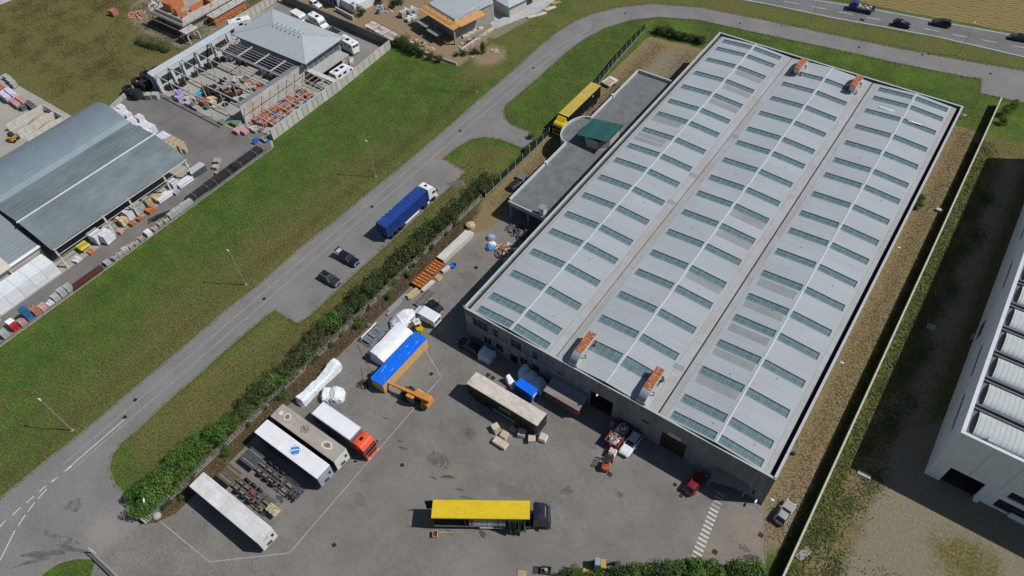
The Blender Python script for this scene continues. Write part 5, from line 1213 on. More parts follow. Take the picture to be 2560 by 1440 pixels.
for s_ in (-1, 1):
    MB().hexa([(-hl - 0.02, s_ * hw - 0.03, 1.15), (-hl - 1.2, s_ * (hw - 0.12) - 0.03, 1.15), (-hl - 1.2, s_ * (hw - 0.12) + 0.03, 1.15), (-hl - 0.02, s_ * hw + 0.03, 1.15), (-hl - 0.02, s_ * hw - 0.03, 3.78), (-hl - 1.2, s_ * (hw - 0.12) - 0.03, 3.78), (-hl - 1.2, s_ * (hw - 0.12) + 0.03, 3.78), (-hl - 0.02, s_ * hw + 0.03, 3.78)]).build('rear_door', curt_k, yt)
tarp = M('green_curtain', (0.018, 0.040, 0.016), 0.55, col2=(0.050, 0.092, 0.038), scale=2.0)
m_ = MB(); rings = []; n = 34
for k in range(n + 1):                                    # bunched curtain folds
    x = 3.55 + 2.5 * k / n; f_ = 0.16 * math.sin(k * 1.9) + 0.08 * math.sin(k * 0.7 + 1)
    rings.append([(x + 0.25 * math.sin(k), -hw - 0.10 + f_ * 0.6, 3.78), (x, -hw - 0.22 + f_, 2.7), (x, -hw - 0.42 + f_ * 1.7, 1.7), (x + 0.12, -hw - 0.55 + f_ * 2.0, 0.95)])
m_.loft(rings, close=False, cap=False); cu = m_.build('drawn_curtain', tarp, yt, smooth=False)
sm = cu.modifiers.new('thick', 'SOLIDIFY'); sm.thickness = 0.03
chassis(yt, -hl + 0.1, 8.2, (-hl + 1.6, -hl + 2.95, -hl + 4.3, 6.2), 0.92)
cab(yt, 7.15, paint('lorry_black', (0.014, 0.017, 0.024), 0.22), 3.7, 2.45, 2.35)
lettering('SCANIA', 0.30, M('chrome_print', (0.65, 0.68, 0.72), 0.3), yt, (9.02, 0.0, 3.12), (R(62), 0, PI / 2)) if False else None
MB().box(8.78, 8.82, -0.75, 0.75, 3.3, 3.42).build('name_board', M('chrome_print', (0.55, 0.58, 0.62), 0.4), yt)
# load on the lorry
brk_w = M('wrapped_brick', (0.70, 0.69, 0.70), 0.5, col2=(0.78, 0.76, 0.77), scale=2, rnd=0.12); brk_t = M('brick_top', (0.44, 0.34, 0.21), 0.8, col2=(0.54, 0.44, 0.30), scale=4)
pal_slat = MB()
for k in range(5): pal_slat.box(-0.55 + k * 0.235, -0.55 + k * 0.235 + 0.15, -0.55, 0.55, 0.09, 0.12)
for k in range(3): pal_slat.box(-0.55, 0.55, -0.55 + k * 0.49, -0.55 + k * 0.49 + 0.12, 0.0, 0.09)
PALM = pal_slat.mesh('pallet', wood, fix=True)
def brick_pallet(label, loc, deg, h=0.95, group=None, pink=False, lower=False, nx=4, ny=3):
    t = thing('brick_pallet', label, 'pallet', loc, deg, group)
    inst('pallet', PALM, t)
    wm_ = MB().box(-0.54, 0.54, -0.54, 0.54, 0.121, h - 0.02).build('wrapping', brk_w if not pink else M('wrapped_pink', (0.52, 0.45, 0.48), 0.5, var=0.1), t)
    for i in range(nx):
        for j in range(ny):
            a, b = -0.53 + 1.06 * i / nx, -0.53 + 1.06 * j / ny
            MB().box(a + 0.03, a + 1.06 / nx - 0.04, b + 0.03, b + 1.06 / ny - 0.03, h - 0.019, h + 0.02 + 0.01 * ((i + j) % 2)).build('brick_row', brk_t, t)
    return t
GRP = 'pallets of bricks standing on the yard'
brick_pallet('single brick pallet with a board leaning on it, beside the black trailer', (-35.9, 39.75), -25, 0.95, GRP)
MB().hexa([(0.6, -0.5, 0.0), (0.95, -0.5, 0.0), (0.95, 0.5, 0.0), (0.6, 0.5, 0.0), (0.55, -0.5, 1.1), (0.6, -0.5, 1.1), (0.6, 0.5, 1.1), (0.55, 0.5, 1.1)]).build('leaning_board', wood, bpy.data.objects['brick_pallet'])
brick_pallet('pinkish wrapped brick pallet behind the pair of pallets pushed together', (-34.05, 39.5), 0, 0.85, GRP, True)
brick_pallet('left one of two white brick pallets pushed together', (-34.4, 38.1), 0, 0.75, GRP); brick_pallet('right one of two white brick pallets pushed together', (-33.2, 38.1), 0, 0.75, GRP)
brick_pallet('half-unpacked brick pallet under the front of the black trailer', (-32.0, 41.2), 20, 1.0, GRP)
brick_pallet('white brick pallet turned askew between two others by the trailer nose', (-30.2, 41.25), 35, 1.0, GRP); brick_pallet('white brick pallet standing next to a spread of cardboard by the trailer nose', (-28.9, 42.4), 8, 1.0, GRP)
MB().sheet([(-0.5, -0.45), (0.55, -0.4), (0.5, 0.5), (-0.45, 0.45)], 0.03).build('plywood_board', wood, None, loc=(-33.7, 41.3, 0)); tag(bpy.data.objects['plywood_board'], 'tan plywood board lying on the paving in the trailer shade', 'board')
for k in range(7):
    y0_ = 0.0
    o = thing('loaded_pallet', 'wrapped white brick pallet loaded on the open-sided lorry', 'pallet', (0, 0, 0), 0, 'pallets on the open lorry')
    lx, ly = -1.35 + k * 0.72, -0.72
    c_, s__ = math.cos(R(33.7)), math.sin(R(33.7))
    o.location = (-28.95 + lx * c_ - ly * s__, 27.15 + lx * s__ + ly * c_, 1.145); o.rotation_euler[2] = R(33.7)
    MB().box(-0.35, 0.35, -0.52, 0.52, 0.12, 1.05).build('wrapping', brk_w if k else brk_t, o); MB().box(-0.35, 0.35, -0.52, 0.52, 0.0, 0.118).build('pallet', wood, o)
    MB().box(-0.03, 0.03, -0.53, 0.53, 0.12, 1.06).build('strap', M('red_strap', (0.22, 0.03, 0.03), 0.6) if k % 3 == 1 else darkm, o)
def on(t, lx, ly, z=0.0):
    a = t.rotation_euler[2]; return (t.location.x + lx * math.cos(a) - ly * math.sin(a), t.location.y + lx * math.sin(a) + ly * math.cos(a), z)
cr = thing('wooden_crate', 'open wooden crate of red straps on the ground by the open lorry', 'crate', on(yt, -6.5, -2.15), 33.7)
for a in ((-0.35, 0.35, -0.42, -0.38), (-0.35, 0.35, 0.38, 0.42), (-0.35, -0.31, -0.38, 0.38), (0.31, 0.35, -0.38, 0.38)): MB().box(*a, 0.0, 0.6).build('crate_side', wood, cr)
MB().box(-0.3, 0.3, -0.37, 0.37, 0.03, 0.35).build('strap_heap', M('strap_maroon', (0.13, 0.03, 0.025), 0.8, var=0.4, scale=6), cr)
rnd = random.Random(5)
for j, (lx, ly, n) in enumerate(((-4.6, -1.75, 8), (0.1, -2.0, 14))):
    pts = [(on(yt, lx, ly)[0] + rnd.uniform(-0.65, 0.65), on(yt, lx, ly)[1] + rnd.uniform(-0.35, 0.35), 0.035 + 0.01 * k) for k in range(n)]
    o = MB().tube(pts, 0.025, 4).build('lashing_strap', M('strap_maroon', (0.1, 0.03, 0.03), 0.8)); tag(o, ('short' if j == 0 else 'tangled') + ' maroon lashing strap dropped beside the open lorry', 'strap')
MB().bar(on(yt, -5.9, -1.72, 0.04), on(yt, -4.1, -1.72, 0.04), 0.10, 0.06).build('timber_batten', wood); tag(bpy.data.objects['timber_batten'], 'pale timber batten lying along the open lorry', 'batten')
# yellow tractor by the office wing
y2 = thing('curtain_lorry', 'bright yellow cab lorry with dull yellow trailer roof beside the rounded office bay', 'lorry', (-66.5, 113.3), -90)
ydull = M('yellow_roof_dull', (0.42, 0.30, 0.055), 0.6, col2=(0.50, 0.37, 0.09), scale=0.5)
hl, hw = 6.7, 1.26
MB().box(-hl, hl, -hw, hw, 3.95, 4.0).build('roof', ydull, y2)
for s_ in (-1, 1): MB().box(-hl + 0.05, hl - 0.05, s_ * hw - 0.03, s_ * hw + 0.02, 1.15, 3.94).build('side_curtain', curt_k, y2)
MB().box(hl - 0.06, hl, -hw + 0.03, hw - 0.03, 1.1, 3.94).build('front_wall', curt_k, y2); MB().box(-hl, -hl + 0.06, -hw + 0.03, hw - 0.03, 1.1, 3.94).build('rear_doors', curt_k, y2)
MB().box(-hl, hl, -hw, hw, 1.0, 1.12).build('deck', darkm, y2); chassis(y2, -hl + 0.1, 8.4, (-hl + 1.6, -hl + 2.95, -hl + 4.3, 6.1), 0.92)
MB().box(-3.5, -3.2, hw + 0.022, hw + 0.03, 3.0, 3.4).build('round_mark', white, y2); MB().box(-3, 3, hw - 0.05, hw, 0.55, 0.65).build('side_guard', steel, y2)
cy_ = paint('lorry_yellow', (0.66, 0.47, 0.012), 0.35); cab(y2, 7.0, cy_, 3.2, 2.42, 2.2, hatch=False)
MB().hexa([(7.2, -1.05, 3.15), (8.1, -1.1, 3.1), (8.1, 1.1, 3.1), (7.2, 1.05, 3.15), (7.15, -1.05, 3.9), (7.3, -1.05, 3.85), (7.3, 1.05, 3.85), (7.15, 1.05, 3.9)]).build('roof_deflector', cy_, y2)
# blue flatbed on the highway
fb = thing('flatbed_truck', 'blue flatbed truck carrying bags along the highway', 'truck', (*G(2152, 27)[:2], 0.055), 188)
bp_ = paint('truck_blue', (0.016, 0.045, 0.21), 0.35)
MB().prism([(1.2, 0.5), (1.2, 2.2), (2.3, 2.25), (2.85, 1.5), (3.15, 1.35), (3.2, 0.5)], -1.0, 1.0, 'y').build('cab', bp_, fb, bevel=0.05)
MB().quad((2.36, -0.85, 2.22), (2.36, 0.85, 2.22), (2.86, 0.85, 1.56), (2.86, -0.85, 1.56)).build('windscreen', glass_dark, fb)
MB().box(-2.9, 1.1, -1.1, 1.1, 0.85, 0.95).build('deck', M('deck_grey', (0.22, 0.21, 0.2), 0.7), fb)
for a in ((-2.9, 1.1, -1.1, -1.05), (-2.9, 1.1, 1.05, 1.1), (-2.9, -2.85, -1.05, 1.05)): MB().box(*a, 0.95, 1.3).build('dropside', M('dropside', (0.3, 0.29, 0.28), 0.6), fb)
MB().box(-3.0, -2.92, -1.1, 1.1, 0.6, 1.9).build('tail_frame', bp_, fb)
chassis(fb, -2.6, 2.8, (), 0.7)
for x in (-1.6, 2.2):
    for s_ in (-1, 1): wheel(fb, x, s_ * 0.95, CARW, 1.15)
for k in range(5):
    o = MB().taper(-0.35, 0.35, -0.3, 0.3, 0, 0.35, 0.08, 0.08).build('cement_bag', M('bag_beige', (0.45, 0.40, 0.34), 0.7, rnd=0.25)); tag(o, 'bag of material lying on the blue flatbed truck', 'bag', 'bags on the flatbed')
    l = on(fb, -1.9 + k * 0.65, (-0.4, 0.4)[k % 2], 1.01); o.location = l; o.rotation_euler[2] = k

# --- skeletal trailer chassis
def skeletal(loc, label, load):
    t = thing('trailer_chassis', label, 'trailer chassis', loc, 0, 'bare trailer chassis by the hedge')
    fm = M('chassis_brown', (0.070, 0.054, 0.043), 0.75, col2=(0.135, 0.100, 0.075), scale=2.5); gm_ = M('chassis_grey', (0.062, 0.070, 0.076), 0.6, var=0.25, scale=2)
    for s_ in (-1, 1): MB().box(-5.6, 5.0, s_ * 0.48 - 0.09, s_ * 0.48 + 0.09, 0.98, 1.30).build('main_rail', fm, t)
    for k, x in enumerate((-2.4, -1.2, 0.1, 1.5, 2.8, 4.1, 5.0)): MB().box(x - 0.045, x + 0.045, -1.2 if k in (3, 4) else -0.385, 1.2 if k in (3, 4) else 0.385, 0.86, 0.97).build('cross_member', gm_, t)
    MB().box(-5.7, -2.7, -1.22, 1.22, 1.26, 1.33).build('deck_plate', fm if load else gm_, t)
    for s_ in (-1, 1): MB().bar((-5.5, s_ * 0.75, 1.335), (-2.9, s_ * 0.75, 1.335), 0.05, 0.012).build('marker_line', M('marker_pale', (0.45, 0.44, 0.38), 0.7), t)
    for x in (-1.7, -0.35, 1.0):
        MB().tube([(x, -1.05, 0.52), (x, 1.05, 0.52)], 0.08).build('axle', darkm, t)
        for s_ in (-1, 1): wheel(t, x, s_ * 1.05, TRW)
    for s_ in (-1, 1):
        MB().box(1.9, 4.6, s_ * 1.12 - 0.03, s_ * 1.12 + 0.03, 0.6, 0.72).build('side_rail', gm_, t); MB().box(1.9, 4.6, s_ * 0.98 - 0.03, s_ * 0.98 + 0.03, 0.8, 0.9).build('side_rail', gm_, t)
        MB().box(4.2, 4.35, s_ * 0.62 - 0.06, s_ * 0.62 + 0.06, 0.0, 0.95).build('landing_leg', darkm, t)
    MB().tube([(0.3, 0, 0.75), (1.4, 0, 0.75)], 0.24, 10).build('air_tank', M('red_tank', (0.22, 0.05, 0.04), 0.5, var=0.3) if load else gm_, t)
    MB().box(2.2, 2.6, -0.35, 0.3, 0.85, 1.15).build('valve_box', fm, t)
    if load:
        MB().box(4.3, 6.3, -0.62, 0.62, 1.26, 1.40).build('goose_neck_plate', M('rubbish_plate', (0.36, 0.33, 0.27), 0.8, col2=(0.55, 0.47, 0.33), scale=3), t); MB().tube([(3.6, -1.05, 0.7), (3.6, -0.9, 0.7)], 0.2, 10).build('yellow_cap', paint('cap_yellow', (0.5, 0.36, 0.03)), t)
        m_ = MB(); rn = random.Random(3)
        for k in range(26): m_.cbox((rn.uniform(4.5, 6.1), rn.uniform(-0.5, 0.5), 1.45 + rn.uniform(0, 0.08)), (rn.uniform(0.15, 0.4), rn.uniform(0.08, 0.2), 0.05), rn.uniform(0, 180))
        m_.build('leaf_litter', M('litter_tan', (0.38, 0.30, 0.17), 0.9, var=0.5, scale=5), t)['kind'] = 'stuff'
    else:
        for s_ in (-1, 1): MB().box(4.5, 6.1, s_ * 0.5 - 0.12, s_ * 0.5 + 0.12, 1.0, 1.28).build('neck_beam', gm_, t)
        for k in range(3): MB().box(4.6 + k * 0.62, 4.95 + k * 0.62, -0.85, 0.85, 1.281, 1.36).build('neck_plate', gm_, t)
skeletal((-59.4, 11.2, 0), 'bare rusty trailer chassis with leaf litter on its end plate, next to the hedge-corner trailer', True)
skeletal((-58.6, 14.95, 0), 'bare grey trailer chassis next to the trailer with the blue diamond patch', False)
# ================================================================== things standing in the yard
film = M('white_film', (0.68, 0.71, 0.75), 0.35, var=0.06, scale=0.8, bump=0.7, bscale=2.6, spec=0.5)
film_b = M('pale_blue_film', (0.52, 0.60, 0.68), 0.35, var=0.1, scale=1.0, bump=0.6, bscale=2.2, spec=0.5)
def shroud(name, label, cat, loc, deg, xs, ws, hs, m, seed=1, top=0.75, group=None, jit=0.08, n=15):
    """load shrink-wrapped in film: stations xs with half widths ws and heights hs"""
    rnd = random.Random(seed); rings = []; xi = np.linspace(xs[0], xs[-1], len(xs) * 3); ws = np.interp(xi, xs, ws); hs = np.interp(xi, xs, hs); jit *= 0.7
    for i, (x, w, h) in enumerate(zip(xi.tolist(), ws.tolist(), hs.tolist())):
        ring = []
        for k in range(n):
            a = PI * k / (n - 1); c, s_ = math.cos(a), math.sin(a)
            sq = 0.30
            yy = w * math.copysign(abs(c) ** sq, c) * (1 - (1 - top) * s_ * 0.6); zz = h * abs(s_) ** sq
            j = jit if 0 < k < n - 1 else 0.02
            ring.append((x + rnd.uniform(-j, j), yy + rnd.uniform(-j, j), max(0.0, zz + rnd.uniform(-j, j)) if 0 < k < n - 1 else 0.0))
        rings.append(ring)
    o = MB().loft(rings, close=True, cap=True).build(name, m, None)
    o.location = (loc[0], loc[1], 0.012); o.rotation_euler[2] = R(deg)
    return tag(o, label, cat, group)
GW = 'loads wrapped in white film'
shroud('wrapped_load', 'long white film-wrapped load lying beside the hedge strip', 'wrapped load', (-64.3, 30.2), 91, [-4.6, -4.3, -2.5, -0.8, 0.3, 2.2, 4.0, 4.5], [0.5, 0.95, 0.85, 0.9, 0.8, 0.95, 1.05, 0.8], [0.6, 1.7, 1.35, 1.3, 1.15, 1.5, 1.9, 1.7], film, 2, 0.7, GW)
shroud('wrapped_load', 'short crumpled white film-wrapped load beside the long low one', 'wrapped load', (-60.8, 29.9), 35, [-1.9, -1.5, -0.5, 0.5, 1.4, 1.8], [0.7, 1.3, 1.25, 1.35, 1.2, 0.8], [0.6, 1.4, 1.15, 1.6, 1.2, 0.8], film, 4, 0.7, GW, 0.12)
# tall pale wrapped box with a groove, beside the blue crate
def profile_load(name, label, loc, y0, y1, prof, m, seed):
    rnd = random.Random(seed); rings = []
    for k in range(9):
        y = y0 + (y1 - y0) * k / 8
        rings.append([(p[0] + rnd.uniform(-0.05, 0.05), y + rnd.uniform(-0.06, 0.06) + (0.25 * (1 if k in (0,) else 0) * (p[1] > 1)), max(0, p[1] + (rnd.uniform(-0.05, 0.05) if p[1] > 0.2 else 0))) for p in prof])
    o = MB().loft(rings).build(name, m); o.location = (loc[0], loc[1], 0.012); return tag(o, label, 'wrapped load', GW)
profile_load('wrapped_load', 'tall white film-wrapped machine with a grooved top beside the long blue-topped crate', (-59.0, 42.2), -3.7, 3.8, [(-1.75, 0.0), (-1.72, 1.1), (-1.62, 2.3), (-0.9, 2.36), (0.05, 2.3), (0.2, 1.95), (0.55, 1.9), (0.75, 1.78), (1.3, 1.55), (1.62, 0.8), (1.72, 0.0)], film, 8)
shroud('wrapped_load', 'tent-like white film cover draped over goods beside the panel van', 'wrapped load', (-61.2, 47.6), 75, [-2.6, -2.0, -0.8, 0.6, 1.8, 2.5], [0.5, 1.5, 1.7, 1.75, 1.3, 1.15], [0.35, 0.9, 1.7, 1.9, 1.6, 0.5], film, 11, 0.35, GW, 0.12)
shroud('wrapped_load', 'pale wrapped cube-shaped load against the warehouse windows', 'wrapped load', (-44.85, 49.7), 4, [-1.25, -1.15, -0.5, 0.3, 1.0, 1.2], [0.9, 1.15, 1.12, 1.1, 1.15, 0.95], [0.9, 1.75, 1.45, 1.4, 1.5, 1.0], film_b, 5, 0.9, GW)
shroud('wrapped_load', 'big bumpy pale wrapped machine between the small blue crate and the wall', 'wrapped load', (-35.9, 49.9), -10, [-2.7, -2.3, -1.4, -0.6, 0.3, 1.2, 2.0, 2.6], [0.8, 1.1, 1.15, 1.2, 1.25, 1.3, 1.3, 0.9], [1.1, 2.4, 1.5, 2.0, 1.35, 1.75, 1.2, 0.8], film_b, 21, 0.55, GW, 0.1)
shroud('wrapped_load', 'small white wrapped object with a raised neck behind the black trailer', 'wrapped load', (-38.7, 47.7), -20, [-1.0, -0.8, -0.35, 0.2, 0.9, 1.1], [0.3, 0.5, 0.5, 0.6, 0.62, 0.4], [1.0, 1.7, 1.3, 0.85, 0.8, 0.4], film, 23, 0.6, GW, 0.06)
# blue-topped crates
tarpb = M('blue_tarp', (0.004, 0.130, 0.72), 0.4, col2=(0.006, 0.155, 0.80), scale=0.7, bump=0.5, bscale=3)
osb = M('osb_board', (0.50, 0.30, 0.11), 0.75, col2=(0.60, 0.38, 0.16), scale=5, bump=0.2)
def crate(label, loc, deg, L, W, H, nb, boards=True):
    t = thing('tarped_crate', label, 'crate', loc, deg)
    for s_ in (-1, 1):
        for k in range(nb):
            a = -L / 2 + L * k / nb
            MB().box(a + 0.012, a + L / nb - 0.012, s_ * W / 2 - 0.03, s_ * W / 2 + 0.03, 0.12, H - 0.1).build('side_board', osb, t)
        MB().box(s_ * (L / 2) - 0.02, s_ * (L / 2) + 0.02, -W / 2 + 0.04, W / 2 - 0.04, 0.12, H - 0.1).build('end_board', osb, t)
    for k in range(4):
        x = -L / 2 + 0.3 + (L - 0.6) * k / 3; MB().box(x - 0.08, x + 0.08, -W / 2, W / 2, 0.0, 0.12).build('skid', wood, t)
    MB().box(-L / 2 + 0.03, L / 2 - 0.03, -W / 2 + 0.04, W / 2 - 0.04, 0.12, 0.2).build('floor', wood, t)
    m_ = MB(); nx, ny = 28, 5; rnd = random.Random(int(L * 10))
    g_ = [[(-L / 2 - 0.05 + (L + 0.1) * i / nx, -W / 2 - 0.05 + (W + 0.1) * j / ny, H + rnd.uniform(-0.02, 0.02)) for j in range(ny + 1)] for i in range(nx + 1)]
    for i in range(nx):
        for j in range(ny): m_.quad(g_[i][j], g_[i + 1][j], g_[i + 1][j + 1], g_[i][j + 1])
    for i in range(nx):
        for j, s_ in ((0, -1), (ny, 1)):
            a, b = g_[i][j], g_[i + 1][j]; m_.quad(a, b, (b[0], b[1], H - 0.12), (a[0], a[1], H - 0.12))
    for j in range(ny):
        for i in (0, nx): a, b = g_[i][j], g_[i][j + 1]; m_.quad(a, b, (b[0], b[1], H - 0.12), (a[0], a[1], H - 0.12))
    m_.build('tarpaulin', tarpb, t, fix=True)
    return t
bc = crate('long wooden crate with a bright blue tarpaulin top in the yard', (-55.6, 40.4), 90, 10.9, 2.5, 2.5, 9)
for k, (x, y) in enumerate(((-4.2, -0.2), (0.2, -0.1), (4.3, 0.15))): ringstain(bc, x, y, 2.545, 0.22, 0.5, M('tarp_stain', (0.03, 0.15, 0.42), 0.6, var=0.3, scale=6), 1.1, k + 30)
for k, (x, y) in enumerate(((-3.4, 0.55), (-2.6, 0.7), (-2.3, -0.6), (1.6, -0.75), (2.4, 0.4), (3.9, -0.5))): MB().box(x - 0.35, x + 0.35, y - 0.015, y + 0.015, 2.54, 2.55).build('tape_strip', white, bc)
sc = thing('tarped_crate', 'small blue tarpaulin-covered crate behind the black trailer', 'crate', (-35.55, 47.55), -4)
MB().box(-1.75, 1.75, -0.78, 0.78, 2.1, 2.2).build('tarpaulin_top', tarpb, sc, bevel=0.03)
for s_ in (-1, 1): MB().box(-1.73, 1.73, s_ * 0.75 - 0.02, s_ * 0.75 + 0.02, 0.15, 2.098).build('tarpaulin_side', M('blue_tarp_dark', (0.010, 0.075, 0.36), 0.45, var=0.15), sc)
for s_ in (-1, 1): MB().box(s_ * 1.72 - 0.02, s_ * 1.72 + 0.02, -0.72, 0.72, 0.4, 2.098).build('tarpaulin_end', tarpb, sc)
MB().box(1.745, 1.76, -0.5, 0.45, 1.2, 1.75).build('torn_label', white, sc); MB().box(-1.7, 1.7, -0.7, 0.7, 0.0, 0.14).build('pallet_base', wood, sc)

# telehandler
th = thing('telehandler', 'orange telescopic handler with its boom lowered to the blue-topped crate', 'telehandler', (-49.4, 36.9), 186)
ora = M('machine_orange', (0.55, 0.235, 0.055), 0.45, var=0.1, scale=1.2)
MB().box(-2.6, 2.2, -0.85, 0.85, 0.65, 1.15).build('chassis', darkm, th)
MB().taper(-2.9, -1.5, -0.9, 0.9, 0.75, 1.7, 0.1, 0.1).build('counterweight', ora, th, bevel=0.04)
MB().hexa([(-3.0, -0.05, 2.05), (2.6, -0.05, 1.70), (2.6, 0.5, 1.70), (-3.0, 0.5, 2.05), (-3.0, -0.05, 2.65), (2.6, -0.05, 2.2), (2.6, 0.5, 2.2), (-3.0, 0.5, 2.65)]).build('outer_boom', ora, th, bevel=0.03)
MB().hexa([(2.58, 0.03, 1.75), (5.3, 0.03, 1.55), (5.3, 0.42, 1.55), (2.58, 0.42, 1.75), (2.58, 0.03, 2.12), (5.3, 0.03, 1.92), (5.3, 0.42, 1.92), (2.58, 0.42, 2.12)]).build('inner_boom', ora, th)
MB().hexa([(5.28, -0.02, 1.1), (5.75, -0.02, 1.0), (5.75, 0.46, 1.0), (5.28, 0.46, 1.1), (5.28, -0.02, 1.98), (5.75, -0.02, 1.85), (5.75, 0.46, 1.85), (5.28, 0.46, 1.98)]).build('boom_head', M('boom_red', (0.55, 0.16, 0.13), 0.5), th)
MB().taper(-0.6, 0.95, 0.62, 1.25, 0.9, 2.35, 0.12, 0.05).build('operator_cab', glass_dark, th); MB().box(-0.5, 0.85, 0.66, 1.2, 2.35, 2.42).build('cab_roof', ora, th)
MB().hexa([(-2.6, -1.1, 1.15), (0.9, -1.1, 1.0), (0.9, -0.35, 1.0), (-2.6, -0.35, 1.15), (-2.3, -1.0, 1.75), (0.5, -1.0, 1.45), (0.5, -0.45, 1.45), (-2.3, -0.45, 1.75)]).build('engine_cover', ora, th, bevel=0.04)
MB().tube([(-1.6, 0.22, 1.2), (1.2, 0.22, 1.75)], 0.09, 8).build('lift_cylinder', steel, th); MB().bar((-1.9, -1.15, 1.0), (0.5, -1.35, 0.95), 0.09, 0.06).build('stabiliser_bar', offwhite, th)
for k in range(3): MB().tube([(-0.4 + k * 0.2, 0.53, 2.55), (2.4 + k * 0.1, 0.55, 2.3)], 0.03, 5).build('hydraulic_hose', black, th)
for x in (-1.75, 1.55):
    for s_ in (-1, 1): wheel(th, x, s_ * 1.05, TRW, 1.12)
for s_ in (-1, 1): MB().bar((2.1, s_ * 0.7, 0.75), (2.9, s_ * 1.15, 0.1), 0.16, 0.12).build('stabiliser_leg', darkm, th)
MB().bar((5.5, 0.2, 1.0), (5.5, 0.2, 0.35), 0.05).build('hook', darkm, th)

def forklift(label, loc, deg, pm, roofc, s=1.0):
    t = thing('forklift', label, 'forklift', loc, deg)
    MB().taper(-1.25, 0.3, -0.58, 0.58, 0.3, 1.05, 0.12, 0.05).build('body', pm, t, bevel=0.08)
    m_ = MB(); rings = [[(-1.35 + 0.0 * z, 0, z) for z in (0,)]]
    MB().prism([( -0.55 - 0.8 * math.sin(R(a)), 0.58 * math.cos(R(a))) for a in range(0, 181, 20)], 0.35, 1.15).build('counterweight', pm, t, bevel=0.06)
    for sx, sy in ((-0.6, -0.5), (-0.6, 0.5), (0.55, -0.5), (0.55, 0.5)): MB().bar((sx, sy, 0.9), (sx * 0.9, sy, 2.05), 0.07).build('guard_post', darkm, t)
    r_ = MB()
    r_.box(-0.65, 0.6, -0.56, 0.56, 2.05, 2.11) if roofc is not darkm else [r_.box(-0.62 + k * 0.2, -0.54 + k * 0.2, -0.55, 0.55, 2.05, 2.1) for k in range(7)]
    r_.build('overhead_guard', roofc, t)
    if roofc is not darkm: MB().box(-0.15, 0.2, -0.25, 0.25, 2.112, 2.13).build('roof_window', M('amber_glass', (0.35, 0.28, 0.18), 0.3), t)
    MB().box(-0.35, 0.1, -0.25, 0.25, 1.05, 1.3).build('seat', black, t)
    for s_ in (-1, 1):
        MB().box(0.95, 1.08, s_ * 0.38 - 0.05, s_ * 0.38 + 0.05, 0.1, 2.15).build('mast_rail', darkm, t); MB().box(1.1, 2.15, s_ * 0.28 - 0.06, s_ * 0.28 + 0.06, 0.08, 0.13).build('fork', steel, t)
        for x in (-0.85, 0.65): wheel(t, x, s_ * 0.52, CARW, 0.85)
    for z in (0.4, 1.2, 2.05): MB().box(0.96, 1.07, -0.33, 0.33, z, z + 0.1).build('mast_crossbar', darkm, t)
    return t
yfk = forklift('yellow forklift with a cream roof parked beside the white van', (-58.2, 47.85), 152, paint('fork_yellow', (0.50, 0.34, 0.012), 0.4), offwhite)
rfk = forklift('orange-red forklift lifting a brick pallet by the skip', (-18.85, 44.2), 96, paint('fork_red', (0.42, 0.085, 0.03), 0.45), darkm)
brick_pallet('brick pallet held on the forks of the orange-red forklift', (-19.05, 46.05, 0.16), 6, 0.95, GRP)
# skip full of rubbish
skm = M('skip_red', (0.16, 0.024, 0.018), 0.65, col2=(0.24, 0.05, 0.035), scale=1.5)
sk = thing('skip', 'open dark red skip heaped with mixed rubbish by the warehouse gate', 'skip', (-19.7, 48.95), -2)
for a in ((-1.05, -0.98, -2.15, 2.15), (0.98, 1.05, -2.15, 2.15), (-0.97, 0.97, -2.15, -2.08), (-0.97, 0.97, 2.08, 2.15)): MB().box(*a, 0.15, 1.6).build('skip_wall', skm, sk)
MB().box(-0.97, 0.97, -2.07, 2.07, 0.15, 0.22).build('skip_floor', skm, sk)
for s_ in (-1, 1):
    for k in range(7): MB().box(s_ * 1.09 - 0.04, s_ * 1.09 + 0.04, -1.95 + k * 0.65, -1.87 + k * 0.65, 0.2, 1.55).build('skip_rib', skm, sk)
    MB().box(s_ * 1.05 - 0.09, s_ * 1.05 + 0.09, -2.2, 2.2, 1.6, 1.68).build('skip_rim', skm, sk)
def scraps(name, label, cat, cx_, cy_, rx, ry, z0, zh, n, cols, seed, smin=0.12, smax=0.5, cats=None, bags=0):
    """heap of odd boards, bags and boxes that nobody could count"""
    rnd = random.Random(seed); m_ = MB(); ms = [M('scrap_%02d%02d%02d' % tuple(int(99 * c) for c in col), col, 0.75, var=0.25, scale=3) for col in cols]
    for k in range(n):
        a, r_ = rnd.uniform(0, 6.28), math.sqrt(rnd.random()); x, y = cx_ + rx * r_ * math.cos(a), cy_ + ry * r_ * math.sin(a)
        z = z0 + zh * (1 - r_ ** 2) * rnd.uniform(0.15, 1.0); m_.mi = rnd.randrange(len(ms))
        s1, s2, s3 = rnd.uniform(smin, smax), rnd.uniform(smin, smax), rnd.uniform(0.03, smin * 1.6)
        M_ = Matrix.Rotation(rnd.uniform(0, 6.28), 3, 'Z') @ Matrix.Rotation(rnd.uniform(-0.7, 0.7), 3, 'X') @ Matrix.Rotation(rnd.uniform(-0.5, 0.5), 3, 'Y')
        c = Vector((x, y, z)); q = [c + M_ @ Vector((sx * s1 / 2 * rnd.uniform(0.7, 1.1), sy * s2 / 2 * rnd.uniform(0.7, 1.1), sz * s3 / 2)) for sz in (-1, 1) for sx, sy in ((-1, -1), (1, -1), (1, 1), (-1, 1))]
        m_.hexa([Vector((p.x, p.y, max(p.z, 0.02))) for p in q])
    o = m_.build(name, ms); return tag(o, label, cat, kind='stuff')
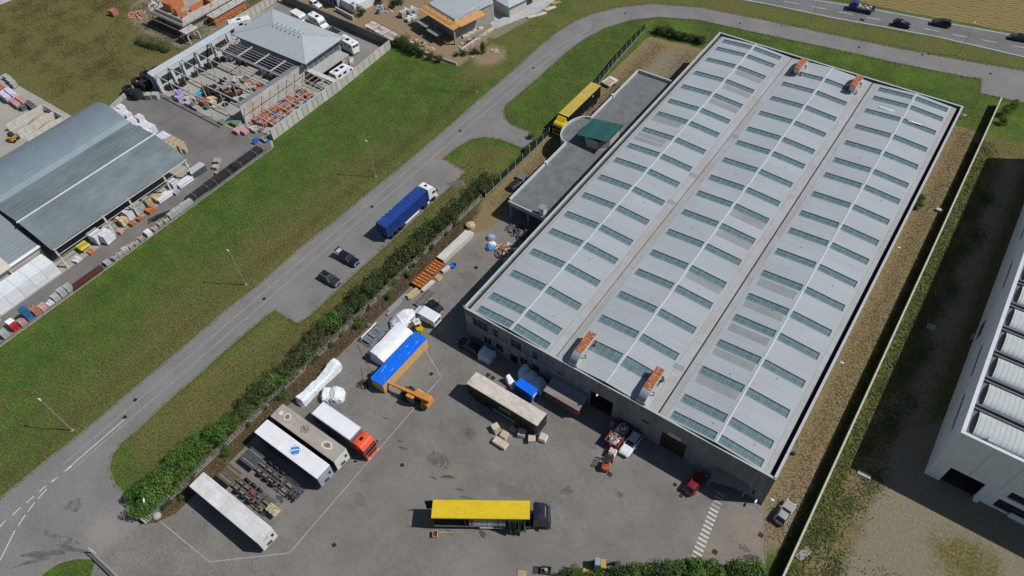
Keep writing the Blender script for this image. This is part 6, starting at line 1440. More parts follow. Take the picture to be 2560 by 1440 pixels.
trash_cols = [(0.62, 0.65, 0.70), (0.55, 0.58, 0.62), (0.22, 0.26, 0.33), (0.06, 0.07, 0.10), (0.48, 0.36, 0.20), (0.36, 0.22, 0.10), (0.50, 0.05, 0.10), (0.70, 0.70, 0.68), (0.10, 0.12, 0.15)]
scraps('rubbish_heap', 'mixed heap of rubbish filling the red skip', 'rubbish', -19.7, 48.95, 1.0, 2.1, 1.15, 0.65, 330, trash_cols, 4, 0.12, 0.55)
MB().cbox((0, 0, 0), (1.0, 0.7, 0.5), 25).build('purple_box', M('purple_plastic', (0.16, 0.06, 0.25), 0.5)); tag(bpy.data.objects['purple_box'], 'purple box on the ground at the corner of the skip', 'box'); bpy.data.objects['purple_box'].location = (-21.05, 46.9, 0.27)
MB().taper(-0.4, 0.4, -0.3, 0.3, 0, 0.9, 0.04, 0.04).build('grey_bin', M('bin_grey', (0.30, 0.32, 0.35), 0.6)); tag(bpy.data.objects['grey_bin'], 'small grey bin between the skip and the warehouse gate', 'bin'); bpy.data.objects['grey_bin'].location = (-21.5, 50.2, 0.01)
# rubbish along the side of the warehouse
scraps('rubbish_pile', 'pile of scrap, boards and bags against the warehouse side wall', 'rubbish', -55.2, 70.6, 3.0, 2.2, 0.05, 1.1, 260, [(0.62, 0.62, 0.60), (0.14, 0.14, 0.15), (0.20, 0.21, 0.22), (0.40, 0.20, 0.08), (0.30, 0.14, 0.06), (0.45, 0.38, 0.28), (0.06, 0.06, 0.07), (0.5, 0.5, 0.52)], 9, 0.2, 0.9)
scraps('dark_scrap_pile', 'dark scrap in the shade under the office wing porch', 'rubbish', -56.2, 76.2, 3.6, 1.8, 0.03, 0.7, 120, [(0.05, 0.05, 0.055), (0.10, 0.10, 0.12), (0.12, 0.09, 0.07), (0.16, 0.16, 0.2)], 10, 0.2, 0.8)
for k, (x, y, col) in enumerate(((-60.4, 71.9, (0.30, 0.36, 0.46)), (-59.2, 70.5, (0.66, 0.70, 0.74)), (-58.9, 69.7, (0.10, 0.26, 0.60)))):
    shroud('plastic_bag', ('grey plastic sack', 'white plastic sack', 'blue plastic sack')[k] + ' at the edge of the scrap pile', 'sack', (x, y), 60, [-0.8, -0.5, 0, 0.5, 0.8], [0.3, 0.55, 0.6, 0.5, 0.25], [0.3, 0.7, 0.8, 0.65, 0.3], M('sack_%d' % k, col, 0.4, var=0.2, scale=3), 60 + k, 0.6, None, 0.08)
# long precast beam
pb = thing('precast_beam', 'long pale concrete beam with a hollow end lying by the hedge strip', 'beam', (-64.35, 65.9), 88)
MB().prism([(-0.75, 0.05), (0.75, 0.05), (0.85, 1.25), (-0.85, 1.25)], -4.2, 4.2, 'x').build('beam_body', conc_l, pb)
MB().prism([(-0.55, 0.2), (0.55, 0.2), (0.62, 1.1), (-0.62, 1.1)], -4.215, -4.203, 'x').build('hollow_shade', gutter, pb)  # dark plate on the solid end, painted as the shade of a hollow
MB().box(4.2, 4.9, -0.6, 0.6, 0.05, 0.8).build('end_block', conc_l, pb, bevel=0.1)
for k in range(4): MB().box(-3.5 + k * 2.2, -3.3 + k * 2.2, -0.8, 0.8, 0.0, 0.05).build('bearer', wood, pb)
# boulder
b_ = MB(); rnd = random.Random(6)
b_.loft([[(r_ * math.cos(a * PI / 4) * rnd.uniform(0.85, 1.1), r_ * math.sin(a * PI / 4) * rnd.uniform(0.85, 1.1), z) for a in range(8)] for z, r_ in ((0, 0.9), (0.35, 1.0), (0.7, 0.85), (0.9, 0.4))]); o = b_.build('boulder', M('sandstone', (0.46, 0.36, 0.21), 0.9, var=0.12, scale=1.5)); o.location = (-65.6, 72.2, 0.0); tag(o, 'sandy yellow boulder at the far end of the concrete beam', 'boulder')
b_ = MB(); b_.loft([[(r_ * math.cos(a * PI / 5) * rnd.uniform(0.9, 1.1), r_ * math.sin(a * PI / 5) * rnd.uniform(0.9, 1.1), z) for a in range(10)] for z, r_ in ((0, 0.55), (0.3, 0.6), (0.5, 0.45), (0.6, 0.2))]); o = b_.build('boulder', M('pale_stone', (0.38, 0.36, 0.31), 0.9, var=0.12)); o.location = (-68.0, 1.15, 0.0); tag(o, 'pale round boulder at the yard entrance beside the hedge end', 'boulder')
# orange formwork frames
orf = M('formwork_orange', (0.42, 0.135, 0.028), 0.75, col2=(0.55, 0.20, 0.05), scale=2)
def formwork(label, loc, L, W):
    t = thing('formwork_panel', label, 'formwork', loc, 90, 'orange formwork panels')
    MB().box(-L / 2, L / 2, -W / 2, W / 2, 0.55, 0.6).build('panel_face', orf, t)
    for s_ in (-1, 1): MB().box(-L / 2, L / 2, s_ * W / 2 - 0.06, s_ * W / 2 + 0.06, 0.35, 0.85).build('edge_beam', rust, t)
    n = int(L / 0.62)
    for k in range(n + 1): x = -L / 2 + L * k / n; MB().box(x - 0.05, x + 0.05, -W / 2 + 0.07, W / 2 - 0.07, 0.6, 0.82).build('stiffener', rust, t)
    MB().box(-L / 2, L / 2, -0.06, 0.06, 0.601, 0.78).build('centre_rib', rust, t)
    for x in (-L / 2 + 0.4, L / 2 - 0.4): MB().box(x - 0.1, x + 0.1, -W / 2, W / 2, 0.0, 0.35).build('bearer', wood_d, t)
formwork('orange steel formwork panel next to the concrete beam', (-64.4, 60.0, 0), 3.3, 2.2); formwork('orange steel formwork panel next to the timber logs', (-64.35, 56.4, 0), 3.4, 2.3)
def bars(name, label, cat, p0, p1, n, w, m, group=None, h=None, layers=1, deg=0):
    t = thing(name, label, cat, ((p0[0] + p1[0]) / 2, (p0[1] + p1[1]) / 2), 0, group)
    a, b = Vector((p0[0], p0[1], 0)) - t.location, Vector((p1[0], p1[1], 0)) - t.location; d = (b - a).normalized(); s_ = Vector((-d.y, d.x, 0)); rn = random.Random(n)
    for l in range(layers):
        for k in range(n):
            o_ = s_ * ((k - (n - 1) / 2) * w * 1.15) + d * rn.uniform(-0.15, 0.15) + Vector((0, 0, w * 0.55 + 0.012 + l * w * 1.02))
            MB().bar(a + o_, b + o_, w, h or w * 0.95).build('bar', m, t)
    return t
bars('concrete_kerb_stack', 'pale concrete kerbs lying beside the orange formwork', 'kerbs', (-62.9, 54.6), (-62.7, 57.4), 2, 0.28, conc_l, layers=2); bars('timber_log', 'sawn timber logs beside the formwork panels', 'timber', (-64.0, 51.9), (-63.7, 54.3), 5, 0.22, M('log', (0.44, 0.34, 0.20), 0.8, var=0.2, scale=3), layers=2)
bars('steel_profile', 'galvanised steel profiles lying along the hedge strip', 'steel profiles', (-65.2, 47.9), (-65.0, 52.6), 3, 0.16, steel, layers=1); bars('steel_gutter', 'wide galvanised channel lying by the steel profiles', 'channel', (-64.6, 47.1), (-64.55, 51.0), 1, 0.4, steel, h=0.2)
pl_t = wood; p_ = thing('pallet_bundle', 'small wooden pallet leaning beside the orange formwork', 'pallet', (-62.5, 58.6), 80); inst('pallet', PALM, p_, (0, 0, 0.0)); inst('pallet', PALM, p_, (0.1, 0.1, 0.13))
MB().box(-0.9, 0.9, -0.35, 0.35, 0.02, 0.5).build('stone_slab_stack', conc_l); o = bpy.data.objects['stone_slab_stack']; o.location = (-62.6, 60.9, 0); o.rotation_euler[2] = R(80); tag(o, 'stack of pale stone slabs by the blue basin', 'slabs')
b_ = MB(); b_.loft([[(r_ * math.cos(a * PI / 8), r_ * math.sin(a * PI / 8), z) for a in range(16)] for z, r_ in ((0.0, 0.45), (0.5, 0.62), (0.52, 0.58), (0.1, 0.4))]); o = b_.build('plastic_basin', M('basin_blue', (0.02, 0.14, 0.50), 0.4)); o.location = (-62.0, 62.3, 0.012); tag(o, 'round blue plastic basin beside the concrete beam', 'basin')
# dark timber sleepers frame stack
gs = thing('timber_rack', 'grey slatted timber rack stack on the paving near the van', 'rack', (-61.55, 53.4), 90)
for k in range(9): MB().box(-1.95 + k * 0.47, -1.7 + k * 0.47, -0.65, 0.65, 0.42, 0.52).build('slat', M('grey_timber', (0.17, 0.15, 0.145), 0.85, var=0.25, scale=4), gs)
for s_ in (-1, 1): MB().box(-2.0, 2.1, s_ * 0.5 - 0.1, s_ * 0.5 + 0.1, 0.0, 0.42).build('bearer', wood_d, gs)
# steel cage rack
rk = thing('steel_rack', 'galvanised steel cage rack lying by the hedge strip', 'rack', (-63.4, 42.4), 90)
for z in (0.1, 0.95):
    for s_ in (-1, 1): MB().bar((-1.9, s_ * 1.05, z), (1.9, s_ * 1.05, z), 0.09).build('rail', steel, rk)
    for k in range(6): x = -1.9 + k * 0.76; MB().bar((x, -1.05, z), (x, 1.05, z), 0.06).build('rung', steel, rk)
for k in range(3): MB().bar((-1.9, -0.6 + k * 0.6, 0.97), (1.9, -0.6 + k * 0.6, 0.97), 0.05).build('rung', steel, rk)
for sx in (-1.9, 0, 1.9):
    for s_ in (-1, 1): MB().bar((sx, s_ * 1.05, 0.1), (sx, s_ * 1.05, 0.95), 0.08).build('upright', steel, rk)
for k in range(3): MB().box(-1.75 + k * 1.25, -0.75 + k * 1.25, -0.4, 0.95, 0.25, 0.6).build('glass_pane_stack', M('glass_stack', (0.13, 0.19, 0.22), 0.2, spec=0.6), rk)
MB().hexa([(-1.9, 1.05, 0.98), (1.9, 1.05, 0.98), (1.9, 1.16, 1.0), (-1.9, 1.16, 1.0), (-1.9, 1.05, 1.1), (1.9, 1.05, 1.1), (1.9, 1.16, 1.12), (-1.9, 1.16, 1.12)]).build('bright_edge', white, rk)
bars('aluminium_section', 'pale aluminium sections lying beside the cage rack', 'sections', (-61.9, 38.9), (-61.5, 43.6), 2, 0.26, M('aluminium', (0.55, 0.57, 0.62), 0.4, 0.3), layers=1)
bars('scrap_timber', 'short scrap timbers at the edge of the hedge strip', 'timber', (-65.9, 43.4), (-64.0, 44.6), 3, 0.2, M('grey_timber', (0.17, 0.15, 0.145), 0.85), layers=2)
for k, pts in enumerate(([(895, 862), (905, 885), (915, 905), (918, 912)], [(903, 915), (905, 935), (910, 958)])):
    o = MB().tube([(*G(a, b)[:2], 0.06) for a, b in pts], 0.06, 5).build('branch', wood_d); tag(o, ('long' if k == 0 else 'short') + ' dead branch lying on the paving by the wrapped load', 'branch')
scraps('twig_heap', 'heap of dead twigs at the end of the blue-topped crate', 'twigs', -58.4, 34.2, 0.9, 0.6, 0.02, 0.35, 90, [(0.05, 0.04, 0.03), (0.09, 0.075, 0.055)], 31, 0.05, 0.7)
o = MB().taper(-0.5, 0.5, -0.45, 0.45, 0.0, 0.9, 0.08, 0.08).build('black_bin', darkm); o.location = (-58.1, 36.4, 0.012); tag(o, 'black covered bin between the grooved white load and the blue-topped crate', 'bin')
# steel trailer by the office wing, wrapped pile, loose things
ft = thing('flat_trailer', 'small flat trailer with tan deck beside the straw strip', 'trailer', (-66.7, 126.8), 80)
MB().box(-1.6, 1.6, -1.15, 1.15, 0.5, 0.58).build('deck', M('tan_deck', (0.34, 0.19, 0.09), 0.8, col2=(0.42, 0.40, 0.40), scale=0.6), ft)
for a in ((-1.6, 1.6, -1.2, -1.151), (-1.6, 1.6, 1.151, 1.2), (-1.66, -1.601, -1.2, 1.2)): MB().box(*a, 0.42, 0.8).build('side_board', offwhite, ft)
MB().box(0.8, 1.6, -1.0, 1.0, 0.582, 0.7).build('pale_sheet', MATS['pale_stain'], ft)
MB().bar((1.6, 0, 0.5), (2.7, 0, 0.5), 0.1).build('drawbar', steel, ft)
for s_ in (-1, 1): wheel(ft, 0, s_ * 1.32, CARW, 0.9)
shroud('covered_pile', 'black plastic covered pile on the straw strip beside the office wing', 'covered pile', (-65.0, 86.2), 88, [-1.9, -1.5, 0, 1.2, 1.8], [0.6, 0.95, 1.0, 0.9, 0.6], [0.4, 0.9, 0.85, 0.8, 0.4], M('black_film', (0.020, 0.022, 0.025), 0.35, var=0.3, scale=3, bump=0.8, bscale=4), 77, 0.6)
MB().box(-0.9, 0.9, -0.8, 0.8, 0.0, 0.65).build('felt_roll_stack', felt); o = bpy.data.objects['felt_roll_stack']; o.location = (-65.3, 88.9, 0); tag(o, 'grey felt-covered stack beside the black plastic pile', 'stack')
# scrap at the bottom hedge
mp_ = thing('machine_part', 'rusty dark machine frame on the paving near the bottom hedge', 'machine part', (-17.8, 26.4), 30)
for a in ((-0.7, 0.7, -0.5, -0.4), (-0.7, 0.7, 0.4, 0.5), (-0.7, -0.6, -0.4, 0.4), (0.6, 0.7, -0.4, 0.4)): MB().box(*a, 0.1, 0.5).build('frame_bar', M('dark_rust', (0.05, 0.035, 0.03), 0.8, var=0.4, scale=3), mp_)
MB().tube([(0, 0, 0.1), (0, 0, 0.7)], [0.3, 0.22], 10).build('motor', steel, mp_); MB().box(-1.8, -0.8, -0.5, 0.5, 0.02, 0.06).build('plate', darkm, mp_)
dg = thing('excavator', 'grey and yellow mini excavator with dark bucket half hidden by the bottom hedge', 'excavator', (-12.2, 31.0), 30)
MB().box(-0.9, 0.9, -0.7, 0.7, 0.05, 0.5).build('tracks', black, dg); MB().taper(-0.8, 0.1, -0.6, 0.6, 0.5, 1.9, 0.1, 0.1).build('operator_cab', M('cab_grey', (0.25, 0.30, 0.35), 0.4), dg); MB().box(0.1, 0.8, -0.6, 0.6, 0.5, 1.2).build('engine_hood', M('hood_yellow', (0.42, 0.27, 0.08), 0.5), dg)
MB().bar((0.8, 0.0, 1.0), (1.8, 0.2, 1.5), 0.2).build('boom', darkm, dg); MB().bar((1.8, 0.2, 1.5), (2.2, 0.3, 0.4), 0.18).build('stick', darkm, dg); MB().taper(1.8, 2.8, -0.3, 0.8, 0.05, 0.6, 0.15, 0.1).build('bucket', darkm, dg)
o = MB().taper(-0.5, 0.5, -0.4, 0.4, 0, 0.7, 0.15, 0.15).build('yellow_sack', M('sack_yellow', (0.50, 0.32, 0.07), 0.6)); o.location = (-13.4, 29.2, 0.01); tag(o, 'yellow sack beside the bottom hedge', 'sack')
p_ = thing('wooden_pallet', 'single wooden pallet flat on the paving at the edge of the yard', 'pallet', (*G(1305, 1438)[:2], 0.012), 30); inst('pallet', PALM, p_)
line(yd, G(1290, 1437), G(1345, 1428), 0.15, 0.016, kerbm, 'kerb_edge')
# loose things on the right lot
for k, (a, b, s_) in enumerate(((2100, 845, 0.5), (2330, 818, 0.8))):
    o = MB().box(-s_, s_, -0.05, 0.05, 0.01, 0.12).build('loose_batten', offwhite); o.location = G(2432, 838 + k * 6); o.rotation_euler[2] = R(68); tag(o, ('short' if k == 0 else 'long') + ' pale batten lying in the shade beside the white hall', 'batten')
gr = thing('floor_grate', 'steel drain grate on the shaded ground beside the white hall', 'grate', (*G(2328, 818)[:2], 0.01), 0)
for k in range(4): MB().box(-0.6 + k * 0.33, -0.45 + k * 0.33, -0.6, 0.6, 0, 0.05).build('grate_bar', steel, gr)
o = MB().box(-0.55, 0.55, -0.3, 0.3, 0.0, 0.5).build('concrete_block', conc_l); o.location = G(2347, 528); tag(o, 'pale concrete block on the straw strip beside the boundary wall', 'block')
pp = thing('plank_stack', 'stack of pale grey planks lying in weeds by the boundary wall', 'planks', (*G(2008, 1385)[:2], 0.0), 70)
for k in range(5): MB().box(-1.1, 1.1, -0.5 + k * 0.2, -0.33 + k * 0.2, 0.02, 0.12).build('plank', M('grey_plank', (0.30, 0.29, 0.27), 0.8, var=0.2), pp)
cg = thing('concrete_grating', 'ribbed concrete slab at the edge of the gravel beyond the boundary wall', 'slab', (*G(2160, 1187)[:2], 0.0), 5)
MB().box(-0.9, 0.9, -0.35, 0.35, 0, 0.15).build('slab', conc, cg)
for k in range(8): MB().box(-0.85 + k * 0.22, -0.74 + k * 0.22, -0.3, 0.3, 0.15, 0.2).build('rib', conc_l, cg)
o = MB().tube([(0, 0, 0), (0, 0, 0.55)], [0.3, 0.25], 10).build('dark_bollard', darkm); o.location = (*G(1983, 1135)[:2], 0); tag(o, 'dark round drum against the warehouse corner', 'drum')
# ================================================================== builders' yard
zinc = M('zinc_vault', (0.205, 0.255, 0.285), 0.45, 0.25, var=0.06, scale=0.4); stripes(zinc, 0.45, 0.15, 'y', 0.05)
translu = M('greenish_sheet', (0.120, 0.150, 0.158), 0.45, 0.0, col2=(0.170, 0.208, 0.218), scale=0.35, spec=0.5, stretch=(1, 0.4, 1)); grime(translu, (0.24, 0.285, 0.295), 0.25, (1, 0.5, 1), 0.48, 0.68, 0.55)
va = thing('vaulted_hall', 'long zinc barrel-vaulted storage hall in the builders yard', 'hall')
prof = []
for k in range(15):
    u = k / 14; x = -157.0 + 15.7 * u; z = 4.6 + (6.45 - 4.6) * u + 2.9 * math.sin(PI * u) ** 0.85; prof.append((x, z))
MB().loft([[(p[0], y, p[1]) for p in prof] + [(p[0], y, p[1] - 0.12) for p in prof[::-1]] for y in (-25, 52.2)]).build('roof', zinc, va)
MB().box(-157.35, -157.0, -25, 52.3, 4.35, 4.75).build('gutter', copem, va)
for k in range(9): MB().box(-156.9, -156.6, -24 + k * 9.4, -23.7 + k * 9.4, 0, 4.6).build('column', steel, va)
MB().box(-141.4, -141.1, -24, 52.0, 0, 5.8).build('inner_wall', conc, va)
tb = thing('lean_to_hall', 'wide hall with hazy greenish sheet roof and a white ridge strip', 'hall')
rx = [(-141.25, 6.55), (-136.8, 7.05), (-132.4, 7.25), (-127.8, 6.4), (-123.2, 5.0)]
for (a, za), (b, zb) in zip(rx, rx[1:]):
    MB().hexa([(a, 21.6, za - 0.05), (b, 21.6, zb - 0.05), (b, 52.2, zb - 0.05), (a, 52.2, za - 0.05), (a, 21.6, za), (b, 21.6, zb), (b, 52.2, zb), (a, 52.2, za)]).build('roof_panel', translu, tb)
MB().box(-132.55, -132.2, 21.4, 52.4, 7.22, 7.3).build('ridge_strip', offwhite, tb)
purl = M('purlin_trace', (0.20, 0.24, 0.25), 0.5, var=0.1)
for k in range(9):
    x = -131.2 + k * 0.95; u = (x + 132.4) / 9.2; z = 7.25 - 2.25 * u - 0.30 * math.sin(PI * u) * -1
    seg = [q for q in rx]; z = np.interp(x, [q[0] for q in rx], [q[1] for q in rx])
    MB().box(x - 0.03, x + 0.03, 21.7, 52.1, z + 0.005, z + 0.03).build('purlin', purl, tb)
for k in range(6):
    x = -140.6 + k * 1.35; z = float(np.interp(x, [q[0] for q in rx], [q[1] for q in rx])); MB().box(x - 0.03, x + 0.03, 21.7, 52.1, z + 0.005, z + 0.028).build('purlin', purl, tb)
for k in range(4):
    y = 27.5 + k * 7.0
    for (a, za), (b, zb) in zip(rx, rx[1:]): MB().hexa([(a, y - 0.04, za + 0.01), (b, y - 0.04, zb + 0.01), (b, y + 0.04, zb + 0.01), (a, y + 0.04, za + 0.01), (a, y - 0.04, za + 0.03), (b, y - 0.04, zb + 0.03), (b, y + 0.04, zb + 0.03), (a, y + 0.04, za + 0.03)]).build('sheet_joint', purl, tb)
for y in (22.0, 32.3, 38.0, 46.2, 51.6):
    MB().bar((-123.0, y, 0), (-123.2, y, 5.0), 0.32).build('post', conc_l, tb); MB().box(-123.5, -122.6, y - 0.4, y + 0.4, 0, 0.18).build('post_foot', M('yellow_foot', (0.42, 0.38, 0.22), 0.8), tb)
MB().bar((-122.85, 21.8, 5.0), (-122.85, 52.0, 5.0), 0.14).build('eave_beam', conc_l, tb); MB().bar((-122.2, 22, 4.1), (-122.2, 52.0, 4.1), 0.09).build('guard_rail', conc_l, tb)
lc = thing('ribbed_hall', 'ribbed grey roofed hall at the end of the lean-to hall', 'hall')
ribm = M('ribbed_roof', (0.24, 0.28, 0.295), 0.5, 0.1, var=0.05); stripes(ribm, 0.4, 0.3, 'x', 0.06)
MB().hexa([(-141, -20, 6.8), (-127.0, -20, 4.3), (-127.0, 21.1, 4.3), (-141, 21.1, 6.8), (-141, -20, 6.9), (-127.0, -20, 4.4), (-127.0, 21.1, 4.4), (-141, 21.1, 6.9)]).build('roof', ribm, lc)
for k in range(16): x = -140.6 + k * 0.85; z = 6.9 - 2.5 * (x + 141) / 14; MB().box(x - 0.05, x + 0.05, -20, 21.1, z, z + 0.06).build('roof_rib', ribm, lc)
MB().box(-127.25, -126.75, -20, 21.2, 4.25, 4.5).build('eave_gutter', white, lc); MB().box(-127.6, -127.3, -20, 21.0, 0, 4.2).build('side_wall', M('hall_wall', (0.34, 0.33, 0.30), 0.8), lc)
cr_ = thing('cream_roof_hall', 'cream sheet roofed hall corner at the picture edge of the builders yard', 'hall'); cr_['label'] = 'cream sheet roof overlapping the ribbed grey hall'
MB().hexa([(-136, -20, 6.1), (-126.2, -20, 4.55), (-126.2, 15.2, 4.55), (-136, 15.2, 6.1), (-136, -20, 6.2), (-126.2, -20, 4.65), (-126.2, 15.2, 4.65), (-136, 15.2, 6.2)]).build('roof', M('cream_sheet', (0.56, 0.50, 0.42), 0.6, var=0.06), cr_)
for k in range(3): MB().box(-135 + k * 4, -134.7 + k * 4, 14.5, 14.8, 0, 5.9 - k * 0.7).build('column', steel, cr_)

# stacks of building material: one mesh per kind, many copies
def stack_mesh(nx, ny, nz, sx, sy, sz, gap, jit, mats, seed, wrap=0):
    rnd = random.Random(seed); m_ = MB()
    m_.mi = 0
    for i in range(nx):
        for j in range(ny):
            for k in range(nz):
                if k == nz - 1 and rnd.random() < jit: continue
                x, y = (i - (nx - 1) / 2) * sx, (j - (ny - 1) / 2) * sy; m_.mi = rnd.randrange(len(mats))
                m_.box(x - sx / 2 + gap, x + sx / 2 - gap, y - sy / 2 + gap, y + sy / 2 - gap, 0.12 + k * sz, 0.12 + (k + 1) * sz - gap * 0.8)
    return m_.mesh('blocks', mats)
base_m = MB().box(-0.6, 0.6, -0.55, 0.55, 0.0, 0.115).mesh('pallet', wood_d)
KIND = {}
def K(name, cols, nx=2, ny=2, nz=3, h=1.2, seed=1, jit=0.1, gap=0.012, rough=0.7):
    mats = [M('%s_%d' % (name, i), c, rough, var=0.1, scale=2, rnd=0.1) for i, c in enumerate(cols)]
    KIND[name] = stack_mesh(nx, ny, nz, 1.2 / nx, 1.1 / ny, (h - 0.12) / nz, gap, jit, mats, seed)
K('white_block', [(0.66, 0.67, 0.72), (0.60, 0.60, 0.66)], 2, 2, 3, 1.5, 1, 0.0); K('lilac_block', [(0.56, 0.54, 0.66), (0.50, 0.48, 0.60)], 2, 2, 3, 1.5, 2, 0.0)
K('grey_block', [(0.33, 0.345, 0.34), (0.38, 0.39, 0.38)], 2, 2, 4, 1.1, 3, 0.1); K('red_brick', [(0.34, 0.135, 0.10), (0.40, 0.17, 0.13)], 3, 3, 4, 1.1, 4, 0.15)
K('pink_block', [(0.46, 0.25, 0.24), (0.52, 0.30, 0.28)], 3, 2, 3, 1.0, 5, 0.15); K('dark_tile', [(0.085, 0.09, 0.11), (0.12, 0.125, 0.145)], 3, 2, 4, 1.1, 6, 0.1)
K('tan_plank', [(0.42, 0.35, 0.25), (0.48, 0.41, 0.31), (0.36, 0.29, 0.20)], 5, 1, 9, 1.6, 7, 0.2, 0.02); K('orange_tile', [(0.40, 0.13, 0.05), (0.46, 0.17, 0.07)], 4, 3, 3, 0.8, 8, 0.3)
K('black_bundle', [(0.016, 0.016, 0.018), (0.03, 0.03, 0.032)], 3, 2, 2, 0.8, 9, 0.3, 0.03); K('pale_sack', [(0.46, 0.44, 0.41), (0.38, 0.36, 0.33), (0.52, 0.50, 0.48)], 2, 3, 5, 0.9, 10, 0.3, 0.03)
K('cyan_sack', [(0.03, 0.38, 0.52), (0.04, 0.42, 0.56)], 2, 2, 3, 0.9, 11, 0.1); K('sand_sack', [(0.52, 0.40, 0.24), (0.56, 0.45, 0.29)], 2, 2, 3, 0.9, 12, 0.1, 0.03)
K('blue_crate', [(0.02, 0.10, 0.22), (0.03, 0.13, 0.28)], 1, 1, 6, 2.2, 13, 0, 0.02); K('red_sheet', [(0.42, 0.02, 0.025)], 1, 2, 4, 1.1, 14, 0, 0.02); K('stone_mix', [(0.36, 0.32, 0.30), (0.42, 0.38, 0.37), (0.22, 0.20, 0.20), (0.45, 0.36, 0.33)], 4, 4, 3, 0.9, 15, 0.35, 0.02)
K('purple_block', [(0.36, 0.28, 0.55), (0.42, 0.36, 0.60)], 2, 2, 3, 1.5, 16, 0.1); K('blue_sack', [(0.02, 0.08, 0.30), (0.03, 0.11, 0.36)], 3, 2, 2, 0.7, 17, 0.2, 0.03)
K('white_sack', [(0.60, 0.62, 0.62)], 2, 2, 2, 0.5, 18, 0.2, 0.02); K('green_pallet', [(0.13, 0.19, 0.12)], 1, 1, 1, 0.5, 19, 0)
CATN = {}
cnt = 0
def stk(kind, x, y, deg, label, group, s=(1, 1, 1), z=0.015, base=True):
    t = thing(kind.split('_')[-1] + '_stack' if kind not in ('black_bundle',) else 'pipe_bundle', label, 'stack', (x, y, z), deg, group)
    t.scale = s
    inst('blocks', KIND[kind], t)
    if base: inst('pallet', base_m, t)
    return t
R1 = random.Random(11)
# big wrapped insulation block beside the ribbed hall
wi = thing('wrapped_board_stack', 'large stack of white wrapped boards beside the ribbed grey hall', 'stack', (-124.9, 14.2), 90)
bwm = M('wrapped_board', (0.58, 0.62, 0.66), 0.4, col2=(0.66, 0.69, 0.72), scale=1.0, rnd=0.08); bwt = M('wrapped_top', (0.64, 0.68, 0.70), 0.35, var=0.08, scale=1.2)
for i in range(5):
    for j in range(2):
        for k in range(3):
            MB().box(-5.8 + i * 2.42, -3.42 + i * 2.42, -2.0 + j * 1.95, -0.09 + j * 1.95, 0.05 + k * 0.98, 1.0 + k * 0.98).build('wrapped_bale', bwm if k < 2 else bwt, wi)
wi2 = thing('wrapped_board_stack', 'short stack of white wrapped boards past the large white stack', 'stack', (-123.0, 5.2), 90)
for i in range(3):
    for k in range(3): MB().box(-2.6 + i * 1.75, -0.9 + i * 1.75, -1.2, 1.2, 0.05 + k * 0.9, 0.92 + k * 0.9).build('wrapped_bale', bwm, wi2)
# row along the grass edge
ROW = 'material stacks along the grass edge of the builders yard'
seq = [('stone_mix', 'mixed stone stack'), ('grey_block', 'grey block stack'), ('red_sheet', 'bright red wrapped stack with a white cover'), ('pink_block', 'pinkish brown block stack behind the red one'), ('blue_crate', 'tall stack of dark blue crates'), ('red_brick', 'red brick stack next to the blue crates'), ('pink_block', 'pink and white block stack'), ('white_sack', 'low pale sack stack'), ('grey_block', 'pale grey block stack'), ('grey_block', 'taller grey block stack'), ('grey_block', 'grey paving stack beside the dark red beams')]
ys = [4.6, 6.4, 8.3, 9.7, 11.0, 12.4, 13.7, 15.0, 16.3, 17.6, 18.9]
for (k, lb), y in zip(seq, ys): stk(k, -117.6 + R1.uniform(-0.1, 0.1), y, R1.uniform(-4, 4), lb + ' along the grass edge', ROW, (1.1, 1.05, 1.15 + R1.uniform(-0.2, 0.25)))
o = MB().sheet([(-0.7, -0.6), (0.7, -0.55), (0.65, 0.6), (-0.6, 0.55)], 0.0).build('white_cover', white); o.location = (-118.5, 8.4, 1.5); tag(o, 'white sheet lying over the bright red stack', 'cover')
br = thing('steel_beam_pile', 'low pile of dark red-brown steel beams along the grass edge', 'beams', (-117.4, 22.4), 90)
for k in range(7): MB().box(-3.2 + (k % 3) * 0.2, 3.0 + (k % 2) * 0.2, -0.8 + (k % 4) * 0.42, -0.45 + (k % 4) * 0.42, 0.05 + (k // 4) * 0.32, 0.33 + (k // 4) * 0.32).build('beam', M('oxide_beam', (0.075, 0.026, 0.022), 0.8, var=0.25), br)
ys2 = [26.8, 28.4, 29.6, 30.8, 32.0, 33.1, 34.4, 36.0, 37.6, 39.0, 40.3]
kinds2 = ['grey_block', 'stone_mix', 'stone_mix', 'pale_sack', 'stone_mix', 'stone_mix', 'stone_mix', 'white_block', 'stone_mix', 'stone_mix', 'stone_mix']
for i, (y, k) in enumerate(zip(ys2, kinds2)):
    stk(k, -117.3 + R1.uniform(-0.15, 0.15), y, R1.uniform(-8, 8), {'stone_mix': 'low mixed stone stack between the steel beams and the grey kerbs', 'grey_block': 'pale block stack at the end of the steel beams', 'pale_sack': 'stack of pale sacks among the stone stacks', 'white_block': 'white bag stack among the stone stacks'}[k], ROW, (1.0, 1.0, 0.75 + R1.uniform(-0.1, 0.1)))
for i in range(5): stk('grey_block', -117.35, 41.8 + i * 1.05, R1.uniform(-3, 3), 'grey kerb stack next to the black pipes', ROW, (0.9, 1.3, 0.95 + 0.1 * (i % 2)))
bt_ = thing('dark_timber_heap', 'heap of dark planks in front of the grey kerb stacks', 'timber', (-119.6, 40.2), 75)
for k in range(10): MB().cbox((R1.uniform(-1.2, 1.2), R1.uniform(-0.6, 0.6), 0.1 + k * 0.05), (2.6, 0.18, 0.06), R1.uniform(-18, 18)).build('plank', M('black_plank', (0.03, 0.028, 0.027), 0.8), bt_)
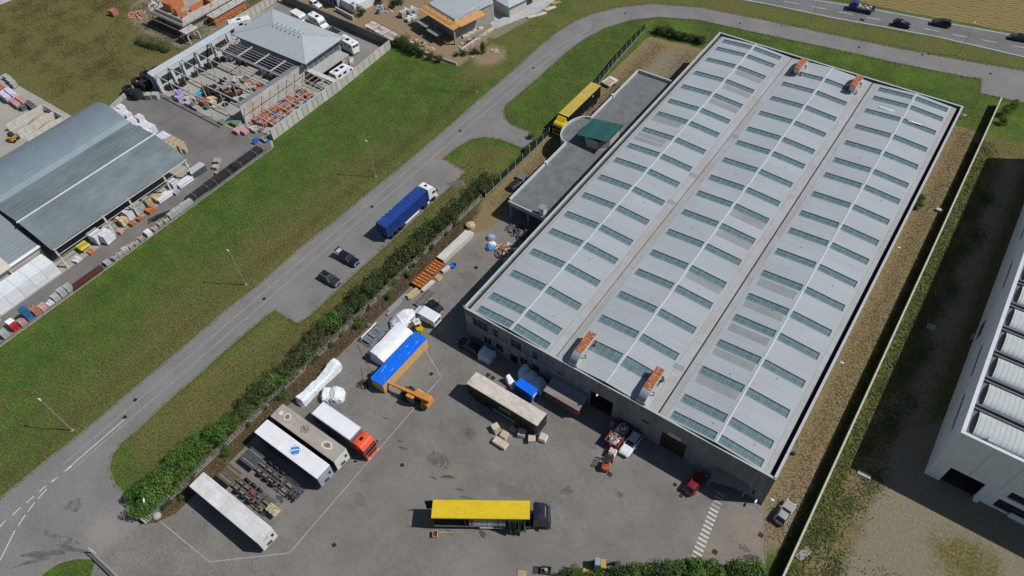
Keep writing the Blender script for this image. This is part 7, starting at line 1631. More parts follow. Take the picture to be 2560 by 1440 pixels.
# black plastic pipes
for i, (y0, y1, n, l) in enumerate(((46.2, 52.4, 5, 3), (51.0, 58.5, 6, 3), (57.5, 65.8, 6, 3))):
    t = thing('pipe_bundle', ('short bundle of black plastic pipes next to the grey kerbs', 'middle bundle of black plastic pipes strapped with steel hoops', 'long bundle of black plastic pipes near the precast fence')[i], 'pipes', (-118.1, (y0 + y1) / 2), 90, 'black pipe bundles along the grass edge')
    hl = (y1 - y0) / 2
    for a in range(n):
        for b in range(l): MB().tube([(-hl + R1.uniform(-0.3, 0.1), (a - (n - 1) / 2) * 0.33, 0.17 + b * 0.31), (hl + R1.uniform(-0.3, 0.1), (a - (n - 1) / 2) * 0.33, 0.17 + b * 0.31)], 0.15, 8).build('pipe', black, t)
    for x in (-hl * 0.5, hl * 0.5):
        for s_ in (-1, 1): MB().bar((x, s_ * (n * 0.175 + 0.12), 0), (x, s_ * (n * 0.175 + 0.12), 1.5), 0.06).build('hoop_post', steel, t)
        MB().bar((x, -(n * 0.175 + 0.12), 1.1), (x, n * 0.175 + 0.12, 1.1), 0.05).build('hoop_bar', steel, t)
# goods under the lean-to edge
UND = 'goods under the lean-to eave'
for kind, x, y, dg, lb, s in (('white_sack', -123.0, 24.0, 10, 'crumpled white sack heap at the lean-to end', (1.3, 1.2, 1.3)), ('tan_plank', -124.4, 26.6, 0, 'tan timber stack under a yellow cover', (1.2, 1.2, 0.6)), ('orange_tile', -122.6, 26.8, 0, 'brown timber stack beside the yellow cover', (1.2, 1.0, 0.5)), ('white_block', -124.1, 29.6, 8, 'tall pale wrapped stack beside the yellow cover', (2.0, 2.0, 1.5)), ('white_block', -122.6, 30.6, 8, 'white wrapped stack standing out from the eave', (1.9, 1.9, 1.55)), ('grey_block', -124.8, 32.6, 0, 'grey slab stack behind the white wrapped one', (1.6, 1.9, 1.3)), ('pink_block', -122.3, 33.2, 15, 'small pink brick stack by the white wrapped one', (0.9, 0.9, 0.9)), ('sand_sack', -124.0, 35.2, 0, 'yellowish board stack under the eave', (1.8, 1.4, 1.8)), ('white_block', -124.3, 36.9, 0, 'white board stack next to the yellowish one', (1.6, 1.3, 1.3)), ('orange_tile', -122.2, 35.9, 10, 'orange tile stack in front of the yellowish boards', (0.9, 0.8, 1.0)), ('orange_tile', -122.2, 37.6, 12, 'orange tile stack in front of the white boards', (0.9, 0.9, 1.0)), ('grey_block', -124.2, 39.0, 0, 'pale grey block stack under the eave', (1.7, 2.0, 1.7)), ('tan_plank', -124.0, 41.3, 0, 'tan slatted stack under the eave', (1.2, 1.2, 1.2)), ('orange_tile', -122.3, 40.4, 5, 'bright orange brick stack by the eave post', (1.3, 1.6, 1.1)), ('sand_sack', -124.0, 43.4, 0, 'cream sack stack by the silver rolls', (1.6, 1.7, 1.3)), ('pale_sack', -122.5, 46.6, 10, 'pale sack stack at the lean-to eave', (1.2, 1.1, 0.9)), ('white_block', -124.2, 47.8, 0, 'grey film-wrapped stack by the silver rolls', (1.4, 1.4, 1.1))):
    stk(kind, x, y, dg, lb, UND, s)
o = MB().taper(-1.1, 1.1, -1.0, 1.0, 0, 0.12, 0.15, 0.15).build('yellow_cover', M('yellow_film', (0.50, 0.44, 0.05), 0.45, var=0.15, scale=2)); o.location = (-124.4, 26.6, 1.08); tag(o, 'yellow plastic cover over a tan timber stack', 'cover')
for i, (y, lb) in enumerate(((44.4, 'silver foil rolls by the cream sacks'), (49.6, 'silver foil rolls near the lean-to corner'))):
    t = thing('foil_roll', lb, 'rolls', (-123.2, y), 90, 'silver foil rolls')
    for a in range(3):
        for b in range(2): MB().tube([(-1.7, (a - 1) * 0.55, 0.3 + b * 0.5), (1.7, (a - 1) * 0.55, 0.3 + b * 0.5)], 0.27, 12).build('roll', M('foil', (0.50, 0.53, 0.56), 0.55, 0.0, var=0.15), t)
gr_ = thing('glass_cabinet', 'dark glass panel cabinet at the corner of the lean-to hall', 'cabinet', (-123.5, 53.2), 90)
MB().box(-1.8, 1.8, -0.9, 0.9, 1.5, 1.62).build('top', MATS['aluminium'], gr_)
for s_ in (-1, 1):
    for k in range(3): MB().box(-1.75 + k * 1.18, -0.62 + k * 1.18, s_ * 0.85 - 0.02, s_ * 0.85 + 0.02, 0.1, 1.45).build('panel', M('slate_panel', (0.07, 0.085, 0.095), 0.3), gr_)
for sx in (-1.78, 1.78):
    for s_ in (-1, 1): MB().bar((sx, s_ * 0.87, 0), (sx, s_ * 0.87, 1.5), 0.08).build('post', steel, gr_)
# stacks north of the halls
NS = 'white block stacks at the end of the halls'
for i in range(26):
    r_, c = divmod(i, 9)
    x = -156.5 + c * 1.75 + R1.uniform(-0.2, 0.2) + r_ * 0.6; y = 53.6 + r_ * 1.5 + R1.uniform(-0.15, 0.15); hi = 1.0 + 0.5 * (R1.random() < 0.4)
    k = ('white_block', 'lilac_block', 'sand_sack')[0 if c > 3 else (1 if R1.random() < 0.5 else (2 if R1.random() < 0.4 else 0))]
    stk(k, x, y, R1.uniform(-5, 5), {'white_block': 'white wrapped block stack at the end of the barrel-vaulted hall', 'lilac_block': 'lilac-white block stack at the end of the barrel-vaulted hall', 'sand_sack': 'cream sack stack at the end of the barrel-vaulted hall'}[k], NS, (1.4, 1.3, hi * 1.45))
for i in range(10):
    r_, c = divmod(i, 5); stk('tan_plank' if c > 1 else 'lilac_block', -138.8 + c * 1.5 + r_ * 0.5, 54.4 + r_ * 1.7, R1.uniform(-4, 4), 'tan plank stack at the end of the lean-to hall' if c > 1 else 'lilac block stack at the end of the lean-to hall', NS, (1.25, 1.6, 1.5))
stk('pale_sack', -121.6, 56.4, 20, 'pale sack stack standing alone on the asphalt lane', NS, (1.1, 1.0, 0.8)); stk('tan_plank', -122.8, 57.8, 30, 'loose tan board stack standing alone on the asphalt lane', NS, (1.0, 1.2, 0.5)); stk('tan_plank', -131.6, 56.2, 20, 'yellowish wire crate stack beside the tan planks', NS, (0.9, 0.9, 0.8)); stk('tan_plank', -119.5, 55.2, 80, 'thin tan batten stack beside the black pipes', NS, (0.6, 1.4, 0.4))
# black coils
for i, (x, y, r_) in enumerate(((-161.0, 62.9, 1.25), (-158.0, 63.0, 1.45), (-161.8, 66.2, 1.4), (-159.2, 66.4, 1.3), (-162.4, 69.0, 1.4), (-160.0, 69.2, 1.5), (-157.9, 69.0, 1.2), (-161.6, 71.6, 1.4), (-159.0, 72.2, 1.4))):
    t = thing('pipe_coil', 'upright black coil of drainage pipe beside the roofless shed', 'coil', (x, y, 0.01), R1.uniform(0, 180), 'black pipe coils')
    for b in range(4): MB().tube([(r_ * 0.8 * math.cos(2 * PI * k / 14), r_ * 0.8 * math.sin(2 * PI * k / 14), 0.25 + b * 0.45) for k in range(15)], 0.24, 6).build('coil_turn', black, t)
    if i % 2: MB().tube([(0, 0, 0.1), (0, 0, 1.9)], r_ * 0.6, 10).build('coil_core', black, t)
for i, (x, y) in enumerate(((-155.2, 64.4), (-154.0, 65.3))):
    o = MB().box(-0.8, 0.8, -0.7, 0.7, 0, 1.3).build('concrete_cube', conc); o.location = (x, y, 0.012); o.rotation_euler[2] = 0.5; tag(o, 'grey-green concrete cube beside the black coils', 'block', 'concrete cubes')
# sand bins
sbn = thing('sand_bins', 'three-walled concrete sand bins with piles of sand', 'bins', (0, 0, 0))
for x in (-172.6, -167.9, -164.2):
    for k in range(5): MB().box(x - 0.12, x + 0.12, 38.8 + k * 1.8, 40.56 + k * 1.8, 0, 1.7).build('bin_panel', conc_l, sbn)
for k in range(4): MB().box(-172.4 + k * 2.05, -170.4 + k * 2.05, 47.9, 48.1, 0, 1.7).build('bin_panel', conc_l, sbn)
sandm = M('sand', (0.38, 0.31, 0.20), 0.95, var=0.12, scale=1.2, bump=0.4, bscale=8)
for i, (x, y) in enumerate(((-170.2, 45.3), (-166.1, 44.9))):
    m_ = MB(); rn = random.Random(i); m_.loft([[(x + r_ * 2.0 * math.cos(a * PI / 8) * rn.uniform(0.9, 1.05), y + r_ * 3.2 * math.sin(a * PI / 8) * rn.uniform(0.9, 1.05), z) for a in range(16)] for z, r_ in ((0.01, 1.0), (0.4, 0.75), (0.8, 0.45), (1.1, 0.1))]); o = m_.build('sand_pile', sandm, smooth=True); tag(o, ('pale sand pile in the wider bin', 'brownish sand pile in the narrower bin')[i], 'sand')
ld = thing('skid_loader', 'yellow skid loader with grey bucket beside the sand bins', 'loader', (-168.4, 37.6), 110)
MB().taper(-1.0, 0.6, -0.55, 0.55, 0.35, 1.3, 0.1, 0.08).build('body', paint('loader_yellow', (0.50, 0.31, 0.04), 0.45), ld, bevel=0.05); MB().taper(-0.5, 0.5, -0.5, 0.5, 1.3, 2.1, 0.08, 0.05).build('operator_cage', darkm, ld)
for s_ in (-1, 1):
    MB().bar((-0.9, s_ * 0.68, 1.4), (1.2, s_ * 0.68, 0.6), 0.14).build('lift_arm', MATS['paint_loader_yellow'], ld)
    for x in (-0.6, 0.45): wheel(ld, x, s_ * 0.72, CARW, 1.1)
MB().taper(1.1, 1.9, -0.9, 0.9, 0.05, 0.6, 0.15, 0.05).build('bucket', steel, ld)
# brick stacks in the corner
for i in range(22):
    r_, c = divmod(i, 6); k = ('red_brick', 'red_brick', 'pink_block', 'lilac_block', 'dark_tile')[r_ if r_ < 3 else (3 if r_ == 3 else 4)] if r_ < 4 else 'dark_tile'
    x = -187.5 + c * 1.45 + r_ * 1.3; y = 46.9 - c * 0.15 - r_ * 1.55 + c * 0.45
    stk({0: 'red_brick', 1: 'lilac_block', 2: 'pink_block', 3: 'dark_tile'}[min(r_, 3)], -190.0 + r_ * 4.2 + (c % 3) * 1.3, 46.8 - (c // 3) * 1.5 - (c % 3) * 0.1, R1.uniform(-3, 3), {0: 'red brick stack in the corner of the builders yard', 1: 'lilac-topped brick stack in the corner of the builders yard', 2: 'pink brick stack in the corner of the builders yard', 3: 'dark slate-coloured stack beside the sand bins'}[min(r_, 3)], 'brick stacks by the sand bins', (1.08, 1.1, 1.15))
for i in range(5): stk('grey_block', -193.0 + i * 1.25, 50.0 + (i % 2) * 0.2 - i * 0.2, 3, 'grey block stack behind the red bricks', 'brick stacks by the sand bins', (1.0, 1.0, 1.1))
# roofless frame shed -----------------------------------------------------------
fs = thing('roofless_shed', 'roofless shed of white walls and bare steel rafters full of materials', 'shed')
wallw = M('shed_wall_white', (0.50, 0.51, 0.51), 0.75, var=0.12, scale=1.0); clad = M('shed_cladding', (0.42, 0.47, 0.51), 0.5, 0.1, var=0.06)
ws_ = [(68.6, 71.6, 1.3, 3.2), (72.6, 74.4, 1.3, 3.2), (75.6, 79.0, 1.3, 3.2), (80.0, 84.0, 1.3, 3.2), (85.2, 88.6, 1.3, 3.2)]
m_ = MB(); wall_cells(m_, 67.4, 90.5, 0, 4.3, ws_, lambda b, p, q, z0, z1: b.box(-155.4, -155.15, p, q, z0, z1)); m_.build('long_wall', wallw, fs)
for a, b, c, d in ws_: MB().box(-155.3, -155.25, a, b, c, d).build('dark_window', M('shed_window', (0.03, 0.045, 0.05), 0.3), fs)
MB().hexa([(-156.9, 67.2, 4.75), (-155.1, 67.2, 4.3), (-155.1, 93.5, 4.3), (-156.9, 93.5, 4.75), (-156.9, 67.2, 4.85), (-155.1, 67.2, 4.4), (-155.1, 93.5, 4.4), (-156.9, 93.5, 4.85)]).build('eave_sheet', clad, fs)
MB().box(-157.0, -156.9, 67.2, 93.5, 0, 4.8).build('outer_wall', wallw, fs)
for y in (67.6, 71.9, 75.0, 79.5, 84.6, 89.2): MB().bar((-154.4, y, 0), (-155.05, y, 4.3), 0.35).build('buttress', wallw, fs)
MB().box(-128.35, -128.05, 70.3, 90.2, 0, 4.6).build('cross_wall', M('stained_white_wall', (0.50, 0.49, 0.47), 0.8, col2=(0.36, 0.32, 0.28), scale=0.35), fs)
MB().hexa([(-129.9, 70.2, 4.2), (-128.0, 70.2, 4.65), (-128.0, 90.4, 4.65), (-129.9, 90.4, 4.2), (-129.9, 70.2, 4.3), (-128.0, 70.2, 4.75), (-128.0, 90.4, 4.75), (-129.9, 90.4, 4.3)]).build('wall_cap', M('cap_grey', (0.22, 0.23, 0.25), 0.6), fs)
rafm = M('rafter_steel', (0.36, 0.345, 0.33), 0.6, 0.1, col2=(0.46, 0.45, 0.44), scale=2)
for y in (67.9, 71.6, 75.4, 79.3):
    MB().bar((-155.1, y, 4.3), (-129.0, y, 4.4), 0.20, 0.26).build('rafter', rafm, fs)
    for x in (-149.5, -143.0, -136.4): MB().bar((x, y, 0), (x, y, 4.25), 0.14).build('post', rafm, fs)
MB().bar((-155.0, 83.4, 4.3), (-129.0, 83.4, 4.5), 0.45, 0.3).build('main_girder', MATS['cap_grey'], fs)
for k in range(6): MB().bar((-151.5, 84.0 + k * 0.85, 4.35), (-129.5, 84.0 + k * 0.85, 4.5), 0.09, 0.12).build('purlin', rafm, fs)
for x in (-150.0, -144.0, -138.0, -132.5): MB().bar((x, 83.4, 4.6), (x, 89.5, 4.7), 0.22, 0.24).build('tie_beam', M('pale_beam', (0.46, 0.43, 0.40), 0.6, var=0.15, scale=3), fs)
for k in range(8):
    y = 71.3 + k * 2.55; MB().bar((-128.0, y, 3.7), (-118.6, y, 2.75), 0.13, 0.16).build('pergola_rafter', M('pale_beam', (0.46, 0.43, 0.40), 0.6), fs)
    if k % 2 == 0: MB().bar((-123.0, y, 0), (-123.0, y, 3.2), 0.12).build('post', rafm, fs)
for k in range(6): x = -126.8 + k * 1.45; MB().bar((x, 71.0, 3.72 - (x + 128) * 0.1), (x, 89.5, 3.72 - (x + 128) * 0.1), 0.08, 0.1).build('pergola_purlin', M('pergola_tan', (0.40, 0.33, 0.27), 0.7, var=0.15), fs)
MB().box(-128.0, -119.0, 89.7, 90.9, 2.75, 3.0).build('end_slab', conc_l, fs)
# materials inside the shed
INS = 'materials inside the roofless shed'
def fill(kinds, n, x0, x1, y0, y1, lb, sc=(0.8, 1.25), seed=1):
    rn = random.Random(seed)
    for i in range(n):
        k = rn.choice(kinds); s_ = rn.uniform(*sc)
        stk(k, rn.uniform(x0, x1), rn.uniform(y0, y1), rn.uniform(-12, 12), lb[k] if isinstance(lb, dict) else lb, INS, (s_, s_, s_ * rn.uniform(0.7, 1.2)), z=0.012, base=False)
fill(['black_bundle'], 22, -154.2, -152.6, 69.0, 86.0, 'black bundle along the windowed wall of the roofless shed', (0.9, 1.3), 1)
fill(['black_bundle'], 26, -147.5, -137.0, 72.2, 78.4, 'black bundle in the middle of the roofless shed', (0.9, 1.4), 2)
fill(['stone_mix', 'pale_sack', 'orange_tile'], 38, -143.5, -130.5, 75.0, 82.6, {'stone_mix': 'mixed stone stack in the middle of the roofless shed', 'pale_sack': 'pale sack stack in the middle of the roofless shed', 'orange_tile': 'orange tile stack in the middle of the roofless shed'}, (0.9, 1.4), 3)
fill(['dark_tile', 'black_bundle'], 22, -152.0, -131.0, 85.0, 88.2, {'dark_tile': 'dark stack under the purlins by the hip-roofed building', 'black_bundle': 'black bundle under the purlins by the hip-roofed building'}, (0.9, 1.5), 4)
for kind, x, y, lb, s in (('purple_block', -149.6, 68.8, 'purple-wrapped block stack at the open front of the shed', (1.3, 1.3, 1.2)), ('purple_block', -148.6, 67.9, 'low purple and white stack at the open front of the shed', (1.3, 1.2, 0.7)), ('cyan_sack', -145.4, 71.2, 'bright cyan sack stack in the shed', (1.5, 1.2, 1.1)), ('orange_tile', -142.0, 70.0, 'orange-brown wrapped tile stack in the shed', (1.7, 1.5, 1.7)), ('sand_sack', -141.8, 71.9, 'sand coloured sack stack in the shed', (1.3, 1.3, 1.0)), ('sand_sack', -140.4, 71.2, 'second sand coloured sack stack in the shed beside the posts', (1.1, 1.2, 0.9)), ('pale_sack', -146.6, 69.0, 'grey-beige sack stack at the shed front', (1.4, 1.2, 0.8)), ('pale_sack', -145.4, 69.9, 'beige sack stack beside the cyan one', (1.3, 1.0, 0.9)), ('grey_block', -145.2, 67.9, 'grey crate stack at the shed front', (1.3, 1.1, 0.6)), ('dark_tile', -143.6, 68.0, 'dark tile stack at the shed front', (1.4, 1.3, 0.7)), ('grey_block', -142.2, 67.8, 'grey-green slab stack at the shed front', (1.3, 1.1, 0.6)), ('dark_tile', -140.2, 69.3, 'blue-grey box by the orange-brown stack', (1.0, 0.9, 0.8)), ('white_sack', -139.2, 70.2, 'white flat pack on the shed floor', (0.9, 0.8, 0.5)), ('green_pallet', -132.9, 67.6, 'green-covered pallet at the shed corner', (1.5, 1.2, 0.9)), ('green_pallet', -129.8, 68.9, 'olive board on legs at the shed corner', (1.8, 1.6, 1.8)), ('pink_block', -127.0, 67.2, 'pink brick stack on the apron by the cross wall', (1.4, 1.3, 0.9)), ('pink_block', -125.4, 67.9, 'pink brick stack on the apron next to its twin', (1.2, 1.2, 0.9))): stk(kind, x, y, R1.uniform(-6, 6), lb, INS, s)
fill(['pale_sack', 'stone_mix', 'white_sack'], 10, -133.6, -128.8, 67.8, 70.6, {'pale_sack': 'pale goods heap at the shed corner', 'stone_mix': 'mixed goods heap at the shed corner', 'white_sack': 'white goods heap at the shed corner'}, (0.6, 1.0), 6)
fill(['orange_tile', 'blue_sack', 'stone_mix', 'red_brick'], 52, -127.2, -121.6, 71.5, 86.0, {'orange_tile': 'orange tile stack under the pergola rafters', 'blue_sack': 'blue sack stack under the pergola rafters', 'stone_mix': 'mixed stone stack under the pergola rafters', 'red_brick': 'red brick stack under the pergola rafters'}, (0.8, 1.25), 7)
fill(['stone_mix', 'pale_sack'], 8, -126.6, -122.5, 69.2, 71.6, {'stone_mix': 'mixed stone stack before the pergola', 'pale_sack': 'pale sack stack before the pergola'}, (0.7, 1.1), 8)
fill(['stone_mix', 'blue_sack', 'pale_sack'], 7, -121.6, -119.0, 66.2, 68.6, {'stone_mix': 'rubble stack between pipes and precast fence', 'blue_sack': 'blue sack stack between pipes and precast fence', 'pale_sack': 'pale stack between pipes and precast fence'}, (0.7, 1.0), 9)
o = stk('sand_sack', -123.8, 85.2, 60, 'long pale yellow board stack under the pergola rafters', INS, (2.6, 0.9, 0.7))
# hip-roofed building
hb = thing('hip_roof_building', 'single-storey building with pale grey hipped metal roof', 'building')
hipm = M('hip_roof_metal', (0.40, 0.445, 0.46), 0.5, 0.1, var=0.05, scale=0.6); stripes(hipm, 0.6, 0.15, 'x', 0.04)
a, b, c, d = (-151.6, 88.4, 5.6), (-126.1, 88.9, 5.6), (-126.4, 102.4, 5.6), (-151.9, 102.2, 5.6); r0, r1 = (-143.2, 95.3, 7.5), (-133.4, 95.5, 7.5)
MB().face([a, b, r1, r0]).face([b, c, r1]).face([c, d, r0, r1]).face([d, a, r0]).build('roof', hipm, hb, fix=True)
MB().prism([a[:2], b[:2], c[:2], d[:2]], 5.35, 5.59).build('eave_board', M('eave_dark', (0.12, 0.125, 0.13), 0.7), hb)
MB().prism([(-150.6, 89.6), (-127.3, 89.9), (-127.5, 101.3), (-150.8, 101.2)], 0, 5.35).build('wall', M('building_wall', (0.24, 0.26, 0.29), 0.7, var=0.15, scale=0.4), hb)
for p, q in ((r0, r1), (a, r0), (b, r1), (c, r1), (d, r0)): MB().bar((p[0], p[1], p[2] + 0.03), (q[0], q[1], q[2] + 0.03), 0.16, 0.05).build('ridge_cap', hipm, hb)
for k in range(6): MB().box(-127.29, -127.24, 90.6 + k * 1.75, 91.9 + k * 1.75, 1.0, 4.6).build('tall_window', M('slat_window', (0.10, 0.12, 0.12), 0.35), hb)
for k in range(7):
    for s_ in (-1, 1): MB().box(-142.8 + k * 1.5, -142.5 + k * 1.5, 95.4 + s_ * 0.8 - 0.12, 95.4 + s_ * 0.8 + 0.12, 7.2, 7.4).build('snow_guard', darkm, hb)
cpt = thing('carport', 'flat grey-roofed carport beside the hip-roofed building', 'carport', (-126.4, 95.3), 0)
MB().box(-2.7, 2.7, -4.9, 4.9, 2.75, 2.95).build('roof', M('carport_roof', (0.36, 0.37, 0.35), 0.8, var=0.08), cpt); MB().box(0.9, 1.1, -4.2, 3.6, 0, 2.74).build('back_wall', darkm, cpt)
for x in (-2.5, 2.5):
    for y in (-4.7, 4.7): MB().box(x - 0.1, x + 0.1, y - 0.1, y + 0.1, 0, 2.75).build('post', conc_l, cpt)
# walls round the camper yard
def panel_wall(name, label, p0, p1, h, n, m, cat='wall', capm=None, th=0.16, cap=True):
    t = thing(name, label, cat, (p0[0], p0[1]), 0); d = Vector((p1[0] - p0[0], p1[1] - p0[1], 0)); L_ = d.length; t.rotation_euler[2] = math.atan2(d.y, d.x)
    w = L_ / n; pm_ = MB().box(0.012, w - 0.012, -th / 2, th / 2, 0, h).mesh('wall_panel', m); cm_ = MB().box(0, w - 0.02, -th / 2 - 0.03, th / 2 + 0.03, h + 0.002, h + 0.08).mesh('coping', capm or m); po = MB().box(-0.06, 0.06, -th / 2 - 0.06, th / 2 + 0.04, 0, h * 0.96).mesh('joint_post', MATS['joint_grey'])
    for k in range(n):
        o = inst('wall_panel', pm_, t, (k * w, 0, 0))
        if cap: inst('coping', cm_, o)
        inst('joint_post', po, o)
    return t
precast = M('precast_panel', (0.40, 0.385, 0.35), 0.85, col2=(0.47, 0.455, 0.42), scale=0.8, rnd=0.12)
panel_wall('precast_fence', 'precast concrete panel fence with zinc coping along the lawn', (-118.3, 69.6), (-118.9, 92.0), 2.7, 14, precast, 'fence', clad, 0.2); panel_wall('precast_fence', 'lower precast concrete panel fence past the motorhome', (-118.95, 92.1), (-120.4, 110.9), 2.2, 9, precast, 'fence', precast, 0.15)
panel_wall('yard_wall', 'dark weathered concrete wall at the back of the camper yard', (-120.6, 111.0), (-161.5, 112.6), 2.4, 17, M('dark_wall', (0.16, 0.155, 0.15), 0.85, var=0.2), 'wall', None, 0.2); panel_wall('yard_wall', 'pale concrete wall between the dry field and the camper yard', (-162.4, 95.5), (-162.6, 112.8), 2.3, 10, precast, 'wall')
o = panel_wall('low_wall', 'low grey wall along the field edge by the pipe coils', (-157.6, 51.8), (-162.4, 66.6), 1.0, 5, M('low_wall', (0.34, 0.35, 0.34), 0.8), 'wall', None, 0.2)
bnk = thing('storage_trailer', 'low dark flat trailer behind the hip-roofed building', 'trailer', (-137.6, 108.4), -8); MB().box(-2.0, 2.0, -0.9, 0.9, 0.5, 0.6).build('deck', darkm, bnk)
for a in ((-2.0, 2.0, -0.95, -0.9), (-2.0, 2.0, 0.9, 0.95), (-2.05, -2.0, -0.9, 0.9), (2.0, 2.05, -0.9, 0.9)): MB().box(*a, 0.45, 0.85).build('side_board', steel, bnk)
for s_ in (-1, 1): wheel(bnk, 0, s_ * 1.05, CARW, 0.9)
o = MB().box(-1.2, 1.2, -0.35, 0.35, 0, 0.6).build('stone_trough', conc_l, bevel=0.1); o.location = (-124.6, 101.2, 0.02); o.rotation_euler[2] = R(-50); tag(o, 'pale stone trough beside the carport', 'trough')
# rack of boards on the sandy site
bk = thing('board_rack', 'rusty framed rack of whitish boards behind the dark wall', 'rack', (-125.4, 113.9), -8)
for i in range(6):
    for j in range(3): MB().box(-5.6 + i * 1.9, -3.85 + i * 1.9, -1.5 + j * 1.0, -0.6 + j * 1.0, 1.7, 1.82).build('board', M('dirty_board', (0.42, 0.37, 0.34), 0.8, col2=(0.52, 0.48, 0.45), scale=1.5, rnd=0.25), bk)
for s_ in (-1.6, 0, 1.6): MB().bar((-5.8, s_, 1.86), (5.8, s_, 1.86), 0.08).build('rail', rust, bk)
for x in (-5.7, -1.9, 1.9, 5.7):
    MB().bar((x, -1.6, 1.84), (x, 1.6, 1.84), 0.08).build('rail', rust, bk)
    for s_ in (-1.6, 1.6): MB().bar((x, s_, 0), (x, s_, 2.2), 0.09).build('post', rust, bk)
# house under construction with brick walls and scaffolding
brm = M('hollow_brick', (0.42, 0.135, 0.05), 0.85, col2=(0.50, 0.19, 0.08), scale=3, bump=0.3); rawc = M('raw_concrete', (0.30, 0.285, 0.255), 0.9, var=0.15, scale=0.8)
h1 = thing('brick_house_shell', 'house shell under construction with orange brick walls and scaffolding', 'building', (-176, 95.4), 0)
MB().box(-5.0, 5.0, -7.0, 9.0, 0, 2.9).build('ground_floor', rawc, h1); MB().box(-6.5, 6.2, -8.6, 10.5, 2.9, 3.25).build('floor_slab', rawc, h1)
for a in ((-6.6, 6.3, -8.7, -8.45), (6.05, 6.3, -8.4, 10.4), (-6.6, -6.35, -8.4, 10.4)): MB().box(*a, 2.8, 3.45).build('slab_edge', M('slab_edge', (0.46, 0.44, 0.41), 0.85), h1)
for a in ((-4.5, -1.0, -6.0, -5.7, 5.4), (-1.3, -1.0, -5.6, -2.0, 5.8), (0.4, 1.8, -6.4, -5.0, 5.2), (2.6, 2.9, -3.0, 4.0, 4.6), (3.8, 4.1, -6.8, -5.0, 5.0), (-4.5, -4.2, -5.6, 5.0, 5.6), (3.0, 5.6, 1.5, 1.8, 4.9)): MB().box(*a[:4], 3.26, a[4]).build('brick_wall', brm, h1)
for a in ((-6.0, 5.6, -7.9, -7.7, 4.2), (5.3, 5.5, -7.6, 9.5, 4.3)): MB().box(*a[:4], 3.26, a[4]).build('parapet_wall', M('slab_edge', (0.5, 0.5, 0.5), 0.85), h1)
MB().box(6.3, 8.6, -1.0, 9.5, 0, 2.2).build('side_wing', brm, h1); MB().box(6.2, 9.0, -1.3, 9.8, 2.2, 2.45).build('wing_slab', MATS['slab_edge'], h1)
sc_ = M('scaffold_steel', (0.20, 0.19, 0.18), 0.5, 0.4)
for k in range(8):
    MB().bar((-6.9 + k * 1.95, -9.7, 0), (-6.9 + k * 1.95, -9.7, 5.4), 0.07).build('scaffold_pole', sc_, h1); MB().bar((9.6, -9.2 + k * 2.6, 0), (9.6, -9.2 + k * 2.6, 6.0), 0.07).build('scaffold_pole', sc_, h1)
for z in (1.9, 3.9, 4.9): MB().bar((-6.9, -9.7, z), (7.2, -9.7, z), 0.06).build('scaffold_rail', sc_, h1); MB().bar((9.6, -9.2, z), (9.6, 9, z), 0.06).build('scaffold_rail', sc_, h1)
for z in (1.85, 3.85): MB().box(-6.9, 7.2, -9.65, -8.95, z - 0.05, z).build('scaffold_deck', wood_d, h1)
for s_ in (0, 1):                                   # white porch arches
    m_ = MB(); m_.loft([[(7.6 + s_ * 2.4, -8.8 + 1.5 * math.cos(a) * r_, 1.5 + 1.2 * math.sin(a) * r_) for r_ in (1.0, 1.22)] for a in [PI * k / 10 for k in range(11)]], close=False, cap=False); ar = m_.build('porch_arch', MATS['slab_edge'], h1, fix=False); q_ = ar.modifiers.new('t', 'SOLIDIFY'); q_.thickness = 0.3
    for y in (-10.4, -7.2): MB().box(7.45 + s_ * 2.4, 7.75 + s_ * 2.4, y - 0.15, y + 0.15, 0, 1.6).build('porch_post', MATS['slab_edge'], h1)
MB().box(7.4, 10.3, -10.7, -6.9, 2.95, 3.1).build('porch_roof', MATS['slab_edge'], h1)
scraps('brick_rubble', 'heap of broken orange bricks beside the house shell', 'rubble', -190.5, 86.4, 3.2, 2.4, 0.02, 0.8, 220, [(0.42, 0.16, 0.08), (0.46, 0.22, 0.13), (0.40, 0.33, 0.26)], 41, 0.15, 0.45)
scraps('site_debris', 'scattered boards and sacks on the ground around the house shell', 'debris', -187, 93.5, 7.0, 4.0, 0.02, 0.5, 200, [(0.36, 0.33, 0.30), (0.42, 0.38, 0.35), (0.50, 0.50, 0.50), (0.22, 0.20, 0.19), (0.30, 0.12, 0.10)], 42, 0.2, 1.0)
stk('red_brick', -196.4, 83.2, 5, 'dark red brick stack at the edge of the dry field', 'site stacks', (1.6, 1.5, 1.4))
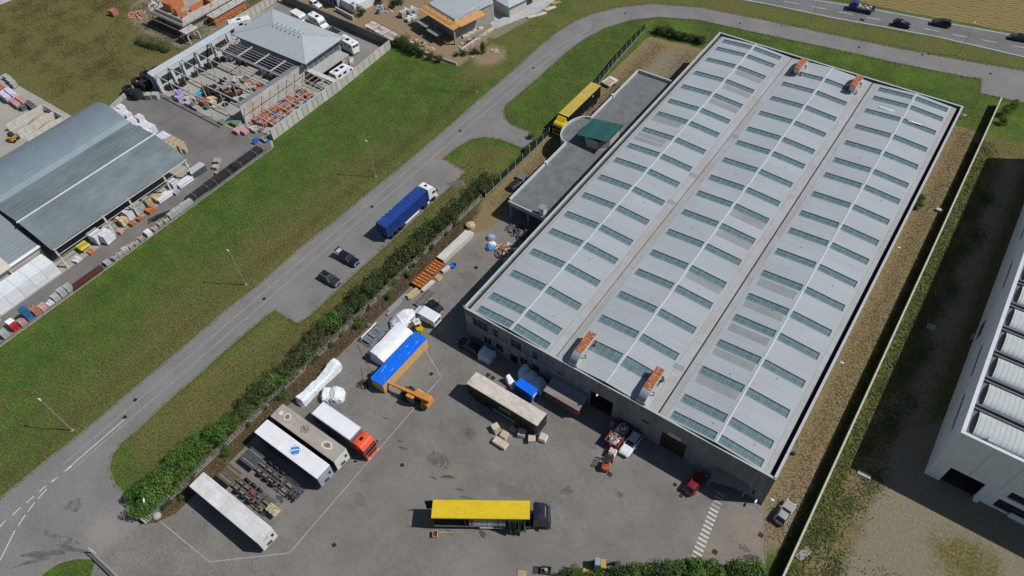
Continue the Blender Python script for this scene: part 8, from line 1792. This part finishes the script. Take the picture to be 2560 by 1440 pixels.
# second house: orange deck eaves and grey membrane roof
h2 = thing('timber_eave_house', 'unfinished house with orange board eaves and grey membrane roof', 'building', (-107.0, 119.9), -13.5)
deckm = M('orange_deck', (0.52, 0.29, 0.055), 0.75, col2=(0.50, 0.26, 0.14), scale=0.25, bump=0.2); memb = M('roof_membrane', (0.36, 0.40, 0.42), 0.55, var=0.06, scale=0.4)
for k in range(7):
    MB().hexa([(-14.2 + k * 2.03, 0, 4.35), (-12.19 + k * 2.03, 0, 4.35), (-12.19 + k * 2.03, 2.4, 4.75), (-14.2 + k * 2.03, 2.4, 4.75), (-14.2 + k * 2.03, 0, 4.45), (-12.19 + k * 2.03, 0, 4.45), (-12.19 + k * 2.03, 2.4, 4.85), (-14.2 + k * 2.03, 2.4, 4.85)]).build('eave_board', deckm, h2)
for k in range(4): MB().hexa([(-2.6, 2.42 + k * 2.0, 4.78), (0.02, 2.42 + k * 2.0, 4.36), (0.02, 4.4 + k * 2.0, 4.36), (-2.6, 4.4 + k * 2.0, 4.78), (-2.6, 2.42 + k * 2.0, 4.88), (0.02, 2.42 + k * 2.0, 4.46), (0.02, 4.4 + k * 2.0, 4.46), (-2.6, 4.4 + k * 2.0, 4.88)]).build('eave_board', deckm, h2)
MB().hexa([(-13.8, 2.4, 4.86), (-2.3, 2.4, 4.86), (-2.3, 15, 4.86), (-13.8, 15, 4.86), (-13.4, 2.7, 5.3), (-2.6, 2.7, 5.3), (-2.9, 14.6, 6.6), (-13.2, 14.6, 6.6)]).build('roof', memb, h2)
MB().box(-12.4, -2.4, 2.4, 15.0, 0.0, 4.3).build('wall', rawc, h2); MB().box(-1.0, -0.6, 0.6, 1.0, 0, 4.35).build('column', rawc, h2); MB().box(-9.0, -8.6, 0.6, 1.0, 0, 4.35).build('column', rawc, h2)
for k in range(2): MB().box(-13.2 + k * 4.6, -9.0 + k * 4.6, -2.0 - k * 0.2, -0.2, 2.25 - k * 0.4, 2.38 - k * 0.4).build('scaffold_deck', M('grey_decking', (0.20, 0.215, 0.22), 0.8, var=0.1), h2)
for k in range(6):
    x = -13.4 + k * 2.3; MB().bar((x, 1.6, 4.7), (x, 1.6, 6.1), 0.06).build('rail_post', sc_, h2)
    if k % 2 == 0: MB().bar((x, -1.8, 0), (x, -1.8, 2.4), 0.07).build('scaffold_pole', sc_, h2)
MB().bar((-13.4, 1.6, 6.0), (-1.9, 1.6, 6.0), 0.07).build('guard_rail', sc_, h2); MB().bar((-13.4, 1.6, 5.4), (-1.9, 1.6, 5.4), 0.06).build('guard_rail', sc_, h2); MB().bar((-1.9, 1.6, 6.0), (-1.9, 10, 6.0), 0.07).build('guard_rail', sc_, h2)
for k in range(4): MB().bar((-1.9, 1.6 + k * 2.8, 4.6), (-1.9, 1.6 + k * 2.8, 6.05), 0.06).build('rail_post', sc_, h2)
for i, (a, b) in enumerate(((1008, 42), (1014, 32), (1022, 52), (1026, 38), (1030, 28), (1034, 48), (1040, 36))):
    p = G(a, b); stk('white_sack' if i % 3 else 'grey_block', p.x, p.y, -13, 'grey-white wrapped pallet stack beside the timber-eave house', 'site stacks', (1.3, 1.3, 2.2 if i % 3 else 1.4))
panel_wall('site_wall', 'low concrete garden wall below the timber-eave house', (-115.5, 113.2), (-101.6, 113.8), 0.7, 6, conc_l, 'wall', None, 0.2, False); panel_wall('site_wall', 'concrete retaining wall along the house paving edge', (-104.4, 119.2), (-103.6, 131.6), 0.8, 5, conc_l, 'wall', None, 0.25, False)
for i, (a, b) in enumerate(((1165, 92), (1178, 85), (1190, 78), (1200, 74))):
    o = MB().box(-0.9, 0.9, -0.5, 0.5, 0, 0.45).build('stone_block', M('pale_block', (0.46, 0.45, 0.42), 0.8)); o.location = G(a, b); o.rotation_euler[2] = R(60); tag(o, 'pale slab along the garden wall of the timber-eave house', 'slab', 'slabs along the garden wall')
hp = thing('mesh_panel', 'leaning wire mesh fence panel on the bare earth by the lawn', 'fence panel', G(1205, 98)[:], 70)
for k in range(9): MB().bar((-1.8 + k * 0.45, 0, 0.05), (-1.8 + k * 0.45, 0.4, 1.9), 0.03).build('wire', steel, hp)
for k in range(3): MB().bar((-1.85, 0.2 * k, 0.05 + k * 0.92), (1.85, 0.2 * k, 0.05 + k * 0.92), 0.06).build('frame_rail', steel, hp)
scraps('site_timber', 'scattered planks and boards on the sand beside the timber-eave house', 'debris', -114.5, 116.0, 4.5, 1.6, 0.02, 0.3, 60, [(0.30, 0.22, 0.14), (0.44, 0.36, 0.25), (0.10, 0.07, 0.05)], 43, 0.12, 1.4)
scraps('garden_debris', 'scattered rubble and boards under the orange eaves', 'debris', -104.8, 122.5, 1.8, 3.2, 0.02, 0.5, 110, [(0.38, 0.34, 0.30), (0.16, 0.05, 0.04), (0.46, 0.42, 0.38), (0.30, 0.2, 0.12)], 44, 0.15, 0.9)
scraps('sack_heap', 'pile of white stones and rubble by the small bush near the lawn lamp', 'rubble', *G(1237, 128)[:2], 1.2, 0.7, 0.02, 0.3, 36, [(0.50, 0.46, 0.42), (0.44, 0.33, 0.27)], 45, 0.2, 0.5)
# white house
h3 = thing('white_house', 'white rendered house with pale grey roof beside the paved forecourt', 'building', (-103.4, 138.4), -13.5)
MB().box(-16, 0, 0, 22, 0, 3.1).build('wall', M('render_white', (0.48, 0.46, 0.42), 0.8, var=0.08), h3); MB().hexa([(-16.6, -0.7, 3.1), (0.7, -0.7, 3.1), (0.7, 22.6, 3.1), (-16.6, 22.6, 3.1), (-16.6, -0.7, 3.35), (0.7, -0.7, 3.35), (0.7, 22.6, 3.35), (-16.6, 22.6, 3.35)]).build('eave', M('eave_white', (0.60, 0.64, 0.66), 0.5), h3)
MB().hexa([(-16.5, -0.6, 3.352), (0.6, -0.6, 3.352), (0.6, 22.5, 3.352), (-16.5, 22.5, 3.352), (-9, 5, 4.9), (-7, 5, 4.9), (-7, 17, 4.9), (-9, 17, 4.9)]).build('roof', M('roof_pale', (0.40, 0.45, 0.47), 0.5, var=0.05), h3)
MB().box(0.005, 0.05, 16.0, 17.6, 0.1, 2.4).build('door', darkm, h3); MB().box(0.005, 0.05, 6.0, 8.0, 1.0, 2.2).build('window', pane_d, h3)
for k in range(7): MB().bar((-14 + k * 1.3, -3.6, 2.6), (-14 + k * 1.3, -0.7, 2.9), 0.1).build('pergola_slat', steel, h3)
MB().bar((-14.2, -3.5, 2.6), (-5.5, -3.5, 2.6), 0.14).build('pergola_beam', steel, h3); MB().bar((-6, -3.5, 0), (-6, -3.5, 2.6), 0.14).build('pergola_post', darkm, h3)
for i, (a, b, w) in enumerate(((1330, 42, 1.6), (1352, 36, 1.7), (1375, 22, 2.0), (1390, 8, 1.5))):
    t = thing('plank_stack', ('low stack of pale boards on the grass', 'loose heap of white boards on the grass', 'neat stack of cream planks on the grass', 'yellow timber offcut stack on the grass')[i] + ' by the white house', 'planks', G(a, b)[:], 62)
    for k in range(7): MB().cbox((R1.uniform(-0.2, 0.2), -0.5 + (k % 4) * 0.33, 0.1 + (k // 4) * 0.16), (w * 1.6, 0.26, 0.12), R1.uniform(-6, 6)).build('plank', M('cream_plank', (0.56, 0.50, 0.38), 0.7, rnd=0.2) if i != 3 else M('yellow_plank', (0.46, 0.28, 0.09), 0.7), t)
# house at the very top
h4 = thing('pale_villa', 'pale two-tone villa with a railed base beyond the dark wall', 'building', (-145.5, 118.2), -8)
MB().box(-10, 0, 0, 12, 0, 4).build('wall', M('villa_blue', (0.38, 0.44, 0.50), 0.7), h4); MB().box(0.02, 6, 1, 9, 0, 2.2).build('wing', M('villa_white', (0.60, 0.62, 0.64), 0.7), h4); MB().box(-10.3, 0.3, -0.3, 12.3, 4, 4.25).build('roof', memb, h4)
for k in range(5): MB().box(-9.5 + k * 1.9, -8.3 + k * 1.9, -0.03, -0.002, 0.4, 1.9).build('window', pane_d, h4)
MB().box(0.5, 8, -1.4, -1.1, 0, 1.1).build('garden_wall', conc_l, h4)
mx = thing('cement_mixer', 'small teal cement mixer on the sandy site', 'mixer', G(946, 34)[:], 20); MB().tube([(0, 0, 0.7), (0.5, 0, 1.3)], [0.5, 0.3], 10).build('drum', M('mixer_teal', (0.05, 0.24, 0.30), 0.5), mx); MB().box(-0.4, 0.3, -0.4, 0.4, 0, 0.7).build('stand', rust, mx)
scraps('site_rubble', 'rubble and boards by the cement mixer', 'rubble', *G(958, 22)[:2], 3.0, 1.5, 0.02, 0.5, 60, [(0.46, 0.44, 0.42), (0.45, 0.12, 0.10), (0.35, 0.32, 0.28), (0.3, 0.4, 0.4)], 46, 0.2, 0.8)
# ================================================================== street lamps, fences, gate
lampm = M('lamp_pole', (0.40, 0.42, 0.43), 0.45, 0.5, var=0.05)
def lamp(label, loc, h=9.2, deg=0, arm=0.35, group='street lamps along the access road', foot=True):
    t = thing('street_lamp', label, 'street lamp', loc, deg, group)
    MB().tube([(0, 0, 0), (0, 0, h * 0.5), (0, 0, h)], [0.09, 0.07, 0.045], 8).build('pole', lampm, t)
    MB().loft([[(x, s_ * w, h + z) for s_, z in ((-1, -0.05), (1, -0.05), (0.6, 0.09), (-0.6, 0.09))] for x, w in ((-0.1, 0.07), (0.2, 0.13), (0.55, 0.10))]).build('lamp_head', floodm, t)
    MB().box(-0.02, 0.5, -0.08, 0.08, h - 0.062, h - 0.052).build('lamp_glass', MATS['pale_glass'], t)
    if foot: MB().tube([(0, 0, 0.0), (0, 0, 0.12)], 0.3, 8).build('footing', M('footing', (0.32, 0.22, 0.14), 0.9), t)
    return t
for y, lb in ((2.2, 'street lamp on the lawn nearest the yard entrance'), (37.9, 'street lamp on the lawn opposite the two parked cars'), (73.0, 'street lamp on the lawn opposite the container lorry'), (107.6, 'street lamp on the lawn where the road passes the rounded office bay'), (-32.5, 'street lamp far down the road past the entrance')):
    if y > -20: lamp(lb, (-91.0, y), deg=180)
lamp('street lamp on the verge inside the road bend', G(1396, 66)[:], 8.8, 120)
lamp('street lamp between access road and highway with grass around it', G(2397, 138)[:], 8.2, 100, group='lamps by the highway'); lamp('street lamp between access road and highway near the blue truck', G(2025, 66)[:], 8.2, 100, group='lamps by the highway')
lamp('short lamp at the hedge end by the yard entrance', (-68.9, 1.3), 3.6, 150, group='entrance lamp')
for k in range(2):
    t = thing('sign_post', 'thin bare post on the verge inside the road bend', 'post', (*G(1482 + k * 4, 86 - k * 5)[:2], 0), 0, 'posts at the bend'); MB().tube([(0, 0, 0), (0, 0, 2.6)], 0.04, 6).build('pole', steel, t); MB().box(-0.05, 0.05, -0.05, 0.05, 2.6, 2.66).build('cap', darkm, t)
# fence under the hedge
hf = thing('hedge_fence', 'pale concrete plinth and wire fence under the long hedge', 'fence')
pl = M('plinth', (0.20, 0.185, 0.155), 0.9, var=0.25, scale=1.5, bump=0.4); ps = MB().box(-0.08, 0.08, 0.01, 2.48, 0, 0.18).mesh('plinth_panel', pl); po = MB().box(-0.06, 0.06, -0.06, 0.06, 0, 1.55).mesh('post', pl)
pk = MB().box(-0.02, 0.02, -0.05, 0.05, 0, 1.15).mesh('picket', M('weathered_picket', (0.40, 0.385, 0.35), 0.9, var=0.25, scale=3, rnd=0.35))
wm = MB()
for k in range(7): wm.bar((0, 0, 0.55 + k * 0.14), (0, 2.5, 0.55 + k * 0.14), 0.012)
for k in range(10): wm.bar((0, 0.25 * k, 0.47), (0, 0.25 * k, 1.5), 0.012)
wmm = wm.mesh('wire_mesh', M('wire', (0.30, 0.31, 0.30), 0.6, 0.3), fix=False)
for k in range(32):
    y = -0.2 + k * 2.5; o = inst('plinth_panel', ps, hf, (-68.5, y, 0)); inst('post', po, hf, (-68.5, y, 0)); inst('wire_mesh', wmm, o, (0, 0, 0))
    for j in range(8): inst('picket', pk, hf, (-68.42, y + 0.15 + j * 0.3, 0.1), (random.uniform(-0.06, 0.06), random.uniform(-0.05, 0.08), 0), (1, random.uniform(0.7, 1.3), random.uniform(0.6, 1.05)))
# dark green screen fence round the office strip
sf = thing('screen_fence', 'dark green netted fence between lawn and office wing', 'fence')
net = M('green_net', (0.008, 0.020, 0.010), 0.9, var=0.35, scale=3); path = [(-68.2, 80.5), (-68.1, 98.5), (-68.4, 121), (-69.9, 135.2), (-70.8, 151.0)]
for a, b in zip(path, path[1:]):
    A, B = Vector(a), Vector(b); n = max(1, round((B - A).length / 2.5))
    for k in range(n):
        p, q = A.lerp(B, k / n), A.lerp(B, (k + 1) / n)
        MB().hexa([(p.x - 0.02, p.y, 0.3), (q.x - 0.02, q.y, 0.3), (q.x + 0.02, q.y, 0.3), (p.x + 0.02, p.y, 0.3), (p.x - 0.05, p.y, 1.9), (q.x - 0.05, q.y, 1.9), (q.x + 0.0, q.y, 1.9), (p.x + 0.0, p.y, 1.9)]).build('net_panel', net, sf)
        MB().bar((p.x + 0.08, p.y, 0), (p.x + 0.08, p.y, 2.0), 0.08).build('post', conc_l, sf); MB().bar((p.x + 0.05, p.y, 0.15), (q.x + 0.05, q.y, 0.15), 0.14, 0.3).build('plinth', pl, sf)
wf = thing('wire_fence', 'thin wire fence along the grass behind the warehouse', 'fence'); A, B = Vector((-55.8, 152.6)), Vector((8.0, 150.4)); n = 22
for k in range(n):
    p, q = A.lerp(B, k / n), A.lerp(B, (k + 1) / n); MB().bar((p.x, p.y, 0), (p.x, p.y, 1.4), 0.06).build('post', darkm, wf)
    for z in (0.3, 0.8, 1.3): MB().bar((p.x, p.y, z), (q.x, q.y, z), 0.02).build('wire', darkm, wf)
# sliding gate and boxes at the entrance
gt = thing('sliding_gate', 'grey barred sliding gate at the yard entrance', 'gate', (-70.7, -7.3), 0)
for z in (0.12, 1.75): MB().bar((0, 0, z), (8.5, 0, z), 0.1).build('gate_rail', steel, gt)
for k in range(44): MB().bar((0.1 + k * 0.19, 0, 0.12), (0.1 + k * 0.19, 0, 1.75), 0.035).build('gate_bar', steel, gt)
MB().bar((-0.1, 0.12, 0), (-0.1, 0.12, 2.0), 0.16).build('gate_post', conc_l, gt); MB().box(0, 8.4, -0.6, -0.4, 0, 0.2).build('gate_plinth', kerbm, gt)
for i, (a, b) in enumerate(((346, 1292), (364, 1304))):
    o = MB().box(-0.3, 0.3, -0.2, 0.2, 0, 1.1).build('meter_box', M('box_grey', (0.42, 0.43, 0.43), 0.6)); o.location = (*G(a, b)[:2], 0); tag(o, ('grey meter box half under the hedge end', 'pale grey meter box standing clear of the hedge end')[i], 'meter box')

# ================================================================== vegetation
def leaf_material(name, c1, c2, c3, transl=0.25):
    m = bpy.data.materials.new(name); m.use_nodes = True; nt = m.node_tree; N = nt.nodes.new; L = nt.links.new; b = nt.nodes['Principled BSDF']
    g = N('ShaderNodeNewGeometry'); r = N('ShaderNodeValToRGB'); e = r.color_ramp.elements; e.new(0.5)
    for q, (p, c) in zip(e, ((0, c1), (0.5, c2), (1, c3))): q.position = p; q.color = tuple(c) + (1,)
    oi = N('ShaderNodeObjectInfo'); mx = N('ShaderNodeMath'); mx.operation = 'MULTIPLY_ADD'; L(oi.outputs['Random'], mx.inputs[0]); mx.inputs[1].default_value = 0.4; 
    sc = N('ShaderNodeMath'); sc.operation = 'MULTIPLY'; L(g.outputs['Random Per Island'], sc.inputs[0]); sc.inputs[1].default_value = 0.65; L(sc.outputs[0], mx.inputs[2])
    L(mx.outputs[0], r.inputs['Fac']); L(r.outputs['Color'], b.inputs['Base Color']); b.inputs['Roughness'].default_value = 0.55; b.inputs['Specular IOR Level'].default_value = 0.3
    tr = N('ShaderNodeBsdfTranslucent'); L(r.outputs['Color'], tr.inputs['Color']); ms = N('ShaderNodeMixShader'); ms.inputs[0].default_value = transl
    L(b.outputs[0], ms.inputs[1]); L(tr.outputs[0], ms.inputs[2]); L(ms.outputs[0], nt.nodes['Material Output'].inputs['Surface'])
    return m
lf_green = leaf_material('laurel_leaf', (0.034, 0.078, 0.014), (0.078, 0.155, 0.026), (0.150, 0.235, 0.052)); lf_olive = leaf_material('olive_leaf', (0.036, 0.054, 0.016), (0.076, 0.098, 0.030), (0.140, 0.152, 0.058)); lf_dark = leaf_material('dark_leaf', (0.018, 0.040, 0.012), (0.042, 0.080, 0.022), (0.088, 0.130, 0.040)); lf_weed = leaf_material('weed_leaf', (0.045, 0.072, 0.018), (0.088, 0.125, 0.032), (0.155, 0.170, 0.060)); lf_straw = leaf_material('straw_blade', (0.15, 0.115, 0.056), (0.24, 0.185, 0.095), (0.34, 0.27, 0.15), 0.2)
lf_bank = leaf_material('verge_weed', (0.062, 0.066, 0.024), (0.120, 0.116, 0.045), (0.195, 0.170, 0.080))
lf_lawn = leaf_material('lawn_blade', (0.046, 0.086, 0.018), (0.090, 0.150, 0.032), (0.150, 0.205, 0.058), 0.2)
def foliage(rx, ry, rz, zc, n, size, seed, lumps=9):
    rng = np.random.default_rng(seed); cen = []
    for k in range(lumps):
        a = rng.uniform(0, 6.28); r_ = rng.uniform(0.15, 0.62); cen.append((rx * r_ * math.cos(a), ry * r_ * math.sin(a), zc + rz * rng.uniform(-0.55, 0.55), rng.uniform(0.34, 0.55)))
    cen = np.array(cen); pick = rng.integers(0, lumps, n); d = rng.normal(size=(n, 3)); d /= np.linalg.norm(d, axis=1)[:, None]
    rad = rng.uniform(0.55, 1.08, n) ** 0.6
    P = cen[pick, :3] + d * (cen[pick, 3] * rad)[:, None] * np.array([rx, ry, rz])
    P[:, 2] = np.maximum(P[:, 2], 0.05)
    nr = d + rng.normal(scale=0.55, size=(n, 3)) + np.array([0, 0, 0.35]); nr /= np.linalg.norm(nr, axis=1)[:, None]
    t = np.cross(nr, rng.normal(size=(n, 3))); t /= np.linalg.norm(t, axis=1)[:, None]; b = np.cross(nr, t)
    s = size * rng.uniform(0.6, 1.3, n)[:, None]
    V = np.stack([P - t * s * 0.9, P - b * s * 0.45 + nr * s * 0.12, P + t * s * 0.9, P + b * s * 0.45 + nr * s * 0.12], 1).reshape(-1, 3)
    return V, np.arange(4 * n).reshape(-1, 4)
def leaf_mesh(name, m, *a, **k):
    V, F = foliage(*a, **k); me = bpy.data.meshes.new(name); me.from_pydata(V.tolist(), [], F.tolist()); me.materials.append(m); me.update(); return me
bark = M('bark', (0.055, 0.042, 0.030), 0.9, var=0.3, scale=6)
def stem_mesh(h, seed):
    rn = random.Random(seed); m_ = MB(); m_.tube([(0, 0, 0), (0.05, 0.03, h * 0.5), (0.0, 0.08, h)], [0.09, 0.06, 0.02], 6)
    for k in range(5):
        a = rn.uniform(0, 6.28); z = h * rn.uniform(0.2, 0.6); m_.tube([(0, 0, z), (0.5 * math.cos(a), 0.5 * math.sin(a), z + 0.5), (0.9 * math.cos(a), 0.9 * math.sin(a), z + 1.0)], [0.05, 0.03, 0.012], 5)
    return m_.mesh('trunk', bark, fix=False)
STEM = [stem_mesh(1.8, s) for s in range(3)]
CR = {'laurel': [leaf_mesh('crown', lf_green, 1.6, 1.6, 1.35, 1.3, 1500, 0.145, s, lumps=13) for s in (1, 2, 3, 4)], 'olive': [leaf_mesh('crown', lf_olive, 1.7, 1.7, 1.35, 1.4, 1300, 0.13, s, lumps=11) for s in (5, 6, 7, 8)], 'dark': [leaf_mesh('crown', lf_dark, 1.5, 1.5, 1.3, 1.25, 1200, 0.14, s, lumps=10) for s in (9, 10, 11)], 'weed': [leaf_mesh('crown', lf_weed, 1.0, 1.0, 0.45, 0.4, 420, 0.13, s, lumps=8) for s in (12, 13, 14)]}
RV = random.Random(21)
def shrub(kind, x, y, s, label, group, name='shrub', sz=1.0, cat='shrub'):
    t = thing(name, label, cat, (x, y, 0), RV.uniform(0, 360), group); t.scale = (s, s * RV.uniform(0.88, 1.12), s * sz)
    inst('crown', RV.choice(CR[kind]), t)
    if kind != 'weed': inst('trunk', RV.choice(STEM), t)
    return t
HG = 'shrubs of the long hedge by the yard'
y = 0.2
while y < 31:
    shrub(RV.choice(('laurel', 'laurel', 'laurel', 'olive')), -70.25 + RV.uniform(-0.45, 0.45), y, RV.uniform(0.9, 1.4), 'bright green shrub at the trailer end of the long hedge', HG); 
    if y < 13: shrub('laurel', -72.6 + RV.uniform(-0.3, 0.3) + y * 0.03, y + 0.9, RV.uniform(0.85, 1.1), 'bright green shrub on the lawn side of the hedge end', HG)
    y += RV.uniform(1.35, 1.75)
while y < 84:
    d = (y - 31) / 53; k = 'laurel' if RV.random() < 0.25 and y < 42 else ('dark' if RV.random() < 0.3 + 0.25 * (d > 0.7) else 'olive')
    shrub(k, -70.5 + RV.uniform(-0.5, 0.5) + (0.9 if y > 70 else 0), y, RV.uniform(1.1, 1.45), {'laurel': 'bright green shrub midway along the long hedge', 'olive': 'olive-green shrub in the upper half of the long hedge', 'dark': 'dark green shrub in the upper half of the long hedge'}[k], HG)
    if 44 < y < 80 and RV.random() < 0.45: shrub('dark', -69.3 + RV.uniform(-0.3, 0.3), y + 0.8, RV.uniform(0.6, 0.85), 'small dark shrub leaning over the hedge fence', HG)
    y += RV.uniform(1.45, 1.9)
for x, yy, s in ((-67.0, 42.4, 0.55), (-67.3, 13.4, 0.5), (-67.1, 5.2, 0.45), (-67.4, 25.0, 0.5), (-66.9, 50.2, 0.5), (-67.2, 56.0, 0.45)): shrub('laurel', x, yy, s, 'small green bush on the bare strip beside the hedge fence', 'bushes on the bare strip')
for i in range(26): shrub(RV.choice(('dark', 'laurel', 'olive')), -68.4 + RV.uniform(-0.3, 0.35), RV.uniform(1, 77), RV.uniform(0.32, 0.5), 'small tuft of foliage growing through the hedge fence', 'foliage through the hedge fence')
# bottom hedge
A, B = Vector((-15.2, 26.9)), Vector((6.6, 42.9)); d = (B - A).normalized(); nrm = Vector((d.y, -d.x)); k = 0.0
while k < (B - A).length:
    p = A + d * k; low = k < 7
    if not (20.2 < k < 21.6): shrub('dark' if RV.random() < 0.6 else 'laurel', p.x + nrm.x * RV.uniform(-0.2, 0.4), p.y + nrm.y * RV.uniform(-0.2, 0.4), RV.uniform(0.7, 0.9) if low else RV.uniform(1.05, 1.35), 'dense green shrub of the hedge across the yard from the gates', 'shrubs of the bottom hedge')
    q = p + nrm * 1.9; shrub('dark', q.x, q.y, RV.uniform(0.9, 1.2), 'dark shrub in the second row of the hedge across the yard', 'shrubs of the bottom hedge'); k += RV.uniform(1.2, 1.6)
# dark hedge at the back of the office strip
for i in range(9): shrub('dark', -67.8 + i * 1.45, 151.2 + i * 0.22 + RV.uniform(-0.2, 0.2), RV.uniform(0.75, 1.0), 'dark shrub of the short hedge behind the office strip', 'shrubs behind the office strip')
for x, yy, s in ((-119.6, 112.6, 1.0), (-117.6, 113.2, 1.3), (-115.4, 112.3, 1.2), (-113.4, 112.5, 1.2), (-111.2, 112.2, 0.9), (-108.6, 112.4, 0.8), (-106.0, 112.6, 0.8)): shrub('dark' if x < -110 else 'olive', x, yy, s, 'dark bush at the corner of the precast fence' if x < -110 else 'olive bush along the garden wall', 'bushes at the fence corner')
for x, yy, s, sz in ((-99.4, 121.6, 0.8, 1.6), (-101.2, 120.0, 0.8, 0.8), (-102.8, 118.4, 0.7, 0.7), (-104.2, 116.9, 0.6, 0.7)): shrub('dark', x, yy, s, 'dark bush on the slope by the lawn lamp' if s != 0.8 or sz < 1 else 'taller dark conical bush on the slope by the lawn lamp', 'bushes on the slope', sz=sz)
for a, b, s in ((1000, 8, 1.1), (985, 20, 1.0), (905, 40, 0.9), (893, 30, 1.1), (950, 10, 0.9)): p = G(a, b); shrub('dark', p.x, p.y, s, 'green bush beside the villa garden wall', 'bushes by the villa')
for i in range(7): p = G(345 + i * 12, 108 + i * 3.4); shrub('dark', p.x, p.y, RV.uniform(0.7, 0.95), 'dark bramble clump in the dry field', 'bramble clumps in the field', sz=0.6)
for a, b, s in ((2290, 520, 0.7), (2300, 500, 0.6), (1978, 1105, 0.5), (2512, 290, 0.9), (2530, 270, 0.8), (2505, 310, 0.7), (1330, 345, 0.6), (1340, 360, 0.55), (1318, 378, 0.6)): p = G(a, b); shrub('laurel', p.x, p.y, s, 'small bright bush by the straw strip' if a > 1900 else 'small bush at the end of the road spur', 'odd small bushes')
def along(pl, n):
    out = []
    for a, b in zip(pl, pl[1:]):
        a, b = Vector(a), Vector(b); k = max(1, int((b - a).length / 1.2)); out += [(*a.lerp(b, j / k), 0.22, 0.5) for j in range(k)]
    return [q for q in out if -130 < q[0] < 20 and q[1] > -15]
# weeds along walls and in the lot: uncountable
def weeds(name, label, pts, m, n, size, hgt, seed, cat='weeds', edge=False):
    rng = np.random.default_rng(seed); pts = np.array(pts); c = pts[rng.integers(0, len(pts), n)]
    x = c[:, 0] + rng.normal(scale=c[:, 2], size=n); y = c[:, 1] + rng.normal(scale=c[:, 3], size=n)
    a = rng.uniform(0, 6.28, n); h = hgt * rng.uniform(0.4, 1.2, n); w = size * rng.uniform(0.5, 1.2, n); lx = rng.normal(scale=1.3, size=(n, 2)) * h[:, None]
    ok = np.ones(n, bool)
    for q in (road_poly, yard, [(-50.2, 51), (2.3, 51), (2.3, 147), (-50.2, 147)]): ok &= sd_poly(x, y, q) < -0.15
    if edge: ok = sd_poly(x, y, road_poly) < 0.35
    x, y, a, h, w, lx = x[ok], y[ok], a[ok], h[ok], w[ok], lx[ok]; n = len(x)
    z0 = np.zeros(n) + 0.01
    V = np.stack([np.stack([x - w * np.cos(a), y - w * np.sin(a), z0], 1), np.stack([x + w * np.cos(a), y + w * np.sin(a), z0], 1), np.stack([x + lx[:, 0], y + lx[:, 1], h], 1)], 1).reshape(-1, 3)
    me = bpy.data.meshes.new(name); me.from_pydata(V.tolist(), [], np.arange(3 * n).reshape(-1, 3).tolist()); me.materials.append(m); me.update()
    return tag(link(bpy.data.objects.new(name, me)), label, cat, kind='stuff')
weeds('wall_weeds', 'green weeds growing along the boundary wall', [(9.6 + 0.8 * math.sin(k * 1.7), 38 + k * 1.0, 0.9, 1.0) for k in range(112) if k % 7 not in (2,)] + [(7.4, 44 + k * 1.1, 0.35, 0.7) for k in range(95) if k % 5 != 3], lf_weed, 13000, 0.12, 0.3, 1)
weeds('lot_weeds', 'low weeds scattered over the gravel lot', [(10.5 + 3.5 * ((k * 0.37) % 1), 36 + (k * 5.3) % 100, 0.9, 1.6) for k in range(60)] + [(18 + (k * 2.9) % 12, 38 + (k * 1.7) % 12, 1.2, 1.2) for k in range(26)], lf_weed, 16000, 0.11, 0.2, 2)
weeds('strip_straw', 'dry straw standing on the strip beside the warehouse', [(4.9, 48 + k * 1.0, 1.3, 0.8) for k in range(104)] + [(-64.5, 80 + k * 1.0, 1.3, 0.8) for k in range(68)] + [(-58 + (k * 1.7) % 10, 131 + (k * 2.3) % 17, 1.5, 1.5) for k in range(46)], lf_straw, 26000, 0.10, 0.16, 3)
weeds('hedge_weeds', 'brown weeds and litter on the bare strip under the hedge', [(-67.1, 2 + k * 1.0, 0.6, 0.8) for k in range(74)], leaf_material('dead_leaf', (0.05, 0.032, 0.018), (0.105, 0.07, 0.038), (0.17, 0.12, 0.07), 0.05), 9000, 0.10, 0.18, 4)
lw = [(x + 0.0, yy, 1.6, 1.6) for x in np.arange(-115.5, -91.5, 2.4) for yy in np.arange(-14, 112, 2.4)] 
weeds('lawn_tufts', 'grass blades of the lawn beside the access road', lw, lf_lawn, 70000, 0.08, 0.12, 5, 'grass')
weeds('verge_tufts', 'dry grass blades on the verge between road and hedge', [(-77 + 3.6 * ((k * 0.41) % 1), 3 + (k * 0.77) % 90, 1.3, 1.2) for k in range(120)] + [(-93.5 + 2.4 * ((k * 0.37) % 1), -10 + (k * 1.13) % 120, 0.7, 1.2) for k in range(120)], lf_bank, 30000, 0.08, 0.11, 6, 'grass')
weeds('field_tufts', 'rough dry grass of the field behind the builders yard', [(-166 - RV.random() * 95, 53 + RV.random() * 58, 1.2, 1.2) for k in range(500)], lf_bank, 60000, 0.14, 0.2, 7, 'grass')
weeds('bend_tufts', 'grass blades inside the road bend behind the screen fence', [(-80 + 9 * ((k * 0.41) % 1), 98 + (k * 0.77) % 56, 1.4, 1.4) for k in range(140)] + [(-60 + (k * 1.9) % 66, 154 + (k * 0.9) % 9, 1.2, 1.2) for k in range(150)], lf_lawn, 40000, 0.08, 0.12, 8, 'grass')
weeds('kerb_tufts', 'dry grass fringe overgrowing the kerbs of the access road', along(px(*L_edge), 1) + along(px(*R_edge), 1) + along(px(*R_edge2[:-2]), 1), lf_bank, 26000, 0.08, 0.12, 9, 'grass', True)
